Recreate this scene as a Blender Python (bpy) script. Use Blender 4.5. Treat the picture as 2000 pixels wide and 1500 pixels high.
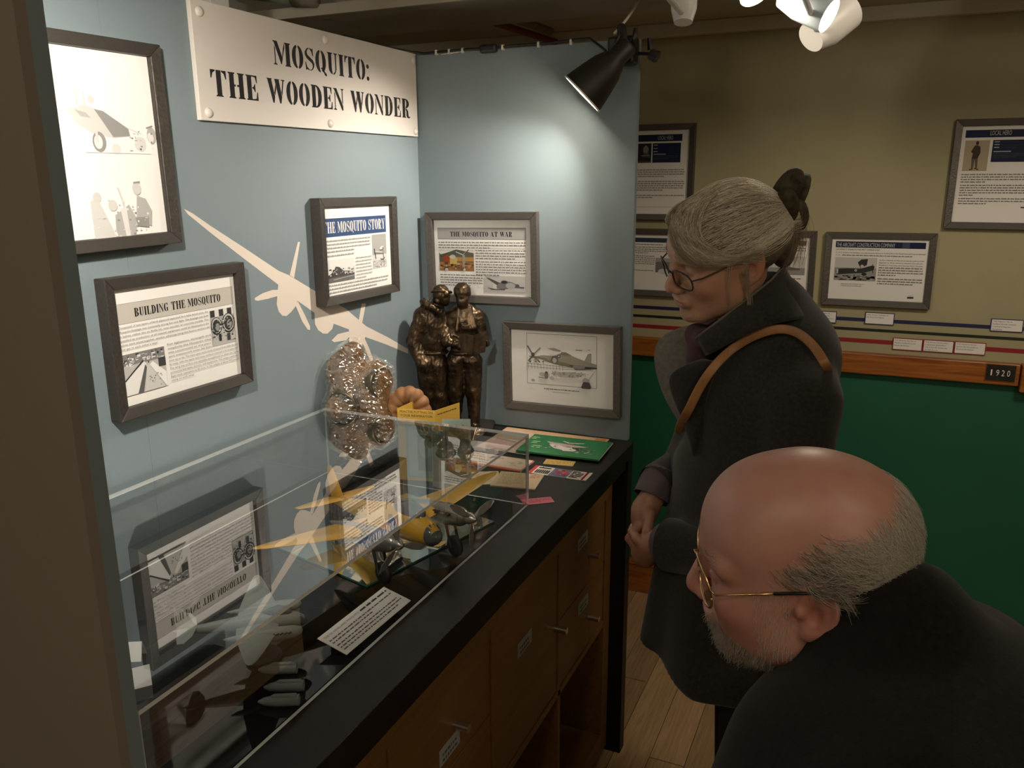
import bpy, bmesh, math, random
import numpy as np
from mathutils import Vector, Matrix, Euler

for o in list(bpy.data.objects): bpy.data.objects.remove(o)
scene = bpy.context.scene
COL = scene.collection
rnd = random.Random(7)

# ---------------------------------------------------------------- camera
CAM = Vector((1.1756, -2.0029, 1.610))
def cam_axes(yaw=24.2, pitch=14.0, roll=-0.35):
    y, p, r = map(math.radians, (yaw, pitch, roll))
    fwd = Vector((-math.sin(y)*math.cos(p), math.cos(y)*math.cos(p), -math.sin(p)))
    right = Vector((math.cos(y), math.sin(y), 0)); up = right.cross(fwd)
    r2 = right*math.cos(r) + up*math.sin(r); u2 = up*math.cos(r) - right*math.sin(r)
    return r2, u2, fwd
CR, CU, CF = cam_axes()
cd = bpy.data.cameras.new('camera'); cam = bpy.data.objects.new('camera', cd); COL.objects.link(cam)
M3 = Matrix((CR, CU, -CF)).transposed()
cam.matrix_world = Matrix.Translation(CAM) @ M3.to_4x4()
cd.sensor_width = 36.0; cd.lens = 36.0*1600/2000; cd.clip_start = 0.02
scene.camera = cam
def ray(u, v):
    return (CR*((u-1000)/1600) - CU*((v-750)/1600) + CF)
def at_depth(u, v, d):               # a point of the room, given its direction from the photographer and its distance
    return CAM + ray(u, v)*d
def at_plane(u, v, ax, val):
    d = ray(u, v); return CAM + d*((val-CAM[ax])/d[ax])

# ---------------------------------------------------------------- world, exposure
w = bpy.data.worlds.new('world'); scene.world = w; w.use_nodes = True
bgn = w.node_tree.nodes['Background']; bgn.inputs[0].default_value = (1.0, 0.86, 0.66, 1); bgn.inputs[1].default_value = 0.085
vs = scene.view_settings; vs.view_transform = 'Standard'; vs.look = 'None'; vs.gamma = 1.0; vs.use_curve_mapping = False
vs.exposure = 0.0

def lamp_light(name, kind, loc, energy, color, size=0.03, target=None, spot=None, blend=0.5, parent=None):
    d = bpy.data.lights.new(name, kind); d.energy = energy; d.color = color
    if kind in ('POINT', 'SPOT'): d.shadow_soft_size = size
    if kind == 'SPOT': d.spot_size = math.radians(spot); d.spot_blend = blend
    if kind == 'AREA': d.size = size
    o = bpy.data.objects.new(name, d); COL.objects.link(o); o.location = loc
    if target is not None:
        o.rotation_euler = (Vector(target)-Vector(loc)).to_track_quat('-Z', 'Y').to_euler()
    return o
WARM = (1.0, 0.86, 0.68)
E_CLAMP = 26; E_CLAMP2 = 42
# ceiling spotlights of the room (out of the frame, behind and beside the photographer)
lamp_light('room_spot_light', 'SPOT', (1.85, -0.50, 2.30), 36, WARM, 0.14, (1.30, 0.95, 1.35), 125, 0.9)
lamp_light('room_spot_light', 'SPOT', (2.0, -1.9, 2.30), 8, WARM, 0.12, (0.7, -0.6, 0.7), 110, 0.9)
lamp_light('room_spot_light', 'SPOT', (0.95, -2.7, 2.30), 10, WARM, 0.12, (1.6, -0.4, 0.4), 110, 0.9)

lamp_light('ambient_fill_light', 'POINT', (2.5, -3.0, 2.05), 13, WARM, 0.12); lamp_light('ambient_fill_light', 'POINT', (0.1, -3.3, 2.05), 7, WARM, 0.12)  # unseen point lights without fittings, added to lift the room's general light
# ---------------------------------------------------------------- materials
MATS = {}
def mat(name, col, rough=0.5, metal=0.0, bump=0.0, bscale=60.0, var=0.0, vscale=8.0, spec=0.5, coat=0.0, sheen=0.0, sss=0.0, stretch=None, col2=None):
    if name in MATS: return MATS[name]
    m = bpy.data.materials.new(name); m.use_nodes = True; nt = m.node_tree; b = nt.nodes['Principled BSDF']
    b.inputs['Base Color'].default_value = (*col, 1); b.inputs['Roughness'].default_value = rough
    b.inputs['Metallic'].default_value = metal; b.inputs['Specular IOR Level'].default_value = spec
    b.inputs['Coat Weight'].default_value = coat; b.inputs['Sheen Weight'].default_value = sheen
    if sss: b.inputs['Subsurface Weight'].default_value = sss; b.inputs['Subsurface Radius'].default_value = (0.012, 0.004, 0.002); b.inputs['Subsurface Scale'].default_value = 1.0
    tc = nt.nodes.new('ShaderNodeTexCoord')
    src = tc.outputs['Object']
    if stretch:
        mp = nt.nodes.new('ShaderNodeMapping'); mp.inputs['Scale'].default_value = stretch
        nt.links.new(src, mp.inputs['Vector']); src = mp.outputs['Vector']
    if var or col2:
        n = nt.nodes.new('ShaderNodeTexNoise'); n.inputs['Scale'].default_value = vscale; n.inputs['Detail'].default_value = 6
        nt.links.new(src, n.inputs['Vector'])
        mx = nt.nodes.new('ShaderNodeMix'); mx.data_type = 'RGBA'
        c2 = col2 if col2 else tuple(max(0, c*(1-var)) for c in col)
        c1 = col if col2 else tuple(min(1, c*(1+var)) for c in col)
        mx.inputs[6].default_value = (*c1, 1); mx.inputs[7].default_value = (*c2, 1)
        rp = nt.nodes.new('ShaderNodeMapRange'); rp.inputs[1].default_value = 0.32; rp.inputs[2].default_value = 0.68
        nt.links.new(n.outputs[0], rp.inputs[0]); nt.links.new(rp.outputs[0], mx.inputs[0]); nt.links.new(mx.outputs[2], b.inputs['Base Color'])
    if bump:
        n2 = nt.nodes.new('ShaderNodeTexNoise'); n2.inputs['Scale'].default_value = bscale; n2.inputs['Detail'].default_value = 4
        nt.links.new(src, n2.inputs['Vector'])
        bp = nt.nodes.new('ShaderNodeBump'); bp.inputs['Strength'].default_value = min(1, bump); bp.inputs['Distance'].default_value = 0.002
        nt.links.new(n2.outputs[0], bp.inputs['Height']); nt.links.new(bp.outputs[0], b.inputs['Normal'])
    MATS[name] = m; return m
def emit(name, col, s):
    if name in MATS: return MATS[name]
    m = mat(name, col, 0.4); b = m.node_tree.nodes['Principled BSDF']
    b.inputs['Emission Color'].default_value = (*col, 1); b.inputs['Emission Strength'].default_value = s; return m
def clear(name, tint=(1, 1, 1), gain=1.0, ior=1.49, rough=0.0):
    """clear sheet: what is not reflected by Fresnel goes straight through"""
    if name in MATS: return MATS[name]
    m = bpy.data.materials.new(name); m.use_nodes = True; nt = m.node_tree; nt.nodes.remove(nt.nodes['Principled BSDF'])
    out = nt.nodes['Material Output']; tr = nt.nodes.new('ShaderNodeBsdfTransparent'); tr.inputs[0].default_value = (*tint, 1)
    gl = nt.nodes.new('ShaderNodeBsdfGlossy'); gl.inputs['Roughness'].default_value = rough
    fr = nt.nodes.new('ShaderNodeFresnel'); fr.inputs['IOR'].default_value = ior
    ge = nt.nodes.new('ShaderNodeNewGeometry'); inv = nt.nodes.new('ShaderNodeMath'); inv.operation = 'SUBTRACT'; inv.inputs[0].default_value = 1
    nt.links.new(ge.outputs['Backfacing'], inv.inputs[1])
    mu = nt.nodes.new('ShaderNodeMath'); mu.operation = 'MULTIPLY'; nt.links.new(fr.outputs[0], mu.inputs[0]); nt.links.new(inv.outputs[0], mu.inputs[1])
    g = nt.nodes.new('ShaderNodeMath'); g.operation = 'MULTIPLY'; g.use_clamp = True; g.inputs[1].default_value = gain; nt.links.new(mu.outputs[0], g.inputs[0])
    mx = nt.nodes.new('ShaderNodeMixShader'); nt.links.new(g.outputs[0], mx.inputs[0]); nt.links.new(tr.outputs[0], mx.inputs[1]); nt.links.new(gl.outputs[0], mx.inputs[2])
    nt.links.new(mx.outputs[0], out.inputs[0]); MATS[name] = m; return m
def vcol(name='printed_ink', rough=0.8, spec=0.12, bump=0.0):
    if name in MATS: return MATS[name]
    m = mat(name, (1, 1, 1), rough, spec=spec, bump=bump); nt = m.node_tree
    a = nt.nodes.new('ShaderNodeAttribute'); a.attribute_name = 'Col'
    nt.links.new(a.outputs['Color'], nt.nodes['Principled BSDF'].inputs['Base Color']); return m
def wood(name, c1, c2, scale=(1, 14, 14), rough=0.5, bump=0.1):
    if name in MATS: return MATS[name]
    m = mat(name, c1, rough); nt = m.node_tree; b = nt.nodes['Principled BSDF']
    tc = nt.nodes.new('ShaderNodeTexCoord'); mp = nt.nodes.new('ShaderNodeMapping'); mp.inputs['Scale'].default_value = scale
    n = nt.nodes.new('ShaderNodeTexNoise'); n.inputs['Scale'].default_value = 4; n.inputs['Detail'].default_value = 8; n.inputs['Distortion'].default_value = 1.2
    r = nt.nodes.new('ShaderNodeValToRGB'); r.color_ramp.elements[0].position = 0.3; r.color_ramp.elements[1].position = 0.7
    r.color_ramp.elements[0].color = (*c2, 1); r.color_ramp.elements[1].color = (*c1, 1)
    nt.links.new(tc.outputs['Object'], mp.inputs[0]); nt.links.new(mp.outputs[0], n.inputs['Vector']); nt.links.new(n.outputs[0], r.inputs[0]); nt.links.new(r.outputs[0], b.inputs['Base Color'])
    bp = nt.nodes.new('ShaderNodeBump'); bp.inputs['Strength'].default_value = bump; bp.inputs['Distance'].default_value = 0.001
    nt.links.new(n.outputs[0], bp.inputs['Height']); nt.links.new(bp.outputs[0], b.inputs['Normal'])
    return m

# ---------------------------------------------------------------- mesh helpers
def tag(o, label=None, cat=None, group=None, kind=None):
    if label: o['label'] = label
    if cat: o['category'] = cat
    if group: o['group'] = group
    if kind: o['kind'] = kind
    return o
def empty(name, loc=(0, 0, 0), rot=(0, 0, 0)):
    o = bpy.data.objects.new(name, None); o.empty_display_size = 0.05; COL.objects.link(o); o.location = loc; o.rotation_euler = rot; return o
def obj(name, me, m=None, parent=None, loc=None, rot=None):
    o = bpy.data.objects.new(name, me); COL.objects.link(o)
    if m is not None:
        for mm in (m if isinstance(m, (list, tuple)) else [m]): me.materials.append(mm)
    if parent: o.parent = parent
    if loc is not None: o.location = loc
    if rot is not None: o.rotation_euler = rot
    return o
class MB:
    def __init__(s): s.v = []; s.f = []; s.c = []; s.mi = []
    def add(s, vs, fs, c=None, mi=0):
        n = len(s.v); s.v += [tuple(v) for v in vs]; s.f += [tuple(n+i for i in f) for f in fs]; s.c += [c]*len(fs); s.mi += [mi]*len(fs); return s
    def box(s, lo, hi, M=None, c=None, mi=0):
        (a, b, d), (e, f, g) = lo, hi
        vs = [Vector(p) for p in ((a,b,d),(e,b,d),(e,f,d),(a,f,d),(a,b,g),(e,b,g),(e,f,g),(a,f,g))]
        if M is not None: vs = [M @ v for v in vs]
        return s.add(vs, [(0,3,2,1),(4,5,6,7),(0,1,5,4),(1,2,6,5),(2,3,7,6),(3,0,4,7)], c, mi)
    def prism(s, pts, z0, z1, M=None, c=None, mi=0):
        n = len(pts); vs = [Vector((p[0], p[1], z0)) for p in pts]+[Vector((p[0], p[1], z1)) for p in pts]
        if M is not None: vs = [M @ v for v in vs]
        fs = [tuple(range(n-1, -1, -1)), tuple(range(n, 2*n))]+[(i, (i+1) % n, n+(i+1) % n, n+i) for i in range(n)]
        return s.add(vs, fs, c, mi)
    def tube(s, pts, r, n=10, cap=True, c=None, mi=0, flat=None):
        pts = [Vector(p) for p in pts]; R = r if isinstance(r, (list, tuple)) else [r]*len(pts)
        rings = []; up = Vector((0.13, 0.21, 1)).normalized()
        vs = []
        prev = None
        for i, p in enumerate(pts):
            t = (pts[min(i+1, len(pts)-1)]-pts[max(i-1, 0)])
            if t.length < 1e-9: t = Vector((0, 0, 1))
            t.normalize()
            a = (up - t*up.dot(t)) if prev is None else (prev - t*prev.dot(t))
            if a.length < 1e-5: a = t.orthogonal()
            a.normalize(); prev = a; b = t.cross(a)
            for k in range(n):
                q = 2*math.pi*k/n; fl = flat if flat else 1
                vs.append(p + a*(math.cos(q)*R[i]) + b*(math.sin(q)*R[i]*fl))
        fs = []
        for i in range(len(pts)-1):
            for k in range(n):
                fs.append((i*n+k, i*n+(k+1) % n, (i+1)*n+(k+1) % n, (i+1)*n+k))
        if cap: fs += [tuple(range(n-1, -1, -1)), tuple(range((len(pts)-1)*n, len(pts)*n))]
        return s.add(vs, fs, c, mi)
    def lathe(s, prof, M=None, n=24, c=None, mi=0, close=False):
        vs = []
        for (r, z) in prof:
            for k in range(n):
                q = 2*math.pi*k/n; v = Vector((r*math.cos(q), r*math.sin(q), z)); vs.append(M @ v if M is not None else v)
        fs = []
        for i in range(len(prof)-1):
            for k in range(n): fs.append((i*n+k, i*n+(k+1) % n, (i+1)*n+(k+1) % n, (i+1)*n+k))
        if close: fs += [tuple(range(n-1, -1, -1)), tuple(range((len(prof)-1)*n, len(prof)*n))]
        return s.add(vs, fs, c, mi)
    def ell(s, c0, r, n=16, m=10, M=None, c=None, mi=0):
        vs = [(0, 0, -1)]
        for i in range(1, m):
            a = -math.pi/2+math.pi*i/m
            for k in range(n): q = 2*math.pi*k/n; vs.append((math.cos(a)*math.cos(q), math.cos(a)*math.sin(q), math.sin(a)))
        vs.append((0, 0, 1)); vv = []
        for p in vs:
            p = Vector((p[0]*r[0]+c0[0], p[1]*r[1]+c0[1], p[2]*r[2]+c0[2])); vv.append(M @ p if M is not None else p)
        fs = [(0, 1+(k+1) % n, 1+k) for k in range(n)]
        for i in range(m-2):
            for k in range(n): fs.append((1+i*n+k, 1+i*n+(k+1) % n, 1+(i+1)*n+(k+1) % n, 1+(i+1)*n+k))
        L = len(vs)-1; fs += [(L, 1+(m-2)*n+k, 1+(m-2)*n+(k+1) % n) for k in range(n)]
        return s.add(vv, fs, c, mi)
    def mesh(s, name, smooth=False):
        me = bpy.data.meshes.new(name); me.from_pydata(s.v, [], s.f); me.update()
        if any(c is not None for c in s.c):
            at = me.color_attributes.new('Col', 'FLOAT_COLOR', 'CORNER'); cols = []
            for p, c in zip(me.polygons, s.c): cols += list((*(c or (1, 1, 1)), 1))*p.loop_total
            at.data.foreach_set('color', cols)
        if any(s.mi): me.polygons.foreach_set('material_index', s.mi)
        if smooth: me.polygons.foreach_set('use_smooth', [True]*len(me.polygons))
        return me
    def build(s, name, m=None, parent=None, smooth=False, bevel=0, loc=None, rot=None):
        o = obj(name, s.mesh(name, smooth), m, parent, loc, rot)
        if bevel:
            b = o.modifiers.new('bevel', 'BEVEL'); b.width = bevel; b.segments = 2; b.limit_method = 'ANGLE'
        return o
def autosmooth(o, deg=40):
    me = o.data; me.polygons.foreach_set('use_smooth', [True]*len(me.polygons))
    try: me.set_sharp_from_angle(angle=math.radians(deg))
    except Exception: pass
    return o
def frame_matrix(x, y, z, loc):
    return Matrix.Translation(loc) @ Matrix((x, y, z)).transposed().to_4x4()

# ---------------------------------------------------------------- implicit surfaces (bodies, folds, soft things)
def smin(a, b, k):
    h = np.clip(0.5+0.5*(b-a)/k, 0, 1); return b*(1-h)+a*h-k*h*(1-h)
def smax(a, b, k): return -smin(-a, -b, k)
class P3:
    """sample points with simple distance functions; rot = rows of a rotation to a local frame"""
    def __init__(s, X, Y, Z): s.X, s.Y, s.Z = X, Y, Z
    def loc(s, c, R=None):
        x, y, z = s.X-c[0], s.Y-c[1], s.Z-c[2]
        if R is None: return x, y, z
        return tuple(R[i][0]*x+R[i][1]*y+R[i][2]*z for i in range(3))
    def ell(s, c, r, R=None):
        x, y, z = s.loc(c, R); k0 = np.sqrt((x/r[0])**2+(y/r[1])**2+(z/r[2])**2)+1e-9
        k1 = np.sqrt((x/r[0]**2)**2+(y/r[1]**2)**2+(z/r[2]**2)**2)+1e-9
        return k0*(k0-1)/k1
    def sph(s, c, r):
        x, y, z = s.loc(c); return np.sqrt(x*x+y*y+z*z)-r
    def cap(s, a, b, ra, rb=None):
        rb = ra if rb is None else rb
        d = [b[i]-a[i] for i in range(3)]; L = sum(q*q for q in d)+1e-12
        x, y, z = s.loc(a); t = np.clip((x*d[0]+y*d[1]+z*d[2])/L, 0, 1)
        return np.sqrt((x-t*d[0])**2+(y-t*d[1])**2+(z-t*d[2])**2)-(ra+(rb-ra)*t)
    def box(s, c, h, r=0.0, R=None):
        x, y, z = s.loc(c, R); q = [np.abs(x)-h[0]+r, np.abs(y)-h[1]+r, np.abs(z)-h[2]+r]
        return np.sqrt(np.maximum(q[0], 0)**2+np.maximum(q[1], 0)**2+np.maximum(q[2], 0)**2)+np.minimum(np.maximum(np.maximum(q[0], q[1]), q[2]), 0)-r
    def tor(s, c, R0, r, R=None, sx=1.0, sy=1.0):
        x, y, z = s.loc(c, R); return np.sqrt((np.sqrt((x/sx)**2+(y/sy)**2)-R0)**2+z*z)-r
def sdf_mesh(name, fn, lo, hi, h, smooth=True):
    ax = [np.arange(lo[i], hi[i]+h*1.01, h, dtype=np.float32) for i in range(3)]
    X, Y, Z = np.meshgrid(*ax, indexing='ij')
    V = fn(P3(X, Y, Z)).astype(np.float32); del X, Y, Z
    I = V < 0; n = V.shape
    sl = lambda d, A: A[d[0]:n[0]-1+d[0], d[1]:n[1]-1+d[1], d[2]:n[2]-1+d[2]]
    corners = [(a, b, c) for a in (0, 1) for b in (0, 1) for c in (0, 1)]
    cnt = sum(sl(d, I).astype(np.int8) for d in corners); mask = (cnt > 0) & (cnt < 8)
    ci = np.argwhere(mask); acc = np.zeros((len(ci), 3)); num = np.zeros(len(ci))
    for a in range(3):
        e = [0, 0, 0]; e[a] = 1
        for b in (0, 1):
            for c in (0, 1):
                st = [0, 0, 0]; oth = [q for q in range(3) if q != a]; st[oth[0]] = b; st[oth[1]] = c
                p = ci+np.array(st); q = p+np.array(e)
                v0 = V[p[:, 0], p[:, 1], p[:, 2]]; v1 = V[q[:, 0], q[:, 1], q[:, 2]]
                cr = (v0 < 0) != (v1 < 0); t = np.where(cr, v0/np.where(cr, v0-v1, 1), 0)
                pos = np.tile(np.array(st, float), (len(ci), 1)); pos[:, a] = t
                acc[cr] += pos[cr]; num += cr
    verts = (ci+acc/num[:, None])*h+np.array([ax[0][0], ax[1][0], ax[2][0]])
    idx = -np.ones(mask.shape, np.int64); idx[mask] = np.arange(len(ci))
    quads = []
    for a in range(3):
        o1, o2 = (a+1) % 3, (a+2) % 3
        s0 = [slice(None)]*3; s1 = [slice(None)]*3; s0[a] = slice(0, -1); s1[a] = slice(1, None)
        ch = I[tuple(s0)] != I[tuple(s1)]; p = np.argwhere(ch)
        ok = (p[:, o1] > 0) & (p[:, o2] > 0) & (p[:, o1] < n[o1]-1) & (p[:, o2] < n[o2]-1); p = p[ok]
        flip = I[p[:, 0], p[:, 1], p[:, 2]]
        def cell(d1, d2):
            q = p.copy(); q[:, o1] -= d1; q[:, o2] -= d2; return idx[q[:, 0], q[:, 1], q[:, 2]]
        c00, c10, c11, c01 = cell(0, 0), cell(1, 0), cell(1, 1), cell(0, 1)
        Q = np.stack([c00, c10, c11, c01], 1); Q[~flip] = Q[~flip][:, ::-1]; quads.append(Q)
    Q = np.concatenate(quads); Q = Q[(Q >= 0).all(1)]
    me = bpy.data.meshes.new(name)
    me.vertices.add(len(verts)); me.vertices.foreach_set('co', verts.astype(np.float32).ravel())
    me.loops.add(len(Q)*4); me.loops.foreach_set('vertex_index', Q.ravel().astype(np.int32))
    me.polygons.add(len(Q)); me.polygons.foreach_set('loop_start', np.arange(0, len(Q)*4, 4, dtype=np.int32))
    me.update(calc_edges=True); me.validate()
    if smooth: me.polygons.foreach_set('use_smooth', [True]*len(me.polygons))
    return me
def paint(me, fn):
    """per-vertex pigment; fn(co array) -> (n,3) colours"""
    co = np.empty(len(me.vertices)*3, np.float32); me.vertices.foreach_get('co', co); co = co.reshape(-1, 3)
    c = np.ones((len(co), 4), np.float32); c[:, :3] = fn(co)
    at = me.color_attributes.new('Col', 'FLOAT_COLOR', 'POINT'); at.data.foreach_set('color', c.ravel())
def vnoise(X, Y, Z, s, seed=0):
    """cheap smooth noise from sines"""
    r = np.random.RandomState(seed); out = 0
    for i in range(5):
        k = r.normal(size=3)*s; ph = r.rand()*6.28; out = out+np.sin(k[0]*X+k[1]*Y+k[2]*Z+ph)
    return out/5
def strands(name, paths, radii, m, parent, n=3, kind='stuff'):
    """many thin tapering hairs in one mesh; paths (S,P,3), radii (P,)"""
    S, Pn, _ = paths.shape
    t = np.gradient(paths, axis=1); t /= (np.linalg.norm(t, axis=2, keepdims=True)+1e-9)
    ref = np.array([0.3, 0.5, 0.81]); a = np.cross(t, ref); a /= (np.linalg.norm(a, axis=2, keepdims=True)+1e-9); b = np.cross(t, a)
    vs = []
    for k in range(n):
        q = 2*math.pi*k/n; vs.append(paths+(a*math.cos(q)+b*math.sin(q))*np.asarray(radii)[None, :, None])
    V = np.stack(vs, 2).reshape(-1, 3)
    base = (np.arange(S)[:, None, None]*Pn+np.arange(Pn-1)[None, :, None])*n; k = np.arange(n)[None, None, :]
    Q = np.stack([base+k, base+(k+1) % n, base+n+(k+1) % n, base+n+k], -1).reshape(-1, 4)
    me = bpy.data.meshes.new(name); me.vertices.add(len(V)); me.vertices.foreach_set('co', V.astype(np.float32).ravel())
    me.loops.add(len(Q)*4); me.loops.foreach_set('vertex_index', Q.ravel().astype(np.int32))
    me.polygons.add(len(Q)); me.polygons.foreach_set('loop_start', np.arange(0, len(Q)*4, 4, dtype=np.int32)); me.update(calc_edges=True)
    me.polygons.foreach_set('use_smooth', [True]*len(Q))
    o = obj(name, me, m, parent)
    if kind: o['kind'] = kind
    return o
# ================================================================ the room
def struct(name, mb, m, parent=None, bevel=0):
    o = mb.build(name, m, parent, bevel=bevel)
    if parent is None: o['kind'] = 'structure'
    return o
TEAL = mat('teal_emulsion', (0.192, 0.240, 0.257), 0.62, bump=0.05, bscale=400, var=0.03, vscale=3)
OLIVE = mat('olive_emulsion', (0.40, 0.355, 0.205), 0.7, bump=0.12, bscale=150, var=0.05, vscale=5)
GREEN = mat('green_dado_paint', (0.010, 0.115, 0.060), 0.55, bump=0.1, bscale=200, var=0.06, vscale=4)
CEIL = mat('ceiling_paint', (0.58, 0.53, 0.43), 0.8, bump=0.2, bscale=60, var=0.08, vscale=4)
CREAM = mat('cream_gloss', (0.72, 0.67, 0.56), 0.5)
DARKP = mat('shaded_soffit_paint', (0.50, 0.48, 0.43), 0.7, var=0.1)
PINE = wood('varnished_pine', (0.46, 0.165, 0.035), (0.24, 0.065, 0.012), (1.0, 9, 16), 0.35)
BLACK = mat('black_satin_board', (0.010, 0.0085, 0.0078), 0.5, spec=0.3, bump=0.1, bscale=300, var=0.2, vscale=20)
MDF = mat('brown_board', (0.21, 0.18, 0.145), 0.8, bump=0.05, bscale=300)
# floor: planks laid towards the olive wall
FL = struct('floor', MB().box((-2.0, -4.0, -0.05), (3.2, 1.0, -0.006)), mat('subfloor', (0.05, 0.03, 0.02), 0.9))
PLK = wood('oak_plank', (0.72, 0.48, 0.27), (0.50, 0.30, 0.145), (22, 1.2, 10), 0.45, 0.06)
nt = PLK.node_tree; oi = nt.nodes.new('ShaderNodeObjectInfo'); hs = nt.nodes.new('ShaderNodeHueSaturation')
mr = nt.nodes.new('ShaderNodeMapRange'); mr.inputs[3].default_value = 0.75; mr.inputs[4].default_value = 1.15
rmp = [n for n in nt.nodes if n.type == 'VALTORGB'][0]; bs = nt.nodes['Principled BSDF']
nt.links.new(oi.outputs['Random'], mr.inputs[0]); nt.links.new(mr.outputs[0], hs.inputs['Value']); nt.links.new(rmp.outputs[0], hs.inputs['Color']); nt.links.new(hs.outputs[0], bs.inputs['Base Color'])
pm = MB().box((-0.0490, -0.598, -0.0055), (0.0490, 0.598, 0.0)).mesh('plank'); pm.materials.append(PLK)
for i in range(40):
    for j in range(5):
        x = -0.75+0.1*i; y = -3.0+1.2*j+(0.35*(i % 3))
        if y < -2.6: continue
        o = bpy.data.objects.new('plank', pm); COL.objects.link(o); o.parent = FL; o.location = (x, y, 0)
# walls of the display alcove
WL = struct('wall_left', MB().box((-0.02, -0.985, 0.0), (0.0, 0.0, 1.925)), TEAL)
struct('panel', MB().box((-0.02, -1.57, 0.0), (0.0, -0.9856, 1.925)), TEAL, WL)
WE = struct('wall_end', MB().box((-0.02, 0.0, 0.941), (0.608, 0.019, 1.930)), TEAL)
WN = struct('wall_near', MB().box((-0.02, -1.566, 0.0), (0.60, -1.552, 1.930)), TEAL)
struct('outer_face', MB().box((-0.02, -1.576, 0.0), (0.60, -1.566, 1.930)), MDF, WN)
# olive wall with green dado, pine rail and skirting
struct('wall_back', MB().box((-2.0, 0.95, 1.0), (3.2, 1.05, 2.6)), OLIVE)
struct('wall_back_lower', MB().box((-2.0, 0.952, 0.0), (3.2, 1.05, 1.0)), GREEN)
TR = struct('trim_1', MB().box((-0.6, 0.922, 0.970), (1.604, 0.95, 1.040)), PINE, bevel=0.004)
struct('return_block', MB().box((1.606, 0.905, 0.955), (1.640, 0.95, 1.042)), PINE, TR, bevel=0.004)
BB = struct('baseboard_back', MB().box((-0.6, 0.930, 0.0), (3.2, 0.952, 0.118)), PINE, bevel=0.003)
struct('bead_moulding', MB().box((-0.6, 0.924, 0.118), (3.2, 0.952, 0.138)), PINE, BB, bevel=0.006)
struct('trim_2', MB().box((-2.0, 0.915, 2.076), (3.2, 0.95, 2.118)), CREAM, bevel=0.003)
struct('wall_right', MB().box((3.2, -4.0, 0.0), (3.3, 1.05, 2.6)), OLIVE)
struct('wall_rear', MB().box((-2.0, -4.1, 0.0), (3.3, -4.0, 2.6)), OLIVE)
struct('wall_far_left', MB().box((-2.1, -4.0, 0.0), (-2.0, 1.05, 2.6)), OLIVE)
# ceiling: low part over the olive wall, boxed beam, higher dark part over the display
CE = struct('ceiling', MB().box((-2.0, 0.39, 2.118), (3.2, 1.05, 2.20)), CEIL)
struct('upper_ceiling', MB().box((-2.0, -4.0, 2.42), (3.2, 0.39, 2.5)), CEIL, CE)
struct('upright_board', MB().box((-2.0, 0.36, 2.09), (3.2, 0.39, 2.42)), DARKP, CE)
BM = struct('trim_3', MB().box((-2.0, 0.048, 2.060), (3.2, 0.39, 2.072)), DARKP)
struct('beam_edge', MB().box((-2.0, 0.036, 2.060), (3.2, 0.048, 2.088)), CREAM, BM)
for x in (-0.33, 0.12):
    a = at_plane(*((640, 37) if x < 0 else (845, 20)), 2, 2.0595)
    struct('screw_plate', MB().box((a.x-0.012, a.y-0.004, 2.0575), (a.x+0.012, a.y+0.004, 2.060)), mat('bright_zinc', (0.75, 0.78, 0.82), 0.25, 1.0), BM)
# pipes and posts above the display
def pipe(name, pts, r, m, label):
    return tag(MB().tube(pts, r, 12).build(name, m, smooth=True), label, 'pipe')
a = at_plane(985, 50, 2, 2.085); b = at_plane(1085, 82, 2, 2.085)
dv = (b-a).normalized()
pipe('service_pipe', [a-dv*0.5, b+dv*0.1], 0.011, mat('red_pipe_paint', (0.22, 0.035, 0.02), 0.5, var=0.3, vscale=40), 'dark red pipe running under the low ceiling behind the display')
a2 = a+Vector((0.085, 0.03, 0.0)); pipe('service_pipe', [a2-dv*0.45, a2+dv*0.13], 0.012, mat('dusty_pipe_paint', (0.20, 0.16, 0.11), 0.7, var=0.3, vscale=40), 'dusty brown pipe beside the dark red pipe under the ceiling')
pz = at_plane(585, 5, 1, 0.02)
pp = MB().tube([pz+Vector((-0.25, 0, 0.055)), pz+Vector((-0.02, 0, 0.012))], 0.018, 12).build('plastic_pipe', mat('green_grey_pipe', (0.25, 0.30, 0.22), 0.4), smooth=True)
tag(pp, 'pale green-grey plastic pipe above the left display wall', 'pipe')
MB().tube([pz+Vector((-0.018, 0, 0.012)), pz+Vector((0.055, 0, 0.006))], 0.024, 12).build('pipe_collar', mat('grey_pipe', (0.30, 0.27, 0.23), 0.5), pp, smooth=True)
pv = at_plane(437, 10, 0, -0.045)
tag(MB().box((-0.09, pv.y-0.028, 1.5), (-0.05, pv.y+0.02, 2.42)).build('support_post', mat('off_white_post', (0.62, 0.60, 0.55), 0.6)), 'off-white post standing behind the stencilled title board', 'post')
# ================================================================ counter and cabinet
CTW = empty('display_counter', (0.3, -0.78, 0)); tag(CTW, 'long black counter with end boards under the display wall', 'counter')
CTW_inv = Matrix.Translation((-0.3, 0.78, 0))
def cw(name, lo, hi): return MB().box(lo, hi, CTW_inv).build(name, BLACK, CTW, bevel=0.0015)
cw('top', (0.002, -1.550, 0.902), (0.625, -0.001, 0.940))
cw('end_board', (0.002, -0.020, 0.0), (0.618, 0.019, 0.900)); cw('end_board', (0.002, -1.551, 0.0), (0.600, -1.512, 0.900))
cw('rail_board', (0.585, -1.511, 0.868), (0.612, -0.0205, 0.901))
OAK = wood('oak_veneer', (0.235, 0.120, 0.034), (0.175, 0.083, 0.022), (9, 1.2, 9), 0.5, 0.04)
STEEL = mat('brushed_steel', (0.62, 0.58, 0.52), 0.3, 1.0)
LBL = mat('label_card', (0.40, 0.44, 0.42), 0.7)
CAB = empty('cabinet', (0.3, -0.76, 0)); tag(CAB, 'oak cube cabinet with drawers and open shelves under the counter', 'cabinet')
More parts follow.
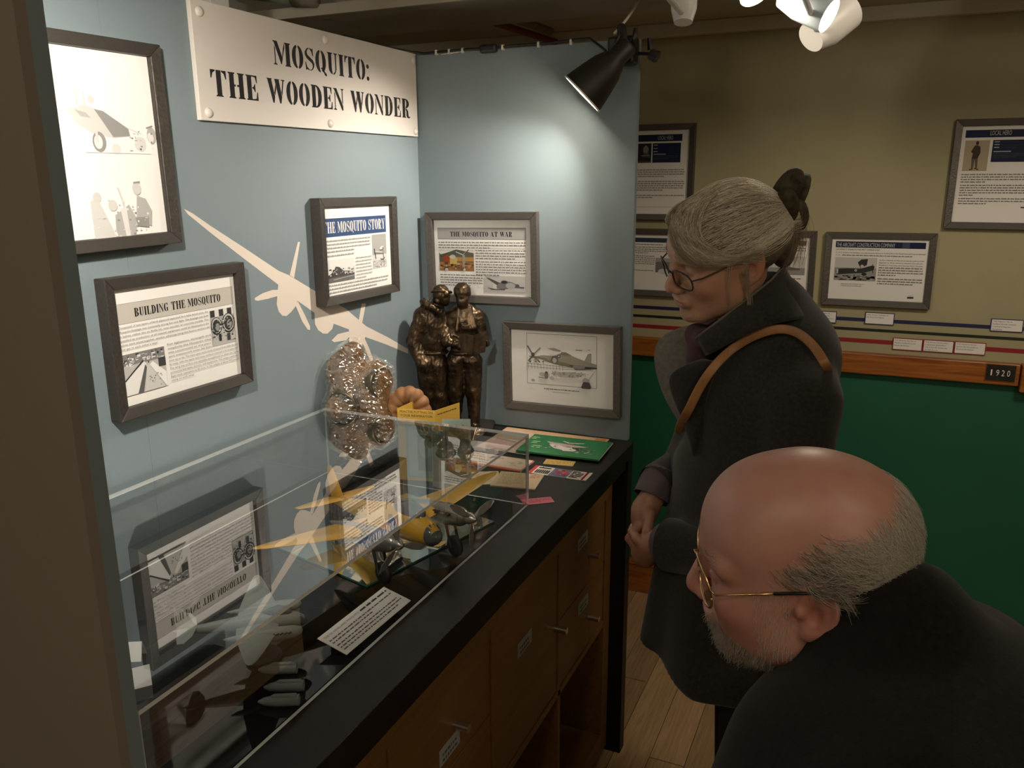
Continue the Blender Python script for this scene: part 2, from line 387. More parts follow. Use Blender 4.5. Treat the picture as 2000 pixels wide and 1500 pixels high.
ci = Matrix.Translation((-0.3, 0.76, 0)); XF = 0.577
def cb(name, lo, hi, m=OAK, par=CAB, bev=0.001): return MB().box(lo, hi, ci).build(name, m, par, bevel=bev)
ys = [-0.0225, -0.075, -0.411, -0.764, -1.117, -1.470, -1.508]
cb('side', (0.19, -0.072, 0.02), (XF, -0.0225, 0.866)); cb('side', (0.19, -1.508, 0.02), (XF, -1.470, 0.866))
cb('top_board', (0.19, -1.470, 0.796), (XF, -0.072, 0.866)); cb('bottom_board', (0.19, -1.470, 0.02), (XF, -0.072, 0.085))
cb('shelf', (0.19, -1.470, 0.428), (XF, -0.072, 0.444)); cb('back_board', (0.18, -1.508, 0.02), (0.19, -0.0225, 0.866))
for y in (-0.411, -0.764, -1.117): cb('divider', (0.19, y-0.008, 0.085), (XF, y+0.008, 0.796))
def front(kind, y0, y1, z0, z1, knob, lab):
    d = cb(kind, (XF-0.020, y0, z0), (XF-0.003, y1, z1))
    k = MB().tube([(XF-0.003, knob[0], knob[1]), (XF+0.026, knob[0], knob[1])], 0.0075, 14)
    k.v = [tuple(ci @ Vector(v)) for v in k.v]; k.build('knob', STEEL, d, smooth=False)
    if lab:
        l = cb('label', (XF-0.003, lab[0]-0.036, lab[1]-0.016), (XF-0.0022, lab[0]+0.036, lab[1]+0.016), LBL, d, 0)
        g = MB(); rr = random.Random(int(-lab[0]*1000))
        for li in range(2):
            yy = lab[0]-0.026
            while yy < lab[0]+0.022:
                wd = rr.uniform(0.003, 0.009); g.box((XF-0.0022, yy, lab[1]+0.003-0.011*li-0.003), (XF-0.002, yy+wd, lab[1]+0.003-0.011*li+0.002), ci); yy += wd+0.003
        g.build('label_print', mat('faded_ink', (0.10, 0.11, 0.12), 0.8), d)
front('drawer', -0.401, -0.076, 0.622, 0.794, (-0.203, 0.698), (-0.250, 0.755)); front('drawer', -0.401, -0.076, 0.446, 0.619, (-0.195, 0.520), (-0.238, 0.578))
front('door', -0.754, -0.421, 0.446, 0.794, (-0.433, 0.616), (-0.608, 0.677))
front('drawer', -1.107, -0.774, 0.622, 0.794, (-0.918, 0.694), (-0.936, 0.661)); front('drawer', -1.107, -0.774, 0.446, 0.619, (-0.918, 0.530), None)
front('door', -1.460, -1.127, 0.446, 0.794, (-1.140, 0.616), None)
# ================================================================ printed sheets
_tc = {}
def text_geo(s):
    """outline of a line of text in the built-in face -> (verts, faces), cap height about 1"""
    if s in _tc: return _tc[s]
    c = bpy.data.curves.new('t', 'FONT'); c.body = s; c.size = 1.4; c.resolution_u = 2; c.fill_mode = 'FRONT'
    o = bpy.data.objects.new('t', c); me = bpy.data.meshes.new_from_object(o)
    vs = [tuple(v.co)[:2] for v in me.vertices]; fs = [tuple(p.vertices) for p in me.polygons]
    bpy.data.objects.remove(o); bpy.data.curves.remove(c); bpy.data.meshes.remove(me)
    _tc[s] = (vs, fs); return vs, fs
def ell_pts(cx, cy, rx, ry, a0=0, a1=360, n=20):
    return [(cx+rx*math.cos(math.radians(a0+(a1-a0)*i/n)), cy+ry*math.sin(math.radians(a0+(a1-a0)*i/n))) for i in range(n+(0 if a1-a0 == 360 else 1))]
# stencil capitals: lists of convex-ish pieces on a height of 1
def _stem(x, w=0.205, o=0.05, y0=0.0, y1=1.0, top=True, bot=True):
    p = [(x, y0+0.07), (x, y1-0.07)]
    p += [(x-o, y1-0.03), (x-o, y1), (x+w+o, y1), (x+w+o, y1-0.03)] if top else [(x, y1), (x+w, y1)]
    p += [(x+w, y1-0.07), (x+w, y0+0.07)]
    p += [(x+w+o, y0+0.03), (x+w+o, y0), (x-o, y0), (x-o, y0+0.03)] if bot else [(x+w, y0), (x, y0)]
    return p
def _cres(cx, rx, ry, ix, iy, a0, a1, cy=0.5, n=14):
    o = ell_pts(cx, cy, rx, ry, a0, a1, n); i = ell_pts(cx, cy, ix, iy, a1, a0, n); return o+i
def _arm(x, top, w=0.23, h=0.30):
    if top: return [(x, 1), (x+w, 1), (x+w, 1-h), (x+w-0.035, 1-h), (x+w-0.09, 0.93), (x, 0.95)]
    return [(x, 0), (x, 0.05), (x+w-0.07, 0.08), (x+w-0.02, h+0.04), (x+w+0.02, h+0.04), (x+w+0.02, 0)]
def glyph(ch):
    if ch == ' ': return [], 0.30
    if ch == 'I': return [_stem(0.06)], 0.33
    if ch == 'H': return [_stem(0.06), _stem(0.47), [(0.25, 0.46), (0.33, 0.46), (0.33, 0.54), (0.25, 0.54)], [(0.39, 0.46), (0.47, 0.46), (0.47, 0.54), (0.39, 0.54)]], 0.74
    if ch == 'T': return [_stem(0.235, top=False), [(0.0, 1), (0.20, 1), (0.20, 0.95), (0.10, 0.88), (0.04, 0.68), (0.0, 0.68)], [(0.66, 1), (0.46, 1), (0.46, 0.95), (0.56, 0.88), (0.62, 0.68), (0.66, 0.68)]], 0.68
    if ch == 'E': return [_stem(0.06), _arm(0.29, True), _arm(0.29, False), [(0.29, 0.47), (0.34, 0.46), (0.40, 0.34), (0.43, 0.34), (0.43, 0.66), (0.40, 0.66), (0.34, 0.54), (0.29, 0.53)]], 0.58
    if ch == 'L': return [_stem(0.06), _arm(0.29, False, 0.24, 0.34)], 0.58
    if ch == 'O': return [_cres(0.29, 0.29, 0.51, 0.085, 0.43, 97, 263), _cres(0.31, 0.29, 0.51, 0.085, 0.43, -83, 83)], 0.62
    if ch == 'Q': return [_cres(0.29, 0.29, 0.51, 0.085, 0.43, 97, 263), _cres(0.31, 0.29, 0.51, 0.085, 0.43, -70, 83), [(0.26, 0.20), (0.40, 0.12), (0.50, -0.10), (0.62, -0.14), (0.62, -0.04), (0.52, 0.06), (0.40, 0.24)]], 0.64
    if ch == 'D': return [_stem(0.06), _cres(0.28, 0.33, 0.5, 0.12, 0.43, -88, 88)], 0.64
    if ch == 'U': return [[(0.0, 1), (0.31, 1), (0.31, 0.97), (0.25, 0.93), (0.25, 0.25), (0.28, 0.10), (0.28, 0.0), (0.17, 0.06), (0.08, 0.18), (0.06, 0.30), (0.06, 0.93), (0.0, 0.97)], [(0.37, 1), (0.60, 1), (0.60, 0.97), (0.53, 0.93), (0.53, 0.28), (0.48, 0.12), (0.40, 0.02), (0.33, 0.0), (0.33, 0.07), (0.42, 0.14), (0.455, 0.28), (0.455, 0.93), (0.37, 0.97)]], 0.62
    if ch == 'M': return [[(0, 1), (0.22, 1), (0.46, 0.30), (0.40, 0.06), (0.36, 0.06), (0.06, 0.93), (0.0, 0.97)], [(0.06, 0.82), (0.11, 0.70), (0.11, 0.08), (0.18, 0.04), (0.18, 0), (0, 0), (0, 0.04), (0.06, 0.08)], [(0.42, 0.20), (0.58, 0.78), (0.58, 1.0), (0.50, 0.75), (0.44, 0.42)], _stem(0.62)], 0.89
    if ch == 'N': return [[(0, 1), (0.20, 1), (0.57, 0.20), (0.57, 0), (0.50, 0), (0.06, 0.93), (0, 0.97)], [(0.06, 0.84), (0.11, 0.74), (0.11, 0.08), (0.18, 0.04), (0.18, 0), (0, 0), (0, 0.04), (0.06, 0.08)], [(0.57, 0.28), (0.57, 0.93), (0.64, 0.97), (0.64, 1), (0.45, 1), (0.45, 0.97), (0.52, 0.93), (0.52, 0.38)]], 0.66
    if ch == 'W': return [[(0, 1), (0.29, 1), (0.25, 0.95), (0.39, 0.25), (0.34, 0), (0.28, 0), (0.06, 0.94)], [(0.40, 0.30), (0.47, 0.62), (0.44, 0.78), (0.36, 0.42)], [(0.40, 1), (0.66, 1), (0.63, 0.95), (0.74, 0.27), (0.68, 0), (0.62, 0), (0.42, 0.90)], [(0.76, 0.32), (0.86, 0.94), (0.92, 0.97), (0.92, 1), (0.73, 1), (0.73, 0.97), (0.80, 0.94), (0.72, 0.46)]], 0.93
    if ch == 'A': return [[(0.27, 0.86), (0.33, 1), (0.43, 1), (0.68, 0.06), (0.74, 0.03), (0.74, 0), (0.41, 0), (0.41, 0.03), (0.47, 0.07)], [(0.24, 0.80), (0.10, 0.08), (0.18, 0.03), (0.18, 0), (0, 0), (0, 0.03), (0.05, 0.07), (0.22, 0.88)], [(0.17, 0.27), (0.37, 0.27), (0.36, 0.33), (0.18, 0.33)]], 0.75
    if ch == 'R': return [_stem(0.06), _cres(0.28, 0.30, 0.25, 0.09, 0.19, -86, 88, 0.75), [(0.29, 0.50), (0.40, 0.47), (0.50, 0.36), (0.52, 0.12), (0.57, 0.06), (0.65, 0.10), (0.65, 0.03), (0.54, -0.02), (0.40, 0.02), (0.35, 0.12), (0.35, 0.34), (0.29, 0.44)]], 0.66
    if ch == 'B': return [_stem(0.06), _cres(0.28, 0.28, 0.25, 0.09, 0.19, -86, 88, 0.75), _cres(0.28, 0.32, 0.26, 0.10, 0.20, -88, 86, 0.26)], 0.63
    if ch == 'G': return [_cres(0.29, 0.29, 0.51, 0.085, 0.43, 97, 263), [(0.33, 1.0), (0.50, 0.96), (0.55, 1.0), (0.55, 0.66), (0.50, 0.66), (0.44, 0.85), (0.33, 0.93)], [(0.33, 0.47), (0.62, 0.47), (0.62, 0.44), (0.56, 0.40), (0.56, 0.02), (0.52, 0.02), (0.46, 0.07), (0.33, 0.0), (0.33, 0.07), (0.39, 0.12), (0.39, 0.40), (0.33, 0.44)]], 0.66
    if ch == 'S': return [[(0.25, 1.01), (0.12, 0.94), (0.03, 0.80), (0.03, 0.66), (0.12, 0.53), (0.40, 0.33), (0.43, 0.20), (0.38, 0.08), (0.29, 0.04), (0.29, -0.01), (0.43, 0.06), (0.51, 0.19), (0.53, 0.34), (0.46, 0.48), (0.17, 0.69), (0.14, 0.80), (0.18, 0.91), (0.25, 0.95)], [(0.29, 1.01), (0.40, 0.96), (0.47, 1.01), (0.49, 0.66), (0.45, 0.66), (0.39, 0.85), (0.29, 0.95)], [(0.25, -0.01), (0.13, 0.05), (0.06, -0.01), (0.03, 0.36), (0.07, 0.36), (0.13, 0.15), (0.25, 0.05)]], 0.55
    if ch == 'Y': return [[(0, 1), (0.27, 1), (0.23, 0.95), (0.38, 0.55), (0.42, 0.55), (0.42, 0.07), (0.48, 0.03), (0.48, 0), (0.17, 0), (0.17, 0.03), (0.23, 0.07), (0.23, 0.45), (0.05, 0.95)], [(0.42, 0.60), (0.53, 0.94), (0.46, 0.97), (0.46, 1), (0.65, 1), (0.65, 0.97), (0.58, 0.94), (0.44, 0.50)]], 0.64
    if ch == ':': return [ell_pts(0.10, 0.70, 0.09, 0.11), ell_pts(0.10, 0.11, 0.09, 0.11)], 0.22
    return [], 0.3
class Sheet:
    """flat print: millimetres from the top-left corner of a w x h sheet, later laid on a surface"""
    def __init__(s, w, h, M, parent):
        s.w, s.h, s.M, s.par = w, h, M, parent; s.mb = MB(); s.k = 1; s.rr = random.Random(int(w*7+h*13))
    def P(s, x, y): return s.M @ Vector(((x-s.w/2)/1000, (s.h/2-y)/1000, 0.00008*s.k))
    def poly(s, pts, c, up=True):
        if up: s.k += 1
        vs = [s.P(*p) for p in pts]
        if len(pts) > 4:
            from mathutils.geometry import tessellate_polygon
            s.mb.add(vs, [tuple(t) for t in tessellate_polygon([[Vector((p[0], -p[1], 0)) for p in pts]])], c)
        else: s.mb.add(vs, [tuple(range(len(pts)))], c)
        return s
    def rect(s, x, y, w, h, c, up=True): return s.poly([(x, y+h), (x+w, y+h), (x+w, y), (x, y)], c, up)
    def ell(s, x, y, rx, ry, c, rot=0, n=18):
        r = math.radians(rot); q = [(a*math.cos(r)-b*math.sin(r)+x, a*math.sin(r)+b*math.cos(r)+y) for a, b in ell_pts(0, 0, rx, ry, n=n)]
        return s.poly(q[::-1], c)
    def line(s, pts, wd, c):
        s.k += 1
        for (x0, y0), (x1, y1) in zip(pts[:-1], pts[1:]):
            L = math.hypot(x1-x0, y1-y0) or 1; nx, ny = -(y1-y0)/L*wd/2, (x1-x0)/L*wd/2
            s.poly([(x0+nx, y0+ny), (x1+nx, y1+ny), (x1-nx, y1-ny), (x0-nx, y0-ny)], c, False)
        return s
    def frame(s, x, y, w, h, t, c): return s.line([(x, y), (x+w, y), (x+w, y+h), (x, y+h), (x, y)], t, c)
    def text(s, x, y, body, cap, c, width=None, slant=0.0, center=False):
        """x,y = left end of the base line"""
        vs, fs = text_geo(body)
        if not vs: return s
        s.k += 1
        mx = max(v[0] for v in vs); mn = min(v[0] for v in vs); sx = (width/(mx-mn)) if width else cap
        if center: x = x-(mx-mn)*sx/2
        pts = [s.P(x+(v[0]-mn)*sx+slant*v[1]*cap, y-v[1]*cap) for v in vs]
        s.mb.add(pts, fs, c); return s
    def stencil(s, x, y, body, cap, c, width):
        tot = sum(glyph(ch)[1]+0.045 for ch in body); sx = width/tot; s.k += 1
        from mathutils.geometry import tessellate_polygon
        for ch in body:
            gl, adv = glyph(ch)
            for pc in gl:
                s.mb.add([s.P(x+p[0]*sx, y-p[1]*cap) for p in pc], [tuple(t) for t in tessellate_polygon([[Vector((p[0], p[1], 0)) for p in pc]])], c)
            x += (adv+0.045)*sx
        return s
    def greek(s, x, y, w, n, lead, c=(0.30, 0.28, 0.27), xh=None, last=0.6):
        """small print that cannot be read in the photograph: word-shaped dashes"""
        xh = xh or lead*0.36; s.k += 1
        for i in range(n):
            xx = x; end = x+w*(last if i == n-1 else 1.0)
            while xx < end-1.2*xh:
                wd = min(s.rr.uniform(1.5, 7.5)*xh*0.75, end-xx)
                s.rect(xx, y+i*lead-xh, wd, xh, c, False)
                if s.rr.random() < 0.7: q = s.rr.uniform(0, max(0.1, wd-xh*0.5)); s.rect(xx+q, y+i*lead-xh*1.6, xh*0.35, xh*0.7, c, False)
                xx += wd+xh*0.8
        return s
    def speckle(s, x, y, w, h, n, cols, sz=(1, 4)):
        s.k += 1
        for i in range(n):
            a = s.rr.uniform(*sz); b = s.rr.uniform(*sz)*0.6; px = s.rr.uniform(x, x+w-a); py = s.rr.uniform(y, y+h-b)
            s.rect(px, py, a, b, s.rr.choice(cols), False)
        return s
    def out(s, name, label=None):
        o = s.mb.build(name, vcol(), s.par); s.mb = MB()
        if label: o['label'] = label
        return o
G = lambda v: (v, v*0.97, v*0.92)
INK = (0.02, 0.018, 0.018); PAPER = mat('white_paper', (0.88, 0.85, 0.80), 0.6, spec=0.3)
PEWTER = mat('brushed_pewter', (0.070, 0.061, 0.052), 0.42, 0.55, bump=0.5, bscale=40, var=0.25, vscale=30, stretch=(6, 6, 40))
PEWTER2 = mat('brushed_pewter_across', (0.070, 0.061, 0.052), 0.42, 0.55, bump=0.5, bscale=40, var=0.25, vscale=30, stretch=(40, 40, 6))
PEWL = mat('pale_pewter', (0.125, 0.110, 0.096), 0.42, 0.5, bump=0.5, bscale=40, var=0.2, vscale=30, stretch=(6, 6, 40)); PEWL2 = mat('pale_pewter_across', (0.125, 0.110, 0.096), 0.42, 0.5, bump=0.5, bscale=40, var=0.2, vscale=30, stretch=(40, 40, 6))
GLAZ = clear('picture_glass', gain=0.5)
def wallM(wall, u, z, tilt=0.0):
    U, N, p = {'L': (Vector((0, 1, 0)), Vector((1, 0, 0)), Vector((0.0006, u, z))), 'B': (Vector((1, 0, 0)), Vector((0, -1, 0)), Vector((u, -0.0006, z))), 'O': (Vector((1, 0, 0)), Vector((0, -1, 0)), Vector((u, 0.9494, z)))}[wall]
    return frame_matrix(U, Vector((0, 0, 1)), N, p) @ Matrix.Rotation(math.radians(tilt), 4, 'Z')
I4 = Matrix.Identity(4)
def picture(label, wall, u, z, w, h, tilt=0.0, depth=0.025, rail=0.020, rails=(None, None)):
    """framed sheet on a wall; returns the Sheet to print on (visible paper, mm)"""
    t = empty('framed_print'); t.matrix_world = wallM(wall, u, z, tilt); tag(t, label, 'framed print', 'framed display sheets')
    W, H = w/2, h/2; lip = 0.004
    def rl(a, b, m):                     # mitred moulding, sloping inwards
        (x0, y0), (x1, y1) = a, b; sx = lambda x: x-math.copysign(rail, x); sy = lambda y: y-math.copysign(rail, y)
        o = MB(); o.add([(x0, y0, 0), (x1, y1, 0), (x1, y1, depth), (x0, y0, depth), (sx(x0), sy(y0), depth-0.003), (sx(x1), sy(y1), depth-0.003), (sx(x0), sy(y0), 0), (sx(x1), sy(y1), 0)],
              [(0, 1, 2, 3), (3, 2, 5, 4), (4, 5, 7, 6), (6, 7, 1, 0), (0, 3, 4, 6), (1, 7, 5, 2)])
        o.build('rail', m, t, bevel=0.0012)
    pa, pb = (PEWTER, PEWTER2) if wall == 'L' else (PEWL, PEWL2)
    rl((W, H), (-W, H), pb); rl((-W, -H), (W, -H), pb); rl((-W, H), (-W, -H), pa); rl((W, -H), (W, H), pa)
    pw, ph = w-2*rail, h-2*rail
    MB().box((-pw/2, -ph/2, 0.001), (pw/2, ph/2, depth-0.0135)).build('backing', mat('backing_board', (0.25, 0.2, 0.14), 0.8), t)
    sh = MB().box((-pw/2+0.0005, -ph/2+0.0005, depth-0.0132), (pw/2-0.0005, ph/2-0.0005, depth-0.0127)).build('sheet', PAPER, t)
    MB().box((-pw/2, -ph/2, depth-0.0062), (pw/2, ph/2, depth-0.0042)).build('glazing', GLAZ, t)
    return Sheet(pw*1000, ph*1000, Matrix.Translation((0, 0, depth-0.0127)), t)

# ---- title board
SG = empty('title_board'); SG.matrix_world = wallM('L', -0.4055, 1.8255, 0.25); tag(SG, 'white board reading Mosquito: The Wooden Wonder in black stencil capitals', 'sign')
MB().box((-0.391, -0.104, 0.0), (0.391, 0.104, 0.010)).build('board', mat('cream_board', (0.74, 0.68, 0.61), 0.55), SG, bevel=0.001)
sh = Sheet(782, 208, Matrix.Translation((0, 0, 0.0100)), SG)
sh.stencil(215, 88, 'MOSQUITO:', 46, INK, 350); sh.out('lettering', 'black stencil lettering'); xx_ = 33; un_ = 714/sum(glyph(c_)[1]+0.045 for c_ in 'THE WOODEN WONDER')
for wd_ in ('THE', 'WOODEN', 'WONDER'):
    ww_ = un_*sum(glyph(c_)[1]+0.045 for c_ in wd_); sh.stencil(xx_, 163, wd_, 47, INK, ww_); sh.out('lettering', 'black stencil lettering'); xx_ += ww_+un_*0.345
CAPM = mat('white_screw_cap', (0.74, 0.68, 0.60), 0.35)
for (u, v) in ((-0.371, 0.084), (-0.371, -0.090), (0.002, 0.086), (0.002, -0.090), (0.377, 0.087), (0.377, -0.091)):
    MB().ell((u, v, 0.0100), (0.0095, 0.0095, 0.006), 14, 8).build('screw_cap', CAPM, SG, smooth=True)
# ---- painted aeroplane on the wall
GR = empty('wall_decal'); tag(GR, 'large cream silhouette of a banking twin-engined aeroplane on the teal wall', 'wall decal')
DEC = mat('cream_vinyl', (0.72, 0.63, 0.54), 0.6)
gp = {'wing': [(-0.849, 1.562), (-0.829, 1.553), (-0.785, 1.527), (-0.704, 1.482), (-0.602, 1.424), (-0.571, 1.412), (-0.481, 1.365), (-0.367, 1.308), (-0.287, 1.253), (-0.176, 1.201), (-0.091, 1.157), (-0.089, 1.143), (-0.195, 1.188), (-0.295, 1.227), (-0.356, 1.255), (-0.419, 1.28), (-0.49, 1.317), (-0.548, 1.353), (-0.607, 1.395), (-0.7, 1.456), (-0.787, 1.514), (-0.841, 1.552)],
 'engine': [(-0.604, 1.408), (-0.555, 1.4), (-0.544, 1.385), (-0.546, 1.353), (-0.556, 1.34), (-0.572, 1.33), (-0.587, 1.324), (-0.601, 1.327), (-0.612, 1.338), (-0.616, 1.354), (-0.612, 1.372), (-0.607, 1.393)],
 'blade': [(-0.532, 1.48), (-0.524, 1.48), (-0.553, 1.403), (-0.567, 1.411)], 'blade2': [(-0.682, 1.376), (-0.657, 1.383), (-0.626, 1.386), (-0.608, 1.384), (-0.612, 1.371), (-0.643, 1.369), (-0.674, 1.369), (-0.683, 1.372)],
 'blade3': [(-0.555, 1.343), (-0.546, 1.351), (-0.526, 1.319), (-0.509, 1.289), (-0.51, 1.28), (-0.519, 1.283), (-0.536, 1.304)],
 'fuselage': [(-0.49, 1.323), (-0.419, 1.283), (-0.427, 1.269), (-0.447, 1.261), (-0.464, 1.264), (-0.481, 1.275), (-0.491, 1.291)], 'engine2': [(-0.361, 1.257), (-0.29, 1.256), (-0.289, 1.231), (-0.308, 1.206), (-0.33, 1.194), (-0.351, 1.201), (-0.362, 1.216)],
 'blade4': [(-0.301, 1.312), (-0.283, 1.31), (-0.303, 1.264), (-0.318, 1.272)], 'blade5': [(-0.433, 1.242), (-0.407, 1.253), (-0.362, 1.252), (-0.358, 1.24), (-0.374, 1.232), (-0.423, 1.236)], 'blade6': [(-0.307, 1.215), (-0.296, 1.223), (-0.276, 1.19), (-0.262, 1.158), (-0.264, 1.151), (-0.273, 1.156), (-0.293, 1.187)]}
from mathutils.geometry import tessellate_polygon
for i, (k, pts) in enumerate(gp.items()):
    x = 0.0003+0.00006*i
    MB().add([(x, p[0], p[1]) for p in pts], [tuple(t) for t in tessellate_polygon([[Vector((p[0], p[1], 0)) for p in pts]])]).build(k.rstrip('0123456789'), DEC, GR)
# ---- little printed pictures (all drawn flat, as ink on paper)
def plane_side(s, x, y, sc, c, c2):
    s.poly([(x, y), (x+4*sc, y-2.2*sc), (x+12*sc, y-2.8*sc), (x+26*sc, y-1.2*sc), (x+34*sc, y-0.6*sc), (x+34*sc, y+0.8*sc), (x+20*sc, y+2.4*sc), (x+6*sc, y+2.4*sc)], c)
    s.poly([(x+29*sc, y-1*sc), (x+32*sc, y-6.5*sc), (x+35*sc, y-6*sc), (x+34.5*sc, y)], c)
    s.poly([(x+7*sc, y-2.4*sc), (x+9*sc, y-4.2*sc), (x+13*sc, y-4*sc), (x+15*sc, y-2.4*sc)], c2)
# BUILDING THE MOSQUITO (left wall, lower)
s = picture('dark framed sheet Building the Mosquito, above the acrylic case', 'L', -0.8955, 1.3345, 0.326, 0.243, -0.2)
s.rect(0, 26, 280, 34, (0.56, 0.52, 0.46)); s.line([(0, 26), (280, 26)], 0.5, G(0.2)); s.line([(0, 60), (280, 60)], 0.5, G(0.2)); s.stencil(42, 51, 'BUILDING THE MOSQUITO', 15, INK, 205); s.out('heading', 'grey band with stencil title')
x, y, w, h = 214, 65, 64, 70
s.rect(x, y, w, h, G(0.42)); s.rect(x, y, w, 14, G(0.75)); [s.rect(x+a, y+1, 12, 13, G(0.05)) for a in (1, 24, 46)]
s.poly([(x, y+h), (x+12, y+40), (x+52, y+36), (x+w, y+50), (x+w, y+h)], G(0.5))
for cx_, cy_, r in ((15, 32, 15), (47, 30, 17)):
    s.ell(x+cx_, y+cy_, r, r*1.15, G(0.03)); s.ell(x+cx_, y+cy_-1, r*0.85, r, G(0.55)); s.ell(x+cx_, y+cy_, r*0.7, r*0.85, G(0.05)); s.ell(x+cx_+2, y+cy_+2, r*0.4, r*0.5, G(0.3))
s.speckle(x, y+18, w, h-22, 70, [G(0.02), G(0.06), G(0.6), G(0.35)], (1, 5)); s.rect(x+18, y+48, 7, 14, G(0.03)); s.rect(x+40, y+50, 9, 14, G(0.06)); s.out('photograph')
x, y, w, h = 4, 112, 92, 72
s.rect(x, y, w, h, G(0.5)); s.rect(x, y, w, 20, G(0.22)); s.speckle(x, y, w, 24, 60, [G(0.75), G(0.05), G(0.5), G(0.8)], (2, 8))
s.poly([(x, y+h), (x, y+48), (x+46, y+18), (x+50, y+24), (x+26, y+h)], G(0.80)); s.poly([(x+90, y+h), (x+57, y+26), (x+64, y+22), (x+w, y+46), (x+w, y+h)], G(0.85))
s.poly([(x+26, y+h), (x+47, y+24), (x+50, y+30), (x+38, y+h)], G(0.12)); s.poly([(x+40, y+h), (x+51, y+26), (x+56, y+26), (x+86, y+h)], G(0.6)); s.line([(x+2, y+46), (x+44, y+16)], 2.5, G(0.04)); s.rect(x+76, y+18, 16, 16, G(0.06)); s.speckle(x+50, y+36, 34, 32, 14, [G(0.1), G(0.3)], (1, 4)); s.out('photograph')
ty, L = 67, 7.4
for i, (t, wd) in enumerate((('Composed of two layers of birch plywood separated by a balsa wood core, the', 204), ('Mosquito fuselage was immensely strong but very light. The fuselage was built', 204), ('in halves, rather like an Airfix kit, over wooden or concrete moulds. This', 204), ('speeded up production as all internal equipment could be fitted before the', 204), ('halves were joined together, another advantage being that factory workers did', 204), ("not get in each other's way!", 78))):
    s.text(4, ty+L*i, t, 3.6, G(0.10), wd)
for i, (t, wd) in enumerate((('For lightness, strength and', 106), ('simplicity the Mosquito wing', 106), ('was constructed as one piece', 106), ('and measured over 50 feet', 106), ('from tip to tip. The main spars were made of wood from Sitka Spruce', 176), ('fir trees, with the upper and lower surfaces covered in birch plywood.', 176), ('The wing top surface was specially strengthened to allow the fitting', 176), ('of internal fuel tanks, bombs, and equipment. The wings could take', 176), ('flight loads equivalent to 82 tons, or the weight of about 350 people', 176), ('sitting on each wing!', 55))):
    s.text(103, 112+L*i, t, 3.6, G(0.10), wd)
s.out('text_block')
# THE MOSQUITO STORY (left wall, by the corner)
s = picture('dark framed sheet The Mosquito Story with blue heading, near the corner', 'L', -0.3222, 1.4502, 0.320, 0.243, -0.35, depth=0.028)
s.rect(0, 26, 262, 42, (0.045, 0.085, 0.19)); s.stencil(2, 59, 'THE MOSQUITO STORY', 25, (0.75, 0.70, 0.66), 256); s.out('heading', 'blue band with white stencil title')
x, y, w, h = 196, 72, 64, 84; s.rect(x, y, w, h, G(0.42)); s.rect(x, y+62, w, 22, G(0.58)); s.rect(x, y+50, w, 14, G(0.70)); s.ell(x+42, y+36, 10, 5, G(0.12), -15); s.ell(x+42, y+34, 9, 4, G(0.75), -15); s.ell(x+45, y+60, 10, 5, G(0.12), -10); s.ell(x+45, y+58, 8, 3.4, G(0.7), -10); s.line([(x+8, y+44), (x+50, y+48)], 6, G(0.18)); s.line([(x+10, y+42), (x+50, y+46)], 3, G(0.6)); s.line([(x+8, y+34), (x+14, y+60)], 3, G(0.06)); s.line([(x+46, y+32), (x+50, y+72)], 3, G(0.2)); s.speckle(x, y+64, w, 18, 30, [G(0.8), G(0.4)], (2, 6)); s.out('photograph')
x, y, w, h = 10, 120, 104, 52; s.rect(x, y, w, h, G(0.78)); s.rect(x, y+34, w, 18, G(0.16)); s.poly([(x, y+36), (x+22, y+26), (x+30, y+16), (x+44, y+18), (x+60, y+28), (x+w, y+32), (x+w, y+40), (x, y+42)], G(0.08)); s.poly([(x+64, y+30), (x+84, y+33), (x+w, y+20), (x+w, y+36), (x+64, y+36)], G(0.6)); s.speckle(x, y+20, w, 18, 40, [G(0.05), G(0.7), G(0.3)], (2, 7)); s.line([(x+20, y+46), (x+w, y+42)], 1.2, G(0.5)); s.out('photograph')
s.greek(10, 78, 178, 4, 8.2, G(0.42)); s.greek(10, 112, 178, 1, 8.2, G(0.42)); s.greek(122, 124, 68, 7, 8.0, G(0.52)); s.greek(10, 180, 252, 3, 8.2, G(0.42), last=0.8); s.out('text_block')
# tall pair of cartoons at the near end of the left wall
s = picture('tall framed sheet with two pencil drawings, beside the near panel', 'L', -1.0105, 1.6675, 0.247, 0.331, 1.0)
a = G(0.62); b = G(0.30); c = G(0.45)
s.poly([(40, 92), (70, 84), (100, 92), (150, 118), (152, 130), (120, 134), (80, 128), (50, 112)], a); s.poly([(88, 90), (104, 92), (150, 118), (152, 130), (118, 132), (104, 112)], b); s.poly([(52, 92), (72, 96), (80, 104), (62, 102)], c); s.ell(90, 140, 13, 16, b); s.ell(88, 140, 8, 11, G(0.75)); s.rect(84, 118, 5, 22, a); s.rect(56, 60, 3, 26, a); s.rect(70, 64, 3, 22, a); s.ell(84, 76, 6, 6, a); s.line([(150, 118), (176, 126)], 1.2, a); s.ell(170, 142, 12, 12, G(0.68)); s.ell(196, 128, 10, 14, c); s.ell(193, 132, 7, 9, G(0.75)); s.line([(186, 116), (200, 112)], 2.5, b); s.ell(120, 150, 9, 8, G(0.68)); s.speckle(140, 120, 60, 34, 26, [b, a, G(0.72)], (1, 6)); s.line([(60, 156), (190, 158)], 0.8, a); s.out('drawing')
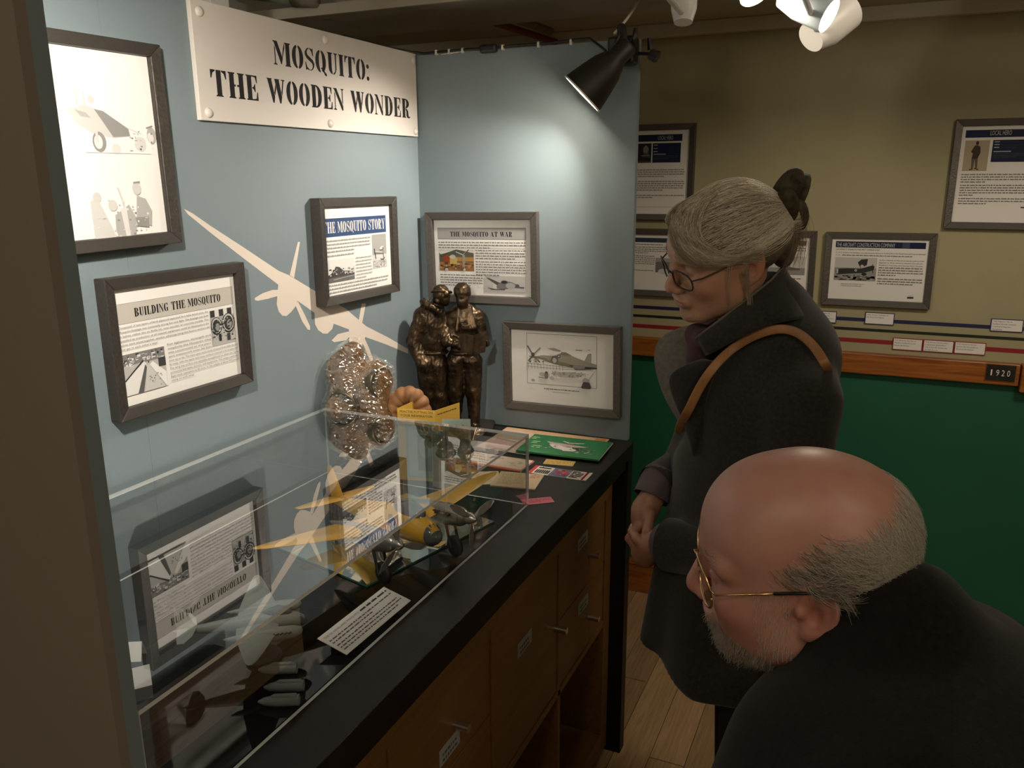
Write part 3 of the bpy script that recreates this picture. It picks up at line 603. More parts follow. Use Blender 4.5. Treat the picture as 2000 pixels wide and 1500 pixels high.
s.poly([(56, 232), (70, 226), (86, 262), (98, 292), (70, 296), (56, 290)], a); s.ell(70, 226, 8, 8, G(0.6)); s.ell(98, 240, 9, 9, a); s.line([(112, 212), (118, 232), (122, 256)], 4, a); s.poly([(100, 256), (130, 240), (142, 262), (136, 300), (104, 302), (98, 280)], c); s.poly([(112, 246), (124, 242), (126, 296), (118, 300)], G(0.72)); s.ell(150, 214, 9, 11, a); s.line([(144, 205), (158, 204)], 3, b); s.poly([(148, 226), (166, 232), (176, 252), (172, 278), (150, 270), (142, 262)], c); s.poly([(140, 262), (168, 262), (166, 280), (142, 276)], b); s.ell(124, 296, 12, 5, b); s.speckle(60, 230, 110, 66, 34, [G(0.7), b, a], (1, 6)); s.out('drawing')
# THE MOSQUITO AT WAR (end wall)
s = picture('framed sheet The Mosquito at War on the end wall above the statuette', 'B', 0.193, 1.4061, 0.330, 0.243, 0.9, depth=0.020)
s.rect(12, 22, 262, 30, G(0.42)); s.frame(12, 22, 262, 30, 0.8, G(0.1)); s.stencil(50, 45, 'THE MOSQUITO AT WAR', 13, INK, 186); s.out('heading', 'grey box with stencil title')
x, y, w, h = 14, 80, 106, 58
s.rect(x, y, w, h, (0.36, 0.16, 0.06)); s.poly([(x, y+34), (x, y+16), (x+52, y), (x+w, y+10), (x+w, y+34)], (0.10, 0.10, 0.07)); s.poly([(x, y+14), (x, y), (x+52, y), (x+20, y+10)], PAPER and G(0.7)); s.poly([(x+58, y), (x+w, y), (x+w, y+9)], G(0.7)); s.rect(x+30, y+20, w-30, 12, (0.42, 0.22, 0.05)); s.poly([(x+30, y+18), (x+46, y+14), (x+56, y+26), (x+54, y+40), (x+34, y+40)], (0.55, 0.38, 0.10)); s.ell(x+22, y+26, 11, 12, (0.28, 0.06, 0.02)); s.ell(x+42, y+20, 9, 6, G(0.5)); s.line([(x, y+10), (x+8, y+20), (x+30, y+8)], 2.4, G(0.06)); s.line([(x+52, y+6), (x+74, y+14), (x+92, y)], 2.4, G(0.55)); s.line([(x+76, y+14), (x+92, y)], 2.4, G(0.06)); s.rect(x+72, y+14, 8, 38, (0.32, 0.27, 0.20)); s.rect(x+18, y+34, 9, 18, (0.10, 0.05, 0.04)); s.rect(x, y+42, w, 2, (0.45, 0.30, 0.12)); s.ell(x+22, y+54, 5, 4, G(0.5)); s.ell(x+77, y+54, 4, 3, G(0.6)); s.speckle(x, y+36, w, 18, 30, [(0.5, 0.3, 0.12), (0.2, 0.07, 0.03), (0.12, 0.06, 0.04)], (3, 10)); s.out('photograph', 'colour photograph of a yellow and red aeroplane')
x, y, w, h = 152, 148, 120, 42
s.rect(x, y, w, h, G(0.52)); s.poly([(x+4, y+6), (x+12, y+6), (x+48, y+20), (x+44, y+30)], G(0.10)); s.poly([(x+30, y+34), (x+40, y+22), (x+56, y+12), (x+80, y+16), (x+96, y+22), (x+96, y+30), (x+60, y+36)], G(0.20)); s.ell(x+76, y+26, 14, 8, G(0.42)); s.poly([(x+6, y+32), (x+34, y+36), (x+60, y+34), (x+60, y+38), (x+20, y+38)], G(0.10)); s.poly([(x+24, y+20), (x+34, y+24), (x+36, y+36), (x+22, y+34)], G(0.62)); s.line([(x+90, y+28), (x+116, y+30)], 3, G(0.10)); s.ell(x+58, y+16, 9, 4, G(0.04)); s.ell(x+97, y+26, 5, 5, G(0.12)); s.out('photograph')
s.greek(14, 62, 260, 3, 7.0, G(0.20)); s.greek(126, 83, 148, 4, 7.0, G(0.20), last=0.8); s.greek(126, 113, 148, 6, 7.0, G(0.20), last=0.5); s.greek(16, 150, 130, 5, 7.0, G(0.20), last=0.75); s.out('text_block')
# cartoon of a parked aeroplane (end wall, lower right)
s = picture('framed cartoon of an aeroplane flying over a field, lower on the end wall', 'B', 0.424, 1.121, 0.331, 0.242, 1.0, depth=0.020)
x, y, w, h = 46, 10, 198, 138; s.frame(x, y, w, h, 1.0, G(0.12)); a = G(0.10); g1 = (0.36, 0.34, 0.26); g2 = (0.24, 0.22, 0.15)
s.poly([(x+6, y+66), (x+46, y+58), (x+78, y+58), (x+96, y+50), (x+120, y+52), (x+170, y+68), (x+198, y+74), (x+198, y+82), (x+150, y+86), (x+100, y+84), (x+60, y+76), (x+40, y+70)], g1); s.poly([(x+46, y+72), (x+84, y+70), (x+150, y+82), (x+150, y+88), (x+120, y+86), (x+90, y+82)], g2)
s.poly([(x+165, y+66), (x+174, y+48), (x+182, y+46), (x+182, y+72)], G(0.4)); s.line([(x+165, y+66), (x+174, y+48), (x+182, y+46), (x+182, y+72)], 1, a); s.poly([(x+120, y+80), (x+198, y+82), (x+198, y+86), (x+140, y+92)], G(0.08)); s.ell(x+148, y+84, 18, 6, G(0.28)); s.ell(x+80, y+68, 10, 11, G(0.16)); s.ell(x+80, y+70, 6, 7, G(0.5)); s.ell(x+92, y+58, 5, 4, a); s.ell(x+92, y+58, 2.5, 2, G(0.6)); s.poly([(x+100, y+46), (x+112, y+46), (x+130, y+54), (x+96, y+52)], G(0.22))
s.line([(x+2, y+34), (x+16, y+56)], 4, G(0.18)); s.line([(x+18, y+58), (x+40, y+38)], 4, G(0.3)); s.line([(x+18, y+60), (x+4, y+76)], 4, G(0.15)); s.line([(x+18, y+60), (x+38, y+78)], 4, (0.35, 0.22, 0.05)); s.ell(x+18, y+57, 5, 5, a); s.line([(x+6, y+62), (x+60, y+68)], 1.5, a)
for i in range(12): s.line([(x+4+i*9, y+82), (x+5+i*9, y+96)], 0.8, a)
s.line([(x, y+82), (x+70, y+84), (x+130, y+88)], 0.8, a); s.line([(x, y+90), (x+70, y+92), (x+190, y+90)], 0.8, a); s.poly([(x+60, y+38), (x+80, y+36), (x+100, y+42), (x+96, y+45), (x+76, y+43)], G(0.3)); s.line([(x+140, y+38), (x+158, y+38)], 1.5, a); s.line([(x+174, y+36), (x+180, y+36)], 1.2, a)
s.poly([(x+74, y+102), (x+130, y+98), (x+172, y+100), (x+140, y+112), (x+96, y+114)], G(0.52)); s.speckle(x+70, y+96, 110, 18, 40, [G(0.35), G(0.6)], (2, 8)); s.ell(x+46, y+110, 10, 6, G(0.5)); s.ell(x+57, y+112, 6, 10, G(0.25)); s.ell(x+57, y+104, 4, 3, a); s.ell(x+72, y+118, 6, 5, G(0.55)); s.line([(x+34, y+118), (x+54, y+120)], 1.5, a); s.ell(x+18, y+128, 5, 4, G(0.45)); s.ell(x+168, y+120, 9, 9, G(0.45)); s.poly([(x+156, y+136), (x+162, y+122), (x+178, y+122), (x+184, y+136), (x+180, y+140), (x+158, y+140)], G(0.10)); s.line([(x+176, y+118), (x+196, y+88)], 0.8, a); s.speckle(x+2, y+68, 60, 12, 16, [a, G(0.3)], (2, 5)); s.out('drawing')
s.greek(96, 160, 100, 1, 6, G(0.15), last=1.0, xh=2.2); s.greek(120, 167, 50, 1, 6, G(0.4), last=1.0, xh=1.4); s.out('caption')
# LOCAL HERO sheets and company sheets on the olive wall
NAVY = (0.018, 0.030, 0.075)
s = picture('upper framed Local Hero sheet half hidden by the display end wall', 'O', 0.4290, 1.6315, 0.247, 0.328, depth=0.020)
s.rect(14, 15, 166, 23, NAVY); s.text(94, 33, 'LOCAL HERO', 14, G(0.55), 54, center=False); s.out('heading'); s.rect(76, 44, 100, 66, NAVY); [s.rect(80, 49+11*i, 14, 2.6, G(0.5)) for i in range(3)]; s.rect(80, 80, 44, 2.6, G(0.5)); s.greek(80, 88, 88, 3, 5, G(0.10), xh=1.3); s.out('fact_box')
s.rect(14, 44, 58, 66, G(0.03)); s.ell(52, 66, 10, 15, G(0.25)); s.poly([(40, 90), (46, 76), (62, 76), (70, 92)], G(0.10)); s.line([(36, 86), (66, 84)], 2, G(0.3)); s.rect(14, 104, 58, 6, G(0.08)); s.out('photograph'); s.greek(14, 136, 180, 4, 7.4, G(0.25)); s.greek(14, 176, 180, 5, 7.4, G(0.25)); s.greek(14, 224, 180, 2, 7.4, G(0.25), last=0.4); s.line([(4, 262), (200, 263)], 0.6, G(0.4)); s.out('text_block')
s = picture('lower framed sheet beside the display wall, behind the face of the grey-haired visitor', 'O', 0.372, 1.3150, 0.330, 0.242, depth=0.020)
s.rect(10, 13, 268, 16, (0.045, 0.06, 0.09)); s.out('heading'); s.greek(10, 38, 268, 1, 6, G(0.1), last=0.8); s.greek(10, 48, 268, 4, 7, G(0.2)); s.greek(10, 80, 186, 6, 7, G(0.2)); s.greek(10, 132, 186, 2, 7, G(0.2)); s.out('text_block'); s.rect(200, 84, 78, 52, G(0.20)); s.ell(232, 132, 22, 10, G(0.7)); s.rect(200, 84, 78, 14, G(0.4)); s.out('photograph')
s = picture('framed aeroplane sheet partly hidden behind the hair clip and grey coat', 'O', 0.808, 1.3165, 0.330, 0.240, 0.6, depth=0.020)
s.rect(10, 13, 268, 16, G(0.12)); s.out('heading'); s.greek(10, 40, 268, 3, 7, G(0.2)); s.out('text_block'); s.rect(150, 66, 128, 62, G(0.62)); s.line([(160, 78), (240, 76)], 2, G(0.05)); s.poly([(200, 88), (222, 80), (226, 92), (206, 98)], G(0.1)); s.rect(150, 104, 128, 24, G(0.32)); s.poly([(190, 108), (220, 100), (262, 106), (262, 112), (200, 114)], G(0.15)); s.out('photograph'); s.greek(10, 142, 262, 2, 8, G(0.2)); s.ell(252, 196, 8, 3, G(0.1)); s.out('caption')
s = picture('framed sheet The Aircraft Construction Company on the olive wall', 'O', 1.1655, 1.3165, 0.330, 0.241, 0.2, depth=0.020)
s.rect(12, 10, 268, 20, NAVY); s.rect(212, 10, 22, 20, (0.06, 0.085, 0.14)); s.text(15, 27, 'THE AIRCRAFT CONSTRUCTION COMPANY', 13, G(0.62), 176); s.out('heading', 'navy band with thin white capitals')
x, y, w, h = 14, 62, 128, 76; s.rect(x, y, w, h, G(0.60)); s.rect(x, y+34, w, 42, G(0.34)); s.poly([(x+4, y+46), (x+12, y+38), (x+40, y+36), (x+80, y+36), (x+116, y+24), (x+122, y+28), (x+120, y+40), (x+88, y+50), (x+40, y+54), (x+8, y+58)], G(0.05)); s.poly([(x+70, y+16), (x+80, y+6), (x+100, y+4), (x+98, y+24), (x+80, y+34), (x+74, y+24)], G(0.05)); s.ell(x+84, y+28, 5, 5, G(0.6)); s.rect(x+7, y+40, 5, 14, G(0.6)); s.ell(x+66, y+42, 4, 4, G(0.6)); s.ell(x+66, y+42, 1.8, 1.8, G(0.1)); s.ell(x+92, y+54, 8, 5, G(0.04)); s.line([(x+116, y+20), (x+118, y+50)], 2, G(0.04)); s.speckle(x, y+56, w, 20, 40, [G(0.2), G(0.45), G(0.12)], (3, 14)); s.line([(x+70, y+60), (x+w, y+68)], 2, G(0.1)); s.out('photograph', 'grey photograph of a biplane')
s.text(14, 38, "GEOFFREY'S WORK IN THE FIRST WORLD WAR", 4.2, G(0.08), 132, slant=0.25)
for i, (t, wd) in enumerate((('In 1913 Geoffrey de Havilland was appointed as Inspector of Aircraft at the Royal Aircraft Factory although', 268), ('it was', 14))): s.text(14, 48+8*i, t, 3.7, G(0.12), wd)
s.greek(34, 56, 210, 1, 7, G(0.25), last=1.0)
for i, (t, wd) in enumerate((('At the outbreak of War he accepted a job as Chief', 132), ('Engineer at Airco, based at Hendon Aerodrome.', 130), ("Geoffrey's new boss was George Holt Thomas,", 130))): s.text(148, 70+8*i, t, 3.7, G(0.12), wd)
s.greek(148, 94, 132, 4, 8, G(0.25), last=0.4); s.greek(148, 130, 132, 3, 8, G(0.25), last=0.8); s.greek(38, 150, 70, 2, 6, G(0.55), last=0.9); s.out('text_block'); s.rect(242, 184, 18, 5, G(0.05)); s.greek(244, 181, 14, 1, 4, G(0.4), xh=0.9, last=1); s.out('emblem')
s = picture('framed Local Hero sheet with a standing gentleman, high on the right', 'O', 1.4665, 1.6165, 0.247, 0.326, -0.2, depth=0.020)
s.rect(10, 12, 190, 22, NAVY); s.text(76, 28, 'LOCAL HERO', 14, G(0.6), 56); s.out('heading', 'navy band with thin white capitals')
s.rect(12, 42, 66, 90, (0.50, 0.42, 0.30)); c = (0.07, 0.055, 0.045); s.ell(45, 50, 4.2, 6, c); s.poly([(38, 58), (44, 56), (54, 60), (56, 78), (50, 96), (34, 96), (36, 80), (30, 76)], c); s.poly([(34, 96), (43, 96), (41, 126), (36, 126)], (0.16, 0.12, 0.09)); s.poly([(43, 96), (51, 96), (52, 124), (47, 124)], (0.16, 0.12, 0.09)); s.line([(31, 128), (41, 126)], 3, c); s.line([(44, 124), (56, 128)], 3, c); s.out('portrait', 'sepia drawing of a bearded man in a frock coat')
s.rect(86, 42, 114, 64, NAVY); [s.rect(90, 46+8*i, 14, 2.6, G(0.5)) for i in range(3)]; s.greek(110, 49, 60, 3, 8, G(0.06), xh=1.5, last=0.7); s.rect(90, 74, 46, 2.8, G(0.5)); s.greek(90, 82, 104, 3, 5.2, G(0.12), xh=1.3); s.out('fact_box', 'navy box with white notes'); s.greek(12, 144, 190, 4, 7.4, G(0.22), last=0.35); s.greek(12, 176, 190, 5, 7.4, G(0.22), last=0.2); s.greek(12, 216, 190, 3, 7.4, G(0.22), last=0.4); s.rect(182, 238, 12, 3.4, G(0.06)); s.out('text_block')
# ---- timeline on the olive wall: three bands, cards, year plaque
def band(z, t, c, name, label):
    tag(MB().box((-0.4, 0.9486, z-t/2), (3.1, 0.9499, z+t/2)).build('timeline_band', mat(name, c, 0.5)), label, 'wall band', 'timeline bands')
band(1.149, 0.0115, (0.016, 0.018, 0.085), 'navy_tape', 'navy blue band along the olive wall, topmost of three'); band(1.116, 0.009, (0.012, 0.020, 0.010), 'dark_green_tape', 'thin blackish green band between the blue and red bands'); band(1.078, 0.0135, (0.30, 0.016, 0.022), 'red_tape', 'crimson band just above the pine rail')
def card(u, z, lines, edge, label, tilt=0.0, w=89, h=40, bold=1):
    t = empty('timeline_card'); t.matrix_world = wallM('O', u, z, tilt); tag(t, label, 'card', 'timeline cards')
    MB().box((-w/2000, -h/2000, 0.0012), (w/2000, h/2000, 0.004)).build('edge', mat('edge_'+('red' if edge[0] > 0.2 else 'blue'), edge, 0.6), t)
    MB().box((-w/2000+0.0025, -h/2000+0.0025, 0.004), (w/2000-0.0025, h/2000-0.0025, 0.0044)).build('face', PAPER, t)
    s = Sheet(w, h, Matrix.Translation((0, 0, 0.0044)), t)
    for i, tx in enumerate(lines):
        vs = text_geo(tx)[0]; nat = (max(v[0] for v in vs))*4.0
        s.text(6, 10+8.2*i, tx, 4.0, INK, min(nat, w-12))
    s.out('print')
BL = (0.03, 0.035, 0.12); RD = (0.33, 0.025, 0.03)
card(1.010, 1.152, ['1914, London: Geoffrey de', 'Havilland joins the Aircraft', 'Construction Company (Airco)', 'as a designer'], BL, 'blue-edged timeline card beside the grey coat shoulder')
card(1.187, 1.156, ['1916, Hendon: First flight of', 'the Airco DH.4 fighter'], BL, 'blue-edged timeline card under the Aircraft Construction Company frame')
card(1.553, 1.157, ['1920, Edgware: The de', 'Havilland Aircraft Company', 'is formed at Stag Lane', 'Aerodrome'], BL, 'blue-edged timeline card at the far right above the year plaque', 0.3)
card(1.011, 1.073, ['', 'e Archduke', 'assassinated', 'of World'][1:], RD, 'red-edged timeline card half hidden behind the grey coat')
card(1.279, 1.076, ['1917, Moscow: The Tsar of', 'Russia is overthrown in the', 'Russian Revolution.'], RD, 'red-edged card about Moscow 1917, left of three in a row')
card(1.3695, 1.0765, ['1918, Europe: The Armistice', 'is signed and World War I', 'ends. In the UK, women win', 'the right to vote'], RD, 'red-edged card about the 1918 Armistice, middle of three')
card(1.460, 1.077, ['1919: Alcock and Brown', 'become the first people to', 'fly across the Atlantic.'], RD, 'red-edged card about flying the Atlantic, right of three')
t = empty('year_plaque'); t.matrix_world = frame_matrix(Vector((1, 0, 0)), Vector((0, 0, 1)), Vector((0, -1, 0)), (1.551, 0.9215, 1.011)) @ Matrix.Rotation(math.radians(-0.3), 4, 'Z'); tag(t, 'black plaque with the white number 1920 on the pine rail', 'plaque')
MB().box((-0.042, -0.028, 0), (0.042, 0.0265, 0.003)).build('edge_strip', PINE, t); MB().box((-0.0405, -0.0265, 0.003), (0.0405, 0.0245, 0.004)).build('plate', mat('black_plaque', (0.022, 0.019, 0.016), 0.4, var=0.4, vscale=60), t)
s = Sheet(81, 51, Matrix.Translation((0, 0, 0.004)), t)
for i, chh in enumerate('1920'): s.text(13+15*i, 36, chh, 20, (0.85, 0.80, 0.76), 4 if chh == '1' else 8.5)
s.out('numerals', 'tall thin white numerals')
# ================================================================ lamps
LAMPM = mat('dark_olive_enamel', (0.016, 0.013, 0.009), 0.5, 0.0); PLAST = mat('black_plastic', (0.012, 0.011, 0.010), 0.45)
WHIN = mat('white_enamel', (0.80, 0.76, 0.70), 0.4)
def axisM(p, d):                                    # local -Z along d
    q = Vector(d).normalized().to_track_quat('-Z', 'Y'); return Matrix.Translation(p) @ q.to_matrix().to_4x4()
def clamp_lamp(mouth, d, grip, wall_y, sgn, label, energy):
    """mouth = centre of the shade opening, d = direction of light, grip = point on the panel's top edge"""
    t = empty('clamp_lamp', grip); tag(t, label, 'lamp', 'clamp lamps on the display')
    inv = Matrix.Translation(-Vector(grip)); M = inv @ axisM(mouth, d)
    L = 0.150
    prof = [(0.0545, 0.0), (0.053, 0.012), (0.046, 0.045), (0.038, 0.078), (0.029, 0.098), (0.0225, 0.108), (0.0225, L-0.006), (0.016, L), (0.0, L)]
    MB().lathe(prof, M, 36).build('shade', LAMPM, t, smooth=True)
    MB().lathe([(r-0.0012 if r > 0.001 else 0, z if z < 0.14 else z-0.002) for r, z in prof[:6]]+[(0.0, 0.106)], M, 36).build('shade_lining', WHIN, t, smooth=True)
    MB().lathe([(0.0545, 0.0), (0.0555, -0.001), (0.0555, 0.002), (0.0545, 0.003)], M, 36).build('rim', mat('pale_rim', (0.75, 0.70, 0.62), 0.4), t, smooth=True)
    MB().ell((0, 0, 0.094), (0.016, 0.016, 0.022), 14, 10, M).build('bulb', emit('warm_bulb', (1.0, 0.82, 0.58), 8.0), t, smooth=True)
    top = inv @ axisM(mouth, d) @ Vector((0, 0, L-0.02))
    # jointed arm, clamp jaws on the panel edge, screws
    j = MB().tube([top, Vector((0.0, 0.0, 0.03)), Vector((0.0, 0, 0.0))], 0.011, 10).build('arm', PLAST, t, smooth=True)
    MB().tube([top+Vector((-0.020, -0.004*sgn, 0.002)), top+Vector((-0.008, -0.01*sgn, 0.034))], [0.006, 0.004], 8).build('wing_screw', PLAST, t, smooth=True)
    MB().tube([top+Vector((0.022, 0, 0.008)), top+Vector((0.026, 0, 0.044))], [0.0065, 0.0045], 8).build('wing_screw', PLAST, t, smooth=True)
    yo = wall_y-grip[1]
    MB().box((-0.030, min(0, yo-0.012*sgn)-0.012, -0.050), (0.034, max(0, yo-0.012*sgn)+0.004, 0.012)).build('jaw', PLAST, t, bevel=0.006)
    MB().tube([(0.026, yo-0.004*sgn, -0.022), (0.070, yo-0.004*sgn, -0.026)], 0.004, 8).build('screw', PLAST, t)
    k = MB().tube([(0.060, yo-0.004*sgn, -0.024), (0.078, yo-0.004*sgn, -0.034)], [0.0125, 0.0145], 6).build('knob', PLAST, t)
    MB().tube([(0.059, yo-0.004*sgn, -0.016), (0.055, yo-0.004*sgn, 0.010)], [0.0065, 0.0035], 6).build('knob_wing', PLAST, k)
    bp = axisM(mouth, d) @ Vector((0, 0, 0.066))
    lamp_light('clamp_lamp_light', 'POINT', bp, energy, (1.0, 0.92, 0.81), 0.020)
    return t
D1 = Vector((-0.68, -0.20, -0.71)); m1 = at_plane(1137, 184, 1, -0.135)
CL1 = clamp_lamp((m1.x, m1.y, m1.z), D1, (0.578, -0.045, 1.918), -0.004, 1, 'dark clamp lamp with flared shade on the corner of the end wall', E_CLAMP)
CL2 = clamp_lamp((0.485, -1.470, 1.820), Vector((-0.70, 0.50, -0.51)), (0.560, -1.520, 1.935), -1.548, -1, 'dark clamp lamp on top of the near panel', E_CLAMP2)
# cord with switch and white clips along the top of the end wall
CRD = empty('lamp_cord', (0.3, -0.006, 1.932)); tag(CRD, 'black lamp cord with inline switch clipped along the end wall top', 'cord')
ci2 = Matrix.Translation((-0.3, 0.006, -1.932))
def T(o): o.v = [tuple(ci2 @ Vector(v)) for v in o.v]; return o
pts = [(-0.012, -0.30, 1.936), (-0.010, -0.12, 1.934), (-0.002, -0.011, 1.9365), (0.03, -0.006, 1.932), (0.09, -0.005, 1.9335), (0.15, -0.005, 1.9340), (0.20, -0.006, 1.933), (0.24, -0.006, 1.933), (0.31, -0.005, 1.9345), (0.40, -0.005, 1.9345), (0.45, -0.006, 1.937), (0.49, -0.012, 1.936), (0.522, -0.03, 1.915), (0.545, -0.06, 1.90)]
T(MB().tube(pts, 0.0033, 8)).build('cord', PLAST, CRD, smooth=True)
T(MB().box((0.196, -0.016, 1.921), (0.243, 0.002, 1.942))).build('switch', PLAST, CRD, bevel=0.006)
for x in (0.068, 0.106, 0.145, 0.258, 0.355, 0.44): T(MB().box((x-0.003, -0.0095, 1.926), (x+0.003, 0.004, 1.9385))).build('clip', mat('white_clip', (0.72, 0.68, 0.60), 0.5), CRD, bevel=0.001)
T(MB().tube([(0.08, -0.002, 1.9275), (0.11, -0.003, 1.9285), (0.135, -0.002, 1.9305), (0.15, -0.002, 1.9315)], 0.002, 6)).build('white_wire', mat('white_clip', (0.72, 0.68, 0.60), 0.5), CRD, smooth=True)
a = at_plane(1200, 66, 1, 0.012); b = at_plane(1222, 40, 1, 0.10); c = at_plane(1238, 18, 1, 0.18); d = at_plane(1247, 0, 1, 0.25); e = at_plane(1256, -35, 1, 0.30)
wc = tag(MB().tube([a, b, c, d, e], 0.0035, 8).build('white_cable', mat('white_cable_sheath', (0.62, 0.56, 0.48), 0.5), smooth=True), 'white cable rising from the clamp lamp to the ceiling', 'cable')
# ceiling spotlights on a track
SPW = mat('white_spot_housing', (0.72, 0.70, 0.66), 0.4); SPG = mat('grey_spot_housing', (0.42, 0.47, 0.50), 0.35)
TRK = tag(MB().box((0.55, -0.63, 2.16), (1.40, -0.59, 2.185)).build('lighting_track', SPW, bevel=0.003), 'white lighting track just above the picture, carrying the spotlights', 'track')
MB().tube([(0.70, -0.61, 2.185), (0.70, -0.61, 2.42)], 0.006, 8).build('hanger', SPW, TRK); MB().tube([(1.25, -0.61, 2.185), (1.25, -0.61, 2.42)], 0.006, 8).build('hanger', SPW, TRK)
def spotlight(lens, d, r, L, m, lit, label, energy=0, tgt=None):
    t = empty('spotlight', lens); tag(t, label, 'spotlight', 'ceiling spotlights')
    M = axisM((0, 0, 0), d)
    MB().lathe([(r*0.90, 0.004), (r, 0.0), (r, L*0.62), (r*0.72, L), (0.0, L)], M, 32).build('housing', m, t, smooth=False)
    autosmooth(t.children[0], 35)
    MB().lathe([(r*0.90, 0.004), (r*0.5, 0.0012), (0.0, 0.0)], M, 32).build('lens', emit('lit_lens', (1.0, 0.95, 0.86), 12.0) if lit else mat('dark_lens', (0.1, 0.1, 0.1), 0.2), t, smooth=True)
    if lit: MB().lathe([(r*0.66, 0.0002), (r*0.72, -0.001), (r*0.78, 0.0006)], M, 32).build('ring', emit('lit_ring', (1.0, 0.9, 0.75), 2.2), t, smooth=True)
    bk = M @ Vector((0, 0, L*0.8)); top = Vector((bk.x, -0.61-lens[1], 2.16-lens[2]))
    MB().tube([bk, Vector((top.x, top.y, bk.z+0.03)), top], 0.006, 8).build('stem', m, t, smooth=True)
    if lit:
        dv = Vector(d).normalized()
        lamp_light('spotlight_light', 'SPOT', Vector(lens)+dv*0.012, energy, (1.0, 0.88, 0.70), 0.025, Vector(tgt), 100, 0.8)
    return t
p3 = at_depth(1620, 31, 1.66); p2 = at_depth(1476, -14, 1.66); p4 = at_depth(1590, 72, 1.84); p1_ = at_depth(1338, 20, 1.66)
dirS = (CR*0.62 - CU*0.50 - CF*0.36)
spotlight(p3, dirS, 0.034, 0.11, SPG, True, 'blue-grey spotlight with a bright round lens, rightmost of the lit ones', 6.0, (1.55, -1.2, 0.9))
spotlight(p2, (CR*0.25 - CU*0.72 - CF*0.3), 0.034, 0.10, SPW, True, 'white spotlight whose glowing rim just dips into the top of the picture', 6.0, (1.45, 0.95, 1.35))
spotlight(p4+(CR*0.070+CU*0.060), (CR*0.77+CU*0.64+CF*0.15), 0.046, 0.11, SPW, False, 'unlit white spotlight turned away behind the blue-grey one')
spotlight(p1_+CU*0.05, (CU*0.95+CR*0.05), 0.026, 0.075, SPW, False, 'small tapered white spotlight end hanging above the clamp lamp')
# ================================================================ acrylic case
ACR = clear('clear_acrylic', (0.985, 0.99, 0.985), 3.0)
def edge_mat():
    m = bpy.data.materials.new('acrylic_edge'); m.use_nodes = True; nt = m.node_tree; b = nt.nodes['Principled BSDF']
    b.inputs['Base Color'].default_value = (0.80, 0.81, 0.79, 1); b.inputs['Roughness'].default_value = 0.12
    tr = nt.nodes.new('ShaderNodeBsdfTransparent'); mx = nt.nodes.new('ShaderNodeMixShader'); mx.inputs[0].default_value = 0.92
    nt.links.new(tr.outputs[0], mx.inputs[1]); nt.links.new(b.outputs[0], mx.inputs[2]); nt.links.new(mx.outputs[0], nt.nodes['Material Output'].inputs[0]); return m
ACE = edge_mat()
X0, X1, Y0, Y1, ZB, ZT = 0.022, 0.540, -1.504, -0.505, 0.9405, 1.097; tk = 0.005
CASE = empty('display_case', (0.28, -1.0, 0.94)); tag(CASE, 'clear acrylic case over the model aeroplanes on the counter', 'display case'); ki = Matrix.Translation((-0.28, 1.0, -0.94))
def pane(name, lo, hi):
    o = MB().box(lo, hi, ki); d = [hi[i]-lo[i] for i in range(3)]; a = d.index(min(d))
    ax = [2, 2, 1, 0, 1, 0]                         # axis of each face of MB.box
    o.mi = [0 if x == a else 1 for x in ax]; o.build(name, [ACR, ACE], CASE)
pane('top_pane', (X0, Y0, ZT-tk), (X1, Y1, ZT)); pane('front_pane', (X1-tk, Y0, ZB), (X1, Y1, ZT-tk-0.0002)); pane('back_pane', (X0, Y0, ZB), (X0+tk, Y1, ZT-tk-0.0002))
pane('end_pane', (X0+tk+0.0002, Y1-tk, ZB), (X1-tk-0.0002, Y1, ZT-tk-0.0002)); pane('end_pane', (X0+tk+0.0002, Y0, ZB), (X1-tk-0.0002, Y0+tk, ZT-tk-0.0002))
MB().box((X0+tk+0.001, Y0+tk+0.001, 0.9402), (X1-tk-0.001, Y1-tk-0.001, 0.9415), ki).build('base_sheet', mat('black_gloss_sheet', (0.006, 0.0055, 0.005), 0.04, spec=0.6), CASE)
# mirror tiles under the models
MIR = mat('mirror_silver', (0.80, 0.86, 0.82), 0.015, 1.0); GEDG = mat('green_glass_edge', (0.05, 0.16, 0.10), 0.2)
def mirror(c, w, d, rot, label):
    t = empty('mirror_tile', (c[0], c[1], 0.9418), (0, 0, rot)); tag(t, label, 'mirror')
    MB().box((-w/2, -d/2, 0), (w/2, d/2, 0.003)).build('glass', GEDG, t); MB().box((-w/2+0.0003, -d/2+0.0003, 0.003), (w/2-0.0003, d/2-0.0003, 0.0032)).build('silvering', MIR, t)
mirror((0.352, -0.757), 0.25, 0.34, math.radians(-14), 'mirror tile under the yellow model aeroplane')
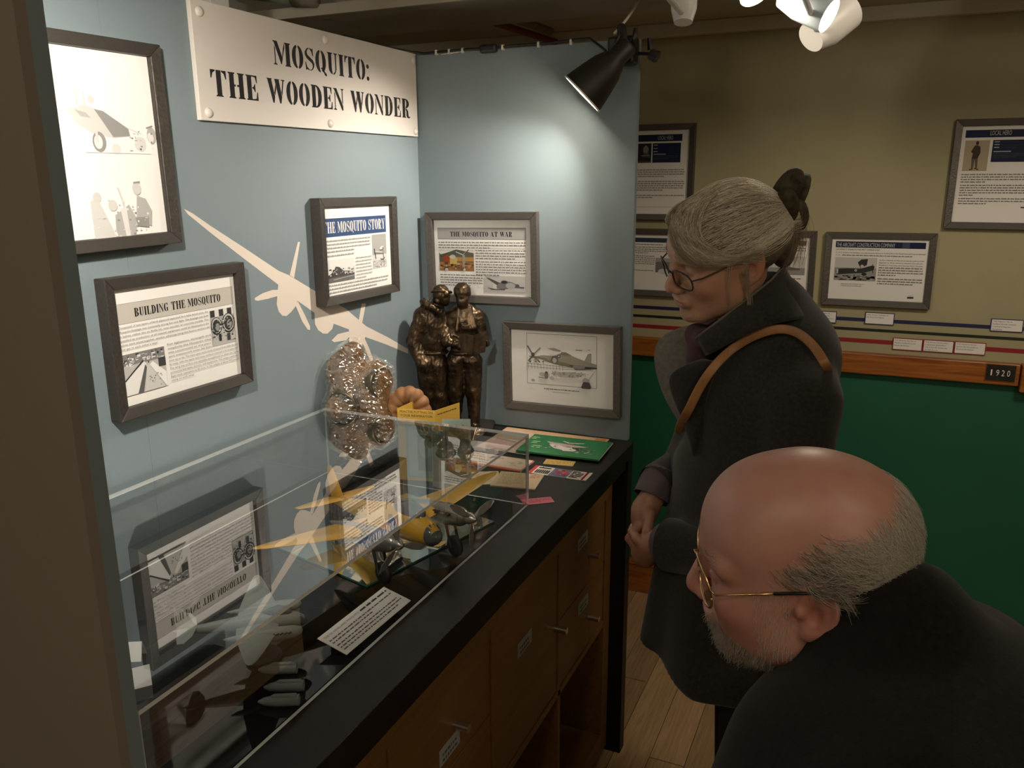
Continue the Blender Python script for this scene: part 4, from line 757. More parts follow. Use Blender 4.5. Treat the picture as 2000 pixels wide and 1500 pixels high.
# ================================================================ model aeroplanes (span = 1 in local units, nose along +x)
def loft(mb, secs, n=16):
    vs = [(x, yc+ry*math.cos(2*math.pi*k/n), zc+rz*math.sin(2*math.pi*k/n)) for (x, yc, zc, ry, rz) in secs for k in range(n)]
    fs = [(i*n+k, i*n+(k+1) % n, (i+1)*n+(k+1) % n, (i+1)*n+k) for i in range(len(secs)-1) for k in range(n)]
    fs += [tuple(range(n-1, -1, -1)), tuple(range((len(secs)-1)*n, len(secs)*n))]
    fs = [f[::-1] for f in fs]; return mb.add(vs, fs)
def aero(mb, secs, vert=False):
    """secs: (span position, leading edge x, trailing edge x, height, thickness)"""
    pr = [(0.0, 0.0), (0.12, 0.42), (0.35, 0.55), (0.7, 0.28), (1.0, 0.03), (0.7, -0.22), (0.35, -0.42), (0.12, -0.36)]; n = len(pr); vs = []
    for (s, le, te, z, th) in secs:
        for (c, t) in pr:
            x = le+(te-le)*c; vs.append((x, t*th, s) if vert else (x, s, z+t*th))
    fs = [(i*n+k, i*n+(k+1) % n, (i+1)*n+(k+1) % n, (i+1)*n+k) for i in range(len(secs)-1) for k in range(n)]+[tuple(range(n-1, -1, -1)), tuple(range((len(secs)-1)*n, len(secs)*n))]
    return mb.add(vs, fs)
def model_plane(label, loc, yaw, pitch, sc, skin, eng, props=True, gear=True):
    t = empty('model_aeroplane', loc); tag(t, label, 'model aeroplane', 'model aeroplanes in the case')
    t.rotation_euler = Euler((0, -pitch, yaw)); t.scale = (sc, sc, sc)
    bl = mat('model_glass', (0.10, 0.11, 0.12), 0.08, spec=0.8)
    o = loft(MB(), [(0.245, 0, -0.02, 0.004, 0.004), (0.235, 0, -0.018, 0.022, 0.024), (0.20, 0, -0.014, 0.040, 0.042), (0.14, 0, -0.006, 0.047, 0.055), (0.0, 0, 0, 0.047, 0.058), (-0.15, 0, 0, 0.036, 0.046), (-0.30, 0, 0.004, 0.022, 0.028), (-0.43, 0, 0.008, 0.008, 0.010), (-0.46, 0, 0.010, 0.002, 0.003)]).build('fuselage', skin, t); autosmooth(o, 60)
    for s in (1, -1):
        o = aero(MB(), [(0.03*s, 0.10, -0.13, -0.005, 0.036), (0.16*s, 0.085, -0.125, 0.008, 0.030), (0.36*s, 0.03, -0.085, 0.028, 0.018), (0.47*s, -0.005, -0.060, 0.040, 0.010), (0.50*s, -0.025, -0.045, 0.043, 0.004)]).build('wing', skin, t); autosmooth(o, 50)
        o = aero(MB(), [(0.01*s, -0.335, -0.435, 0.022, 0.012), (0.10*s, -0.350, -0.430, 0.022, 0.009), (0.165*s, -0.385, -0.420, 0.022, 0.004)]).build('tailplane', skin, t); autosmooth(o, 50)
        ne = loft(MB(), [(0.225, 0.149*s, 0.0, 0.006, 0.006), (0.215, 0.149*s, 0.0, 0.019, 0.020), (0.18, 0.149*s, -0.002, 0.029, 0.034), (0.10, 0.149*s, -0.006, 0.032, 0.042), (-0.05, 0.149*s, -0.006, 0.028, 0.034), (-0.16, 0.149*s, 0.0, 0.010, 0.012), (-0.19, 0.149*s, 0.004, 0.002, 0.003)]).build('engine', eng, t); autosmooth(ne, 60)
        for sd in (1, -1):
            ex = MB()
            for k in range(5): ex.tube([(0.165-0.022*k, 0.149*s+0.030*sd, 0.012), (0.150-0.022*k, 0.149*s+0.040*sd, 0.010)], 0.005, 6)
            ex.build('exhaust_stubs', mat('dark_exhaust', (0.03, 0.028, 0.026), 0.5), ne)
        if props:
            o = loft(MB(), [(0.262, 0.149*s, 0, 0.001, 0.001), (0.252, 0.149*s, 0, 0.012, 0.012), (0.235, 0.149*s, 0, 0.019, 0.019), (0.226, 0.149*s, 0, 0.021, 0.021)]).build('spinner', eng, ne); autosmooth(o, 70)
            for k in range(3):
                a = 0.35*s+k*2.0944; c, sn = math.cos(a), math.sin(a); b = MB()
                q = [(0.015, 0.004), (0.05, 0.012), (0.085, 0.011), (0.108, 0.002)]
                vs = []
                for (r, w_) in q:
                    for (dx, dw) in ((0.003, -1), (-0.003, 1)):
                        vs.append((0.238+dx, 0.149*s+c*r-sn*w_*dw, sn*r+c*w_*dw))
                b.add([v for v in vs]+[(v[0]+0.0025, v[1], v[2]) for v in vs], [(0, 1, 3, 2), (2, 3, 5, 4), (4, 5, 7, 6), (8, 10, 11, 9), (10, 12, 13, 11), (12, 14, 15, 13), (0, 2, 10, 8), (2, 4, 12, 10), (4, 6, 14, 12), (1, 9, 11, 3), (3, 11, 13, 5), (5, 13, 15, 7), (6, 7, 15, 14), (0, 8, 9, 1)]).build('blade', mat('grey_blade', (0.30, 0.28, 0.25), 0.4, 0.5), ne)
        if gear:
            st = MB().tube([(0.11, 0.149*s-0.018, -0.03), (0.125, 0.149*s-0.018, -0.118)], 0.005, 8).tube([(0.11, 0.149*s+0.018, -0.03), (0.125, 0.149*s+0.018, -0.118)], 0.005, 8).tube([(0.125, 0.149*s-0.02, -0.118), (0.125, 0.149*s+0.02, -0.118)], 0.004, 8).build('undercarriage', mat('dark_exhaust', (0.03, 0.028, 0.026), 0.5), t)
            wM = Matrix.Translation((0.125, 0.149*s, -0.118)) @ Matrix.Rotation(math.pi/2, 4, 'X')
            MB().lathe([(0.014, -0.008), (0.030, -0.012), (0.038, -0.006), (0.038, 0.006), (0.030, 0.012), (0.014, 0.008)], wM, 24, close=True).build('wheel', mat('black_rubber', (0.015, 0.014, 0.013), 0.6), st, smooth=True)
    o = aero(MB(), [(0.02, -0.335, -0.44, 0, 0.014), (0.09, -0.370, -0.45, 0, 0.010), (0.135, -0.395, -0.44, 0, 0.005), (0.145, -0.408, -0.43, 0, 0.003)], True).build('fin', skin, t); autosmooth(o, 50)
    o = loft(MB(), [(0.175, 0, 0.030, 0.008, 0.006), (0.15, 0, 0.045, 0.028, 0.024), (0.10, 0, 0.055, 0.032, 0.030), (0.05, 0, 0.050, 0.026, 0.024), (0.0, 0, 0.045, 0.008, 0.010)], 12).build('canopy', bl, t); autosmooth(o, 40)
    o = loft(MB(), [(0.251, 0, -0.022, 0.003, 0.003), (0.243, 0, -0.022, 0.018, 0.018), (0.226, 0, -0.020, 0.031, 0.031), (0.212, 0, -0.018, 0.036, 0.0385)], 14).build('nose_glazing', bl, t); autosmooth(o, 40)
    return t
YEL = mat('varnished_yellow', (0.66, 0.36, 0.035), 0.35, coat=0.4, var=0.12, vscale=12); SIL = mat('silver_paint', (0.42, 0.39, 0.35), 0.32, 0.75)
GRY = mat('pale_grey_paint', (0.24, 0.265, 0.25), 0.5, var=0.06)
yp = model_plane('yellow twin-engined model aeroplane with silver engines', (0.425, -0.845, 1.0215), math.radians(-23.5), math.radians(8), 0.515, YEL, SIL)
MB().tube([(-0.42, 0, 0.0), (-0.44, 0, -0.058)], 0.006, 8).ell((-0.445, 0, -0.060), (0.014, 0.008, 0.014)).build('tail_wheel', mat('black_rubber', (0.015, 0.014, 0.013), 0.6), yp)
gpl = model_plane('small pale grey model aeroplane on a rod, at the near end of the case', (0.415, -1.190, 1.000), math.radians(39), math.radians(0), 0.255, GRY, GRY, props=False, gear=False)
MB().tube([(0.0, 0, -0.05), (0.0, 0, -0.215)], 0.012, 10).build('stand_rod', mat('copper_rod', (0.45, 0.24, 0.12), 0.35, 0.8), gpl); MB().lathe([(0.10, -0.218), (0.10, -0.205), (0.0, -0.205)], None, 24).build('stand_base', PLAST, gpl)
for i, (u, v) in enumerate(((545, 1300), (557, 1334), (547, 1362))):  # three solid grey tubes with a ridge on top, set on the base sheet
    c0 = at_plane(u, v, 2, 0.954); t = empty('grey_pod', (c0.x, c0.y, 0.9416), (0, 0, math.radians(28))); t.scale = (0.72, 0.72, 0.72); tag(t, ('pale grey tube-shaped pod lying on the black base, farthest of three', 'pale grey tube-shaped pod lying on the black base, middle of three', 'pale grey tube-shaped pod lying on the black base, nearest of three')[i], 'model part', 'grey pods in the case')
    o = loft(MB(), [(-0.040, 0, 0.010, 0.002, 0.002), (-0.030, 0, 0.010, 0.007, 0.007), (-0.010, 0, 0.0105, 0.0105, 0.0105), (0.034, 0, 0.0105, 0.0105, 0.0105), (0.034, 0, 0.0105, 0.008, 0.008), (0.026, 0, 0.0105, 0.007, 0.007)], 14).build('pod', GRY, t); autosmooth(o, 40)
    o = loft(MB(), [(-0.016, 0, 0.021, 0.001, 0.001), (-0.010, 0, 0.0205, 0.0045, 0.004), (0.028, 0, 0.0205, 0.0045, 0.004), (0.030, 0, 0.0205, 0.003, 0.003)], 10).build('top_ridge', GRY, t); autosmooth(o, 40)
# caption card on a small wedge
t = empty('caption_card'); t.matrix_world = frame_matrix(Vector((0.02, 1, 0)).normalized(), Vector((-1, 0.02, 0)).normalized(), Vector((0, 0, 1)), (0.504, -1.060, 0.9560)) @ Matrix.Rotation(math.radians(14), 4, 'X'); tag(t, 'white printed caption card lying at the front of the case', 'card')
MB().box((-0.086, -0.0265, 0), (0.086, 0.0265, 0.001)).build('card', PAPER, t)
for u in (-0.05, 0.05): MB().add([(u-0.01, -0.024, -0.0003), (u+0.01, -0.024, -0.0003), (u+0.01, 0.024, -0.0003), (u-0.01, 0.024, -0.0003), (u-0.01, 0.019, -0.018), (u+0.01, 0.019, -0.018), (u-0.01, -0.020, -0.0075), (u+0.01, -0.020, -0.0075)], [(0, 1, 2, 3), (0, 6, 7, 1), (6, 4, 5, 7), (3, 2, 5, 4), (0, 3, 4, 6), (1, 7, 5, 2)]).build('wedge', PLAST, t)
s = Sheet(172, 53, Matrix.Translation((0, 0, 0.001)), t); s.text(6, 10, 'THE DE HAVILLAND MOSQUITO', 3.4, INK, 84); s.greek(94, 10, 72, 1, 6, G(0.06), xh=3.2, last=1.0); s.greek(6, 19, 160, 2, 6, G(0.15), last=0.62); s.greek(6, 33, 160, 3, 6, G(0.15), last=0.9); s.out('print')
# two little folded cards at the near end
for i, (p, r) in enumerate((((0.236, -1.268), 0.5), ((0.297, -1.312), 0.9))):
    t = empty('folded_card', (p[0], p[1], 0.9416), (0, 0, r)); tag(t, ('small folded white card close to the near panel, farther of two', 'small folded white card close to the near panel, nearer of two')[i], 'card')
    MB().add([(-0.02, -0.011, 0), (0.02, -0.011, 0), (0.02, 0, 0.026), (-0.02, 0, 0.026), (-0.02, -0.0102, 0), (0.02, -0.0102, 0), (0.02, 0, 0.0248), (-0.02, 0, 0.0248)], [(0, 1, 2, 3), (7, 6, 5, 4), (0, 4, 5, 1), (0, 3, 7, 4), (1, 5, 6, 2)]).build('front_leaf', PAPER, t)
    MB().add([(-0.02, 0.011, 0), (0.02, 0.011, 0), (0.02, 0, 0.026), (-0.02, 0, 0.026), (-0.02, 0.0102, 0), (0.02, 0.0102, 0), (0.02, 0, 0.0248), (-0.02, 0, 0.0248)], [(3, 2, 1, 0), (4, 5, 6, 7), (1, 5, 4, 0), (4, 7, 3, 0), (2, 6, 5, 1)]).build('rear_leaf', PAPER, t)
# ================================================================ papers on the counter
def flat(name, label, cat, c, w, d, rot, z, th, m, group='leaflets on the counter'):
    t = empty(name, (c[0], c[1], z), (0, 0, math.radians(rot))); tag(t, label, cat, group)
    MB().box((-w/2, -d/2, 0), (w/2, d/2, th)).build('cover' if th > 0.002 else 'leaf', m, t, bevel=0.0004)
    if th > 0.002: MB().box((-w/2+0.0008, -d/2+0.0008, th*0.18), (w/2+0.0002, d/2-0.0008, th*0.8)).build('pages', PAPER, t)
    return Sheet(w*1000, d*1000, Matrix.Translation((0, 0, th)), t)
C0 = 0.9403
PEACH = mat('peach_paper', (0.58, 0.34, 0.20), 0.6, var=0.08); PINKB = mat('buff_pink_paper', (0.55, 0.38, 0.29), 0.6, var=0.08); BUFF = mat('buff_paper', (0.50, 0.36, 0.21), 0.65, var=0.08)
s = flat('folded_poster', 'peach coloured poster with a long curved blade, against the end wall', 'leaflet', (0.415, -0.092), 0.296, 0.165, 1.0, C0, 0.0008, PEACH)
s.rect(4, 4, 288, 157, (0.56, 0.36, 0.20)); s.ell(62, 40, 24, 9, (0.55, 0.10, 0.05)); s.ell(62, 40, 19, 6, (0.60, 0.42, 0.27)); s.poly([(130, 66), (160, 50), (216, 44), (262, 96), (250, 104), (206, 60), (165, 66), (145, 86)], (0.14, 0.08, 0.05)); s.poly([(130, 66), (165, 50), (180, 54), (140, 84)], (0.5, 0.10, 0.04)); s.rect(262, 8, 28, 70, (0.55, 0.17, 0.08)); s.greek(20, 70, 90, 3, 12, (0.35, 0.18, 0.1)); s.out('print')
s = flat('folded_leaflet', 'buff pink unfolded leaflet lying behind the corner of the acrylic case', 'leaflet', (0.345, -0.128), 0.150, 0.172, -3, C0+0.0022, 0.0008, PINKB); s.poly([(8, 60), (70, 20), (120, 60), (100, 130), (30, 150)], (0.50, 0.30, 0.25)); s.greek(12, 160, 120, 1, 8, (0.3, 0.2, 0.15)); s.out('print')
s = flat('ticket', 'small cream printed slip lying on the buff pink leaflet', 'ticket', (0.326, -0.107), 0.066, 0.050, -12, C0+0.0044, 0.0006, mat('cream_paper', (0.62, 0.50, 0.34), 0.6)); s.greek(5, 10, 54, 5, 8, (0.35, 0.28, 0.2)); s.out('print')
GRN = mat('green_cover', (0.020, 0.165, 0.055), 0.4, coat=0.2)
s = flat('booklet', 'green booklet with a white aeroplane drawing on its cover', 'booklet', (0.484, -0.137), 0.214, 0.143, 3.2, C0+0.0060, 0.0048, GRN)
W = (0.62, 0.55, 0.48); K = (0.09, 0.07, 0.06); PK = (0.50, 0.36, 0.33)
s.poly([(52, 52), (78, 56), (128, 60), (160, 62), (160, 68), (130, 74), (92, 70), (66, 64)], PK); s.poly([(62, 66), (96, 70), (120, 86), (112, 104), (86, 96), (72, 82)], W); s.poly([(98, 82), (130, 78), (150, 84), (140, 106), (112, 110)], W); s.poly([(126, 76), (156, 80), (150, 92), (132, 88)], K); s.poly([(90, 34), (110, 42), (132, 40), (150, 36), (148, 40), (132, 46), (108, 48), (92, 38)], W); s.poly([(108, 44), (128, 44), (124, 54), (110, 54)], (0.35, 0.22, 0.16)); s.speckle(145, 78, 45, 36, 26, [W, PK, K], (2, 9)); s.speckle(60, 60, 90, 46, 26, [K, PK, W], (2, 10)); s.line([(52, 50), (130, 62), (166, 64)], 1.6, W)
for i in range(3): s.greek(6+i*11, 30+i*34, 24, 2, 12, (0.30, 0.45, 0.22), xh=6, last=1.0)
s.out('cover_print', 'white and pink aeroplane drawing')
s = flat('booklet', 'white booklet with a red edge beside the acrylic case', 'booklet', (0.362, -0.290), 0.168, 0.083, -1.5, C0, 0.0035, mat('red_cover', (0.52, 0.075, 0.045), 0.5))
s.rect(2, 2, 164, 72, (0.66, 0.52, 0.45)); s.rect(96, 2, 68, 72, (0.60, 0.47, 0.34)); s.line([(116, 40), (130, 34), (126, 48), (140, 44)], 1.6, K); s.line([(134, 30), (146, 24), (142, 40), (152, 30)], 1.6, K); s.line([(126, 58), (138, 52), (146, 56)], 1.6, K); s.greek(60, 20, 34, 1, 8, K, last=1); s.out('cover_print')
s = flat('ticket', 'yellow ticket peeping out under the green booklet', 'ticket', (0.505, -0.232), 0.074, 0.036, 8, C0, 0.0006, mat('yellow_ticket', (0.60, 0.40, 0.12), 0.6)); s.frame(3, 3, 68, 30, 0.8, (0.3, 0.18, 0.05)); s.greek(6, 14, 60, 3, 8, (0.32, 0.2, 0.06)); s.out('print')
s = flat('picture_card', 'long printed card with blue and red picture between white panels', 'card', (0.533, -0.299), 0.144, 0.053, 0.5, C0, 0.0006, PAPER)
CR_ = (0.62, 0.55, 0.44); s.rect(0, 0, 9, 53, (0.55, 0.07, 0.06)); s.rect(11, 2, 38, 49, CR_); s.rect(50, 0, 46, 53, (0.16, 0.16, 0.22)); s.poly([(56, 20), (76, 6), (94, 18), (90, 40), (66, 46)], (0.40, 0.07, 0.07)); s.poly([(64, 14), (86, 10), (80, 28)], (0.50, 0.14, 0.06)); s.speckle(50, 0, 46, 50, 30, [(0.10, 0.12, 0.25), (0.45, 0.42, 0.45), (0.30, 0.05, 0.08), (0.22, 0.22, 0.30)], (3, 10)); s.rect(97, 1, 32, 51, CR_); s.rect(130, 0, 6, 53, (0.20, 0.02, 0.03)); s.rect(137, 0, 7, 53, CR_)
s.greek(13, 14, 34, 1, 9, INK, xh=6, last=1); [s.rect(14+5*i, 26, 3, 22, INK) for i in range(7)]; s.greek(99, 12, 28, 5, 9, INK, xh=5, last=1); s.out('print')
s = flat('booklet', 'open buff booklet nearest the corner of the acrylic case', 'booklet', (0.462, -0.388), 0.104, 0.094, 9, C0, 0.0035, BUFF); s.greek(10, 14, 60, 9, 8, (0.34, 0.23, 0.12)); s.line([(32, 4), (33, 90)], 0.8, (0.3, 0.2, 0.1)); s.greek(76, 14, 22, 3, 8, (0.45, 0.15, 0.08)); s.out('cover_print')
s = flat('folded_leaflet', 'pale buff leaflet with an oval stamp, half under the buff booklet', 'leaflet', (0.372, -0.405), 0.095, 0.085, 28, C0, 0.0008, mat('pale_buff', (0.60, 0.44, 0.28), 0.6)); s.ell(60, 26, 20, 8, (0.45, 0.20, 0.12)); s.ell(60, 26, 17, 6, (0.58, 0.43, 0.28)); s.greek(10, 50, 60, 3, 9, (0.4, 0.25, 0.15)); s.out('print')
s = flat('ticket', 'pink ticket beside the far corner of the acrylic case', 'ticket', (0.5495, -0.480), 0.068, 0.032, 38, C0, 0.0006, mat('pink_ticket', (0.52, 0.13, 0.16), 0.6)); s.greek(5, 9, 58, 3, 7, (0.32, 0.06, 0.08)); s.out('print')
# standing concertina leaflet and sage booklet
t = empty('respirator_leaflet', (0.25, -0.465, 0.94)); tag(t, 'yellow folded leaflet Practise Putting On Your Respirator, standing behind the acrylic case', 'leaflet', 'leaflets on the counter')
YL = mat('yellow_card', (0.60, 0.36, 0.055), 0.6, var=0.06)
def leafpanel(a, b, zt, m, par, org, name='panel', th=0.0006):
    a, b, o = Vector((*a, 0.9403)), Vector((*b, 0.9403)), Vector(org); U = (b-a).normalized(); N = U.cross(Vector((0, 0, 1)))
    L = (b-a).length; Mx = frame_matrix(U, Vector((0, 0, 1)), N, (a+b)/2+Vector((0, 0, (zt-0.9403)/2))-o)
    h = zt-0.9403; MB().box((-L/2, -h/2, -th), (L/2, h/2, 0), Mx).build(name, m, par); return Sheet(L*1000, h*1000, Mx, par)
o3 = (0.25, -0.465, 0.94); SAGE = (0.27, 0.33, 0.27)
s = leafpanel((0.208, -0.483), (0.295, -0.465), 1.110, YL, t, o3); s.text(6, 8.5, 'PRACTISE PUTTING ON', 5.4, INK, 77); s.text(6, 17.5, 'YOUR RESPIRATOR', 5.4, INK, 77); s.rect(18, 36, 69, 126, SAGE); s.rect(24, 40, 20, 118, (0.34, 0.42, 0.36)); s.rect(46, 60, 38, 84, (0.14, 0.16, 0.10)); s.ell(64, 90, 16, 24, (0.24, 0.27, 0.20)); s.out('print', 'black capitals on yellow')
s = leafpanel((0.295, -0.465), (0.314, -0.383), 1.110, YL, t, o3); s.greek(8, 12, 64, 1, 6, INK, xh=1.8, last=1.0); [s.rect(22+9*i, 34+(i % 2), 6, 14, INK) for i in range(5)]; s.out('print')
s = leafpanel((0.2085, -0.402), (0.207, -0.4825), 1.110, YL, t, o3); s.greek(8, 12, 50, 1, 6, INK, xh=2, last=0.6); s.out('print')
t = empty('sage_booklet', (0.35, -0.48, 0.94)); tag(t, 'sage green booklet standing open behind the acrylic case', 'booklet', 'leaflets on the counter')
SG_ = mat('sage_card', (0.27, 0.33, 0.27), 0.5, coat=0.3); o4 = (0.35, -0.48, 0.94)
s = leafpanel((0.299, -0.492), (0.330, -0.497), 1.075, SG_, t, o4); s.rect(4, 10, 24, 110, (0.20, 0.22, 0.15)); s.out('print')
s = leafpanel((0.3303, -0.497), (0.388, -0.473), 1.103, SG_, t, o4); s.rect(6, 26, 52, 120, (0.17, 0.18, 0.11)); s.poly([(10, 40), (24, 60), (30, 96), (22, 120), (10, 90)], (0.40, 0.40, 0.38)); s.ell(42, 70, 12, 22, (0.26, 0.27, 0.22)); s.rect(34, 108, 22, 30, (0.30, 0.19, 0.13)); s.text(16, 20, 'YOUR', 7, INK, 34); s.out('print')
# ================================================================ gas mask in clear wrap
GM = empty('gas_mask', (0.071, -0.431, 0.94)); tag(GM, 'brown gas mask bundled in crinkled clear plastic with hose and filter case', 'gas mask')
gr, gu, gn = CR.copy(), Vector((0, 0, 1)), Vector((CF.x, CF.y, 0)).normalized()*-1
gr = Vector((-gn.y, gn.x, 0)) if True else gr
MX = frame_matrix(gr, gu, gn, (0, 0, 0))             # local axes: right, up, towards the viewer
def L3(m): m.transform(MX); m.update(); return m
def face(p):
    d = p.ell((0.0, 0.185, 0.0), (0.066, 0.072, 0.050))
    d = smin(d, p.ell((-0.038, 0.235, -0.004), (0.040, 0.045, 0.034)), 0.02)
    d = smin(d, p.ell((-0.012, 0.275, -0.008), (0.026, 0.028, 0.026)), 0.02)
    d = smin(d, p.ell((0.046, 0.215, 0.012), (0.034, 0.046, 0.036)), 0.02)
    d = smin(d, p.cap((0.03, 0.16, 0.02), (0.060, 0.105, 0.030), 0.038, 0.032), 0.025)
    d = smin(d, p.ell((-0.030, 0.160, 0.030), (0.046, 0.040, 0.030)), 0.02)
    d = smin(d, p.ell((0.0, 0.06, 0.0), (0.062, 0.10, 0.044)), 0.03)
    d = np.maximum(d, 0.002-p.Y)
    return d
me = L3(sdf_mesh('facepiece', face, (-0.10, -0.01, -0.08), (0.12, 0.32, 0.09), 0.005)); RUB = mat('tan_rubber', (0.125, 0.064, 0.024), 0.55, var=0.45, vscale=18, bump=0.2, bscale=80)
obj('facepiece', me, RUB, GM)
def eye(c, n_, r, sx):
    q = MX.to_3x3() @ Vector(n_).normalized(); M_ = Matrix.Translation(MX @ Vector(c)) @ q.to_track_quat('Z', 'Y').to_matrix().to_4x4() @ Matrix.Diagonal((sx, 1, 1, 1))
    e = MB().lathe([(r*0.84, -0.01), (r*0.84, 0.005), (r*0.92, 0.008), (r, 0.004), (r, -0.014)], M_, 28).build('eyepiece_rim', mat('worn_steel', (0.14, 0.115, 0.08), 0.4, 0.7), GM, smooth=True)
    MB().lathe([(r*0.85, 0.002), (r*0.5, 0.005), (0, 0.006)], M_, 28).build('lens', mat('smoky_lens', (0.055, 0.05, 0.04), 0.08, spec=0.8, coat=0.5), e, smooth=True)
eye((-0.031, 0.159, 0.047), (-0.30, -0.22, 0.95), 0.043, 1.0); eye((0.056, 0.214, 0.034), (0.80, 0.05, 0.62), 0.036, 1.0)
eye((0.066, 0.110, 0.047), (0.35, -0.35, 0.9), 0.028, 1.0)
def wrapd(p): return face(p)-0.0075+0.0045*vnoise(p.X, p.Y, p.Z, 90, 3)+0.0040*vnoise(p.X+0.6*p.Y, p.Y, p.Z, 260, 5)+0.0030*vnoise(p.X, p.Y, p.Z, 520, 6)
me = L3(sdf_mesh('plastic_wrap', wrapd, (-0.12, 0.005, -0.09), (0.13, 0.33, 0.10), 0.0026))
def wrapmat():
    """thin clear film: lets the light through and adds glints from every crease"""
    m = bpy.data.materials.new('clear_wrap'); m.use_nodes = True; nt = m.node_tree; nt.nodes.remove(nt.nodes['Principled BSDF'])
    tc = nt.nodes.new('ShaderNodeTexCoord'); nz = nt.nodes.new('ShaderNodeTexNoise'); nz.inputs['Scale'].default_value = 85; nz.inputs['Detail'].default_value = 2; nz.inputs['Distortion'].default_value = 4.0; nt.links.new(tc.outputs['Object'], nz.inputs['Vector'])
    bp = nt.nodes.new('ShaderNodeBump'); bp.inputs['Strength'].default_value = 1.0; bp.inputs['Distance'].default_value = 0.007; nt.links.new(nz.outputs[0], bp.inputs['Height'])
    g = nt.nodes.new('ShaderNodeBsdfGlossy'); g.inputs['Roughness'].default_value = 0.09; g.inputs[0].default_value = (0.30, 0.295, 0.285, 1)
    t_ = nt.nodes.new('ShaderNodeBsdfTransparent'); t_.inputs[0].default_value = (0.88, 0.88, 0.87, 1); ad = nt.nodes.new('ShaderNodeAddShader'); nt.links.new(g.outputs[0], ad.inputs[0]); nt.links.new(t_.outputs[0], ad.inputs[1]); nt.links.new(ad.outputs[0], nt.nodes['Material Output'].inputs[0]); return m
WRAP = wrapmat(); obj('plastic_wrap', me, WRAP, GM)
# corrugated hose
pts = []; rr = []
for i in range(97):
    a = i/96; th = math.radians(200-230*a); c = Vector((0.118+0.034*math.cos(th), 0.135+0.045*math.sin(th), 0.015+0.01*a)); pts.append(MX @ c); rr.append(0.0185+0.0035*abs(math.sin(a*math.pi*9)))
MB().tube(pts, rr, 16).build('hose', mat('orange_rubber', (0.26, 0.115, 0.040), 0.65, var=0.25, vscale=40), GM, smooth=True)
fb = MB().box((0.100, 0.001, -0.034), (0.150, 0.105, 0.020), MX).build('filter_case', mat('red_brown_tin', (0.24, 0.055, 0.028), 0.4, var=0.2), GM, bevel=0.006)
def fw(p): return p.box((0.128, 0.070, -0.008), (0.038, 0.064, 0.034), 0.02)+0.003*vnoise(p.X, p.Y, p.Z, 330, 8)+0.002*vnoise(p.X, p.Y, p.Z, 620, 9)
obj('plastic_wrap', L3(sdf_mesh('plastic_wrap', fw, (0.08, 0.003, -0.05), (0.20, 0.145, 0.05), 0.0026)), WRAP, GM)
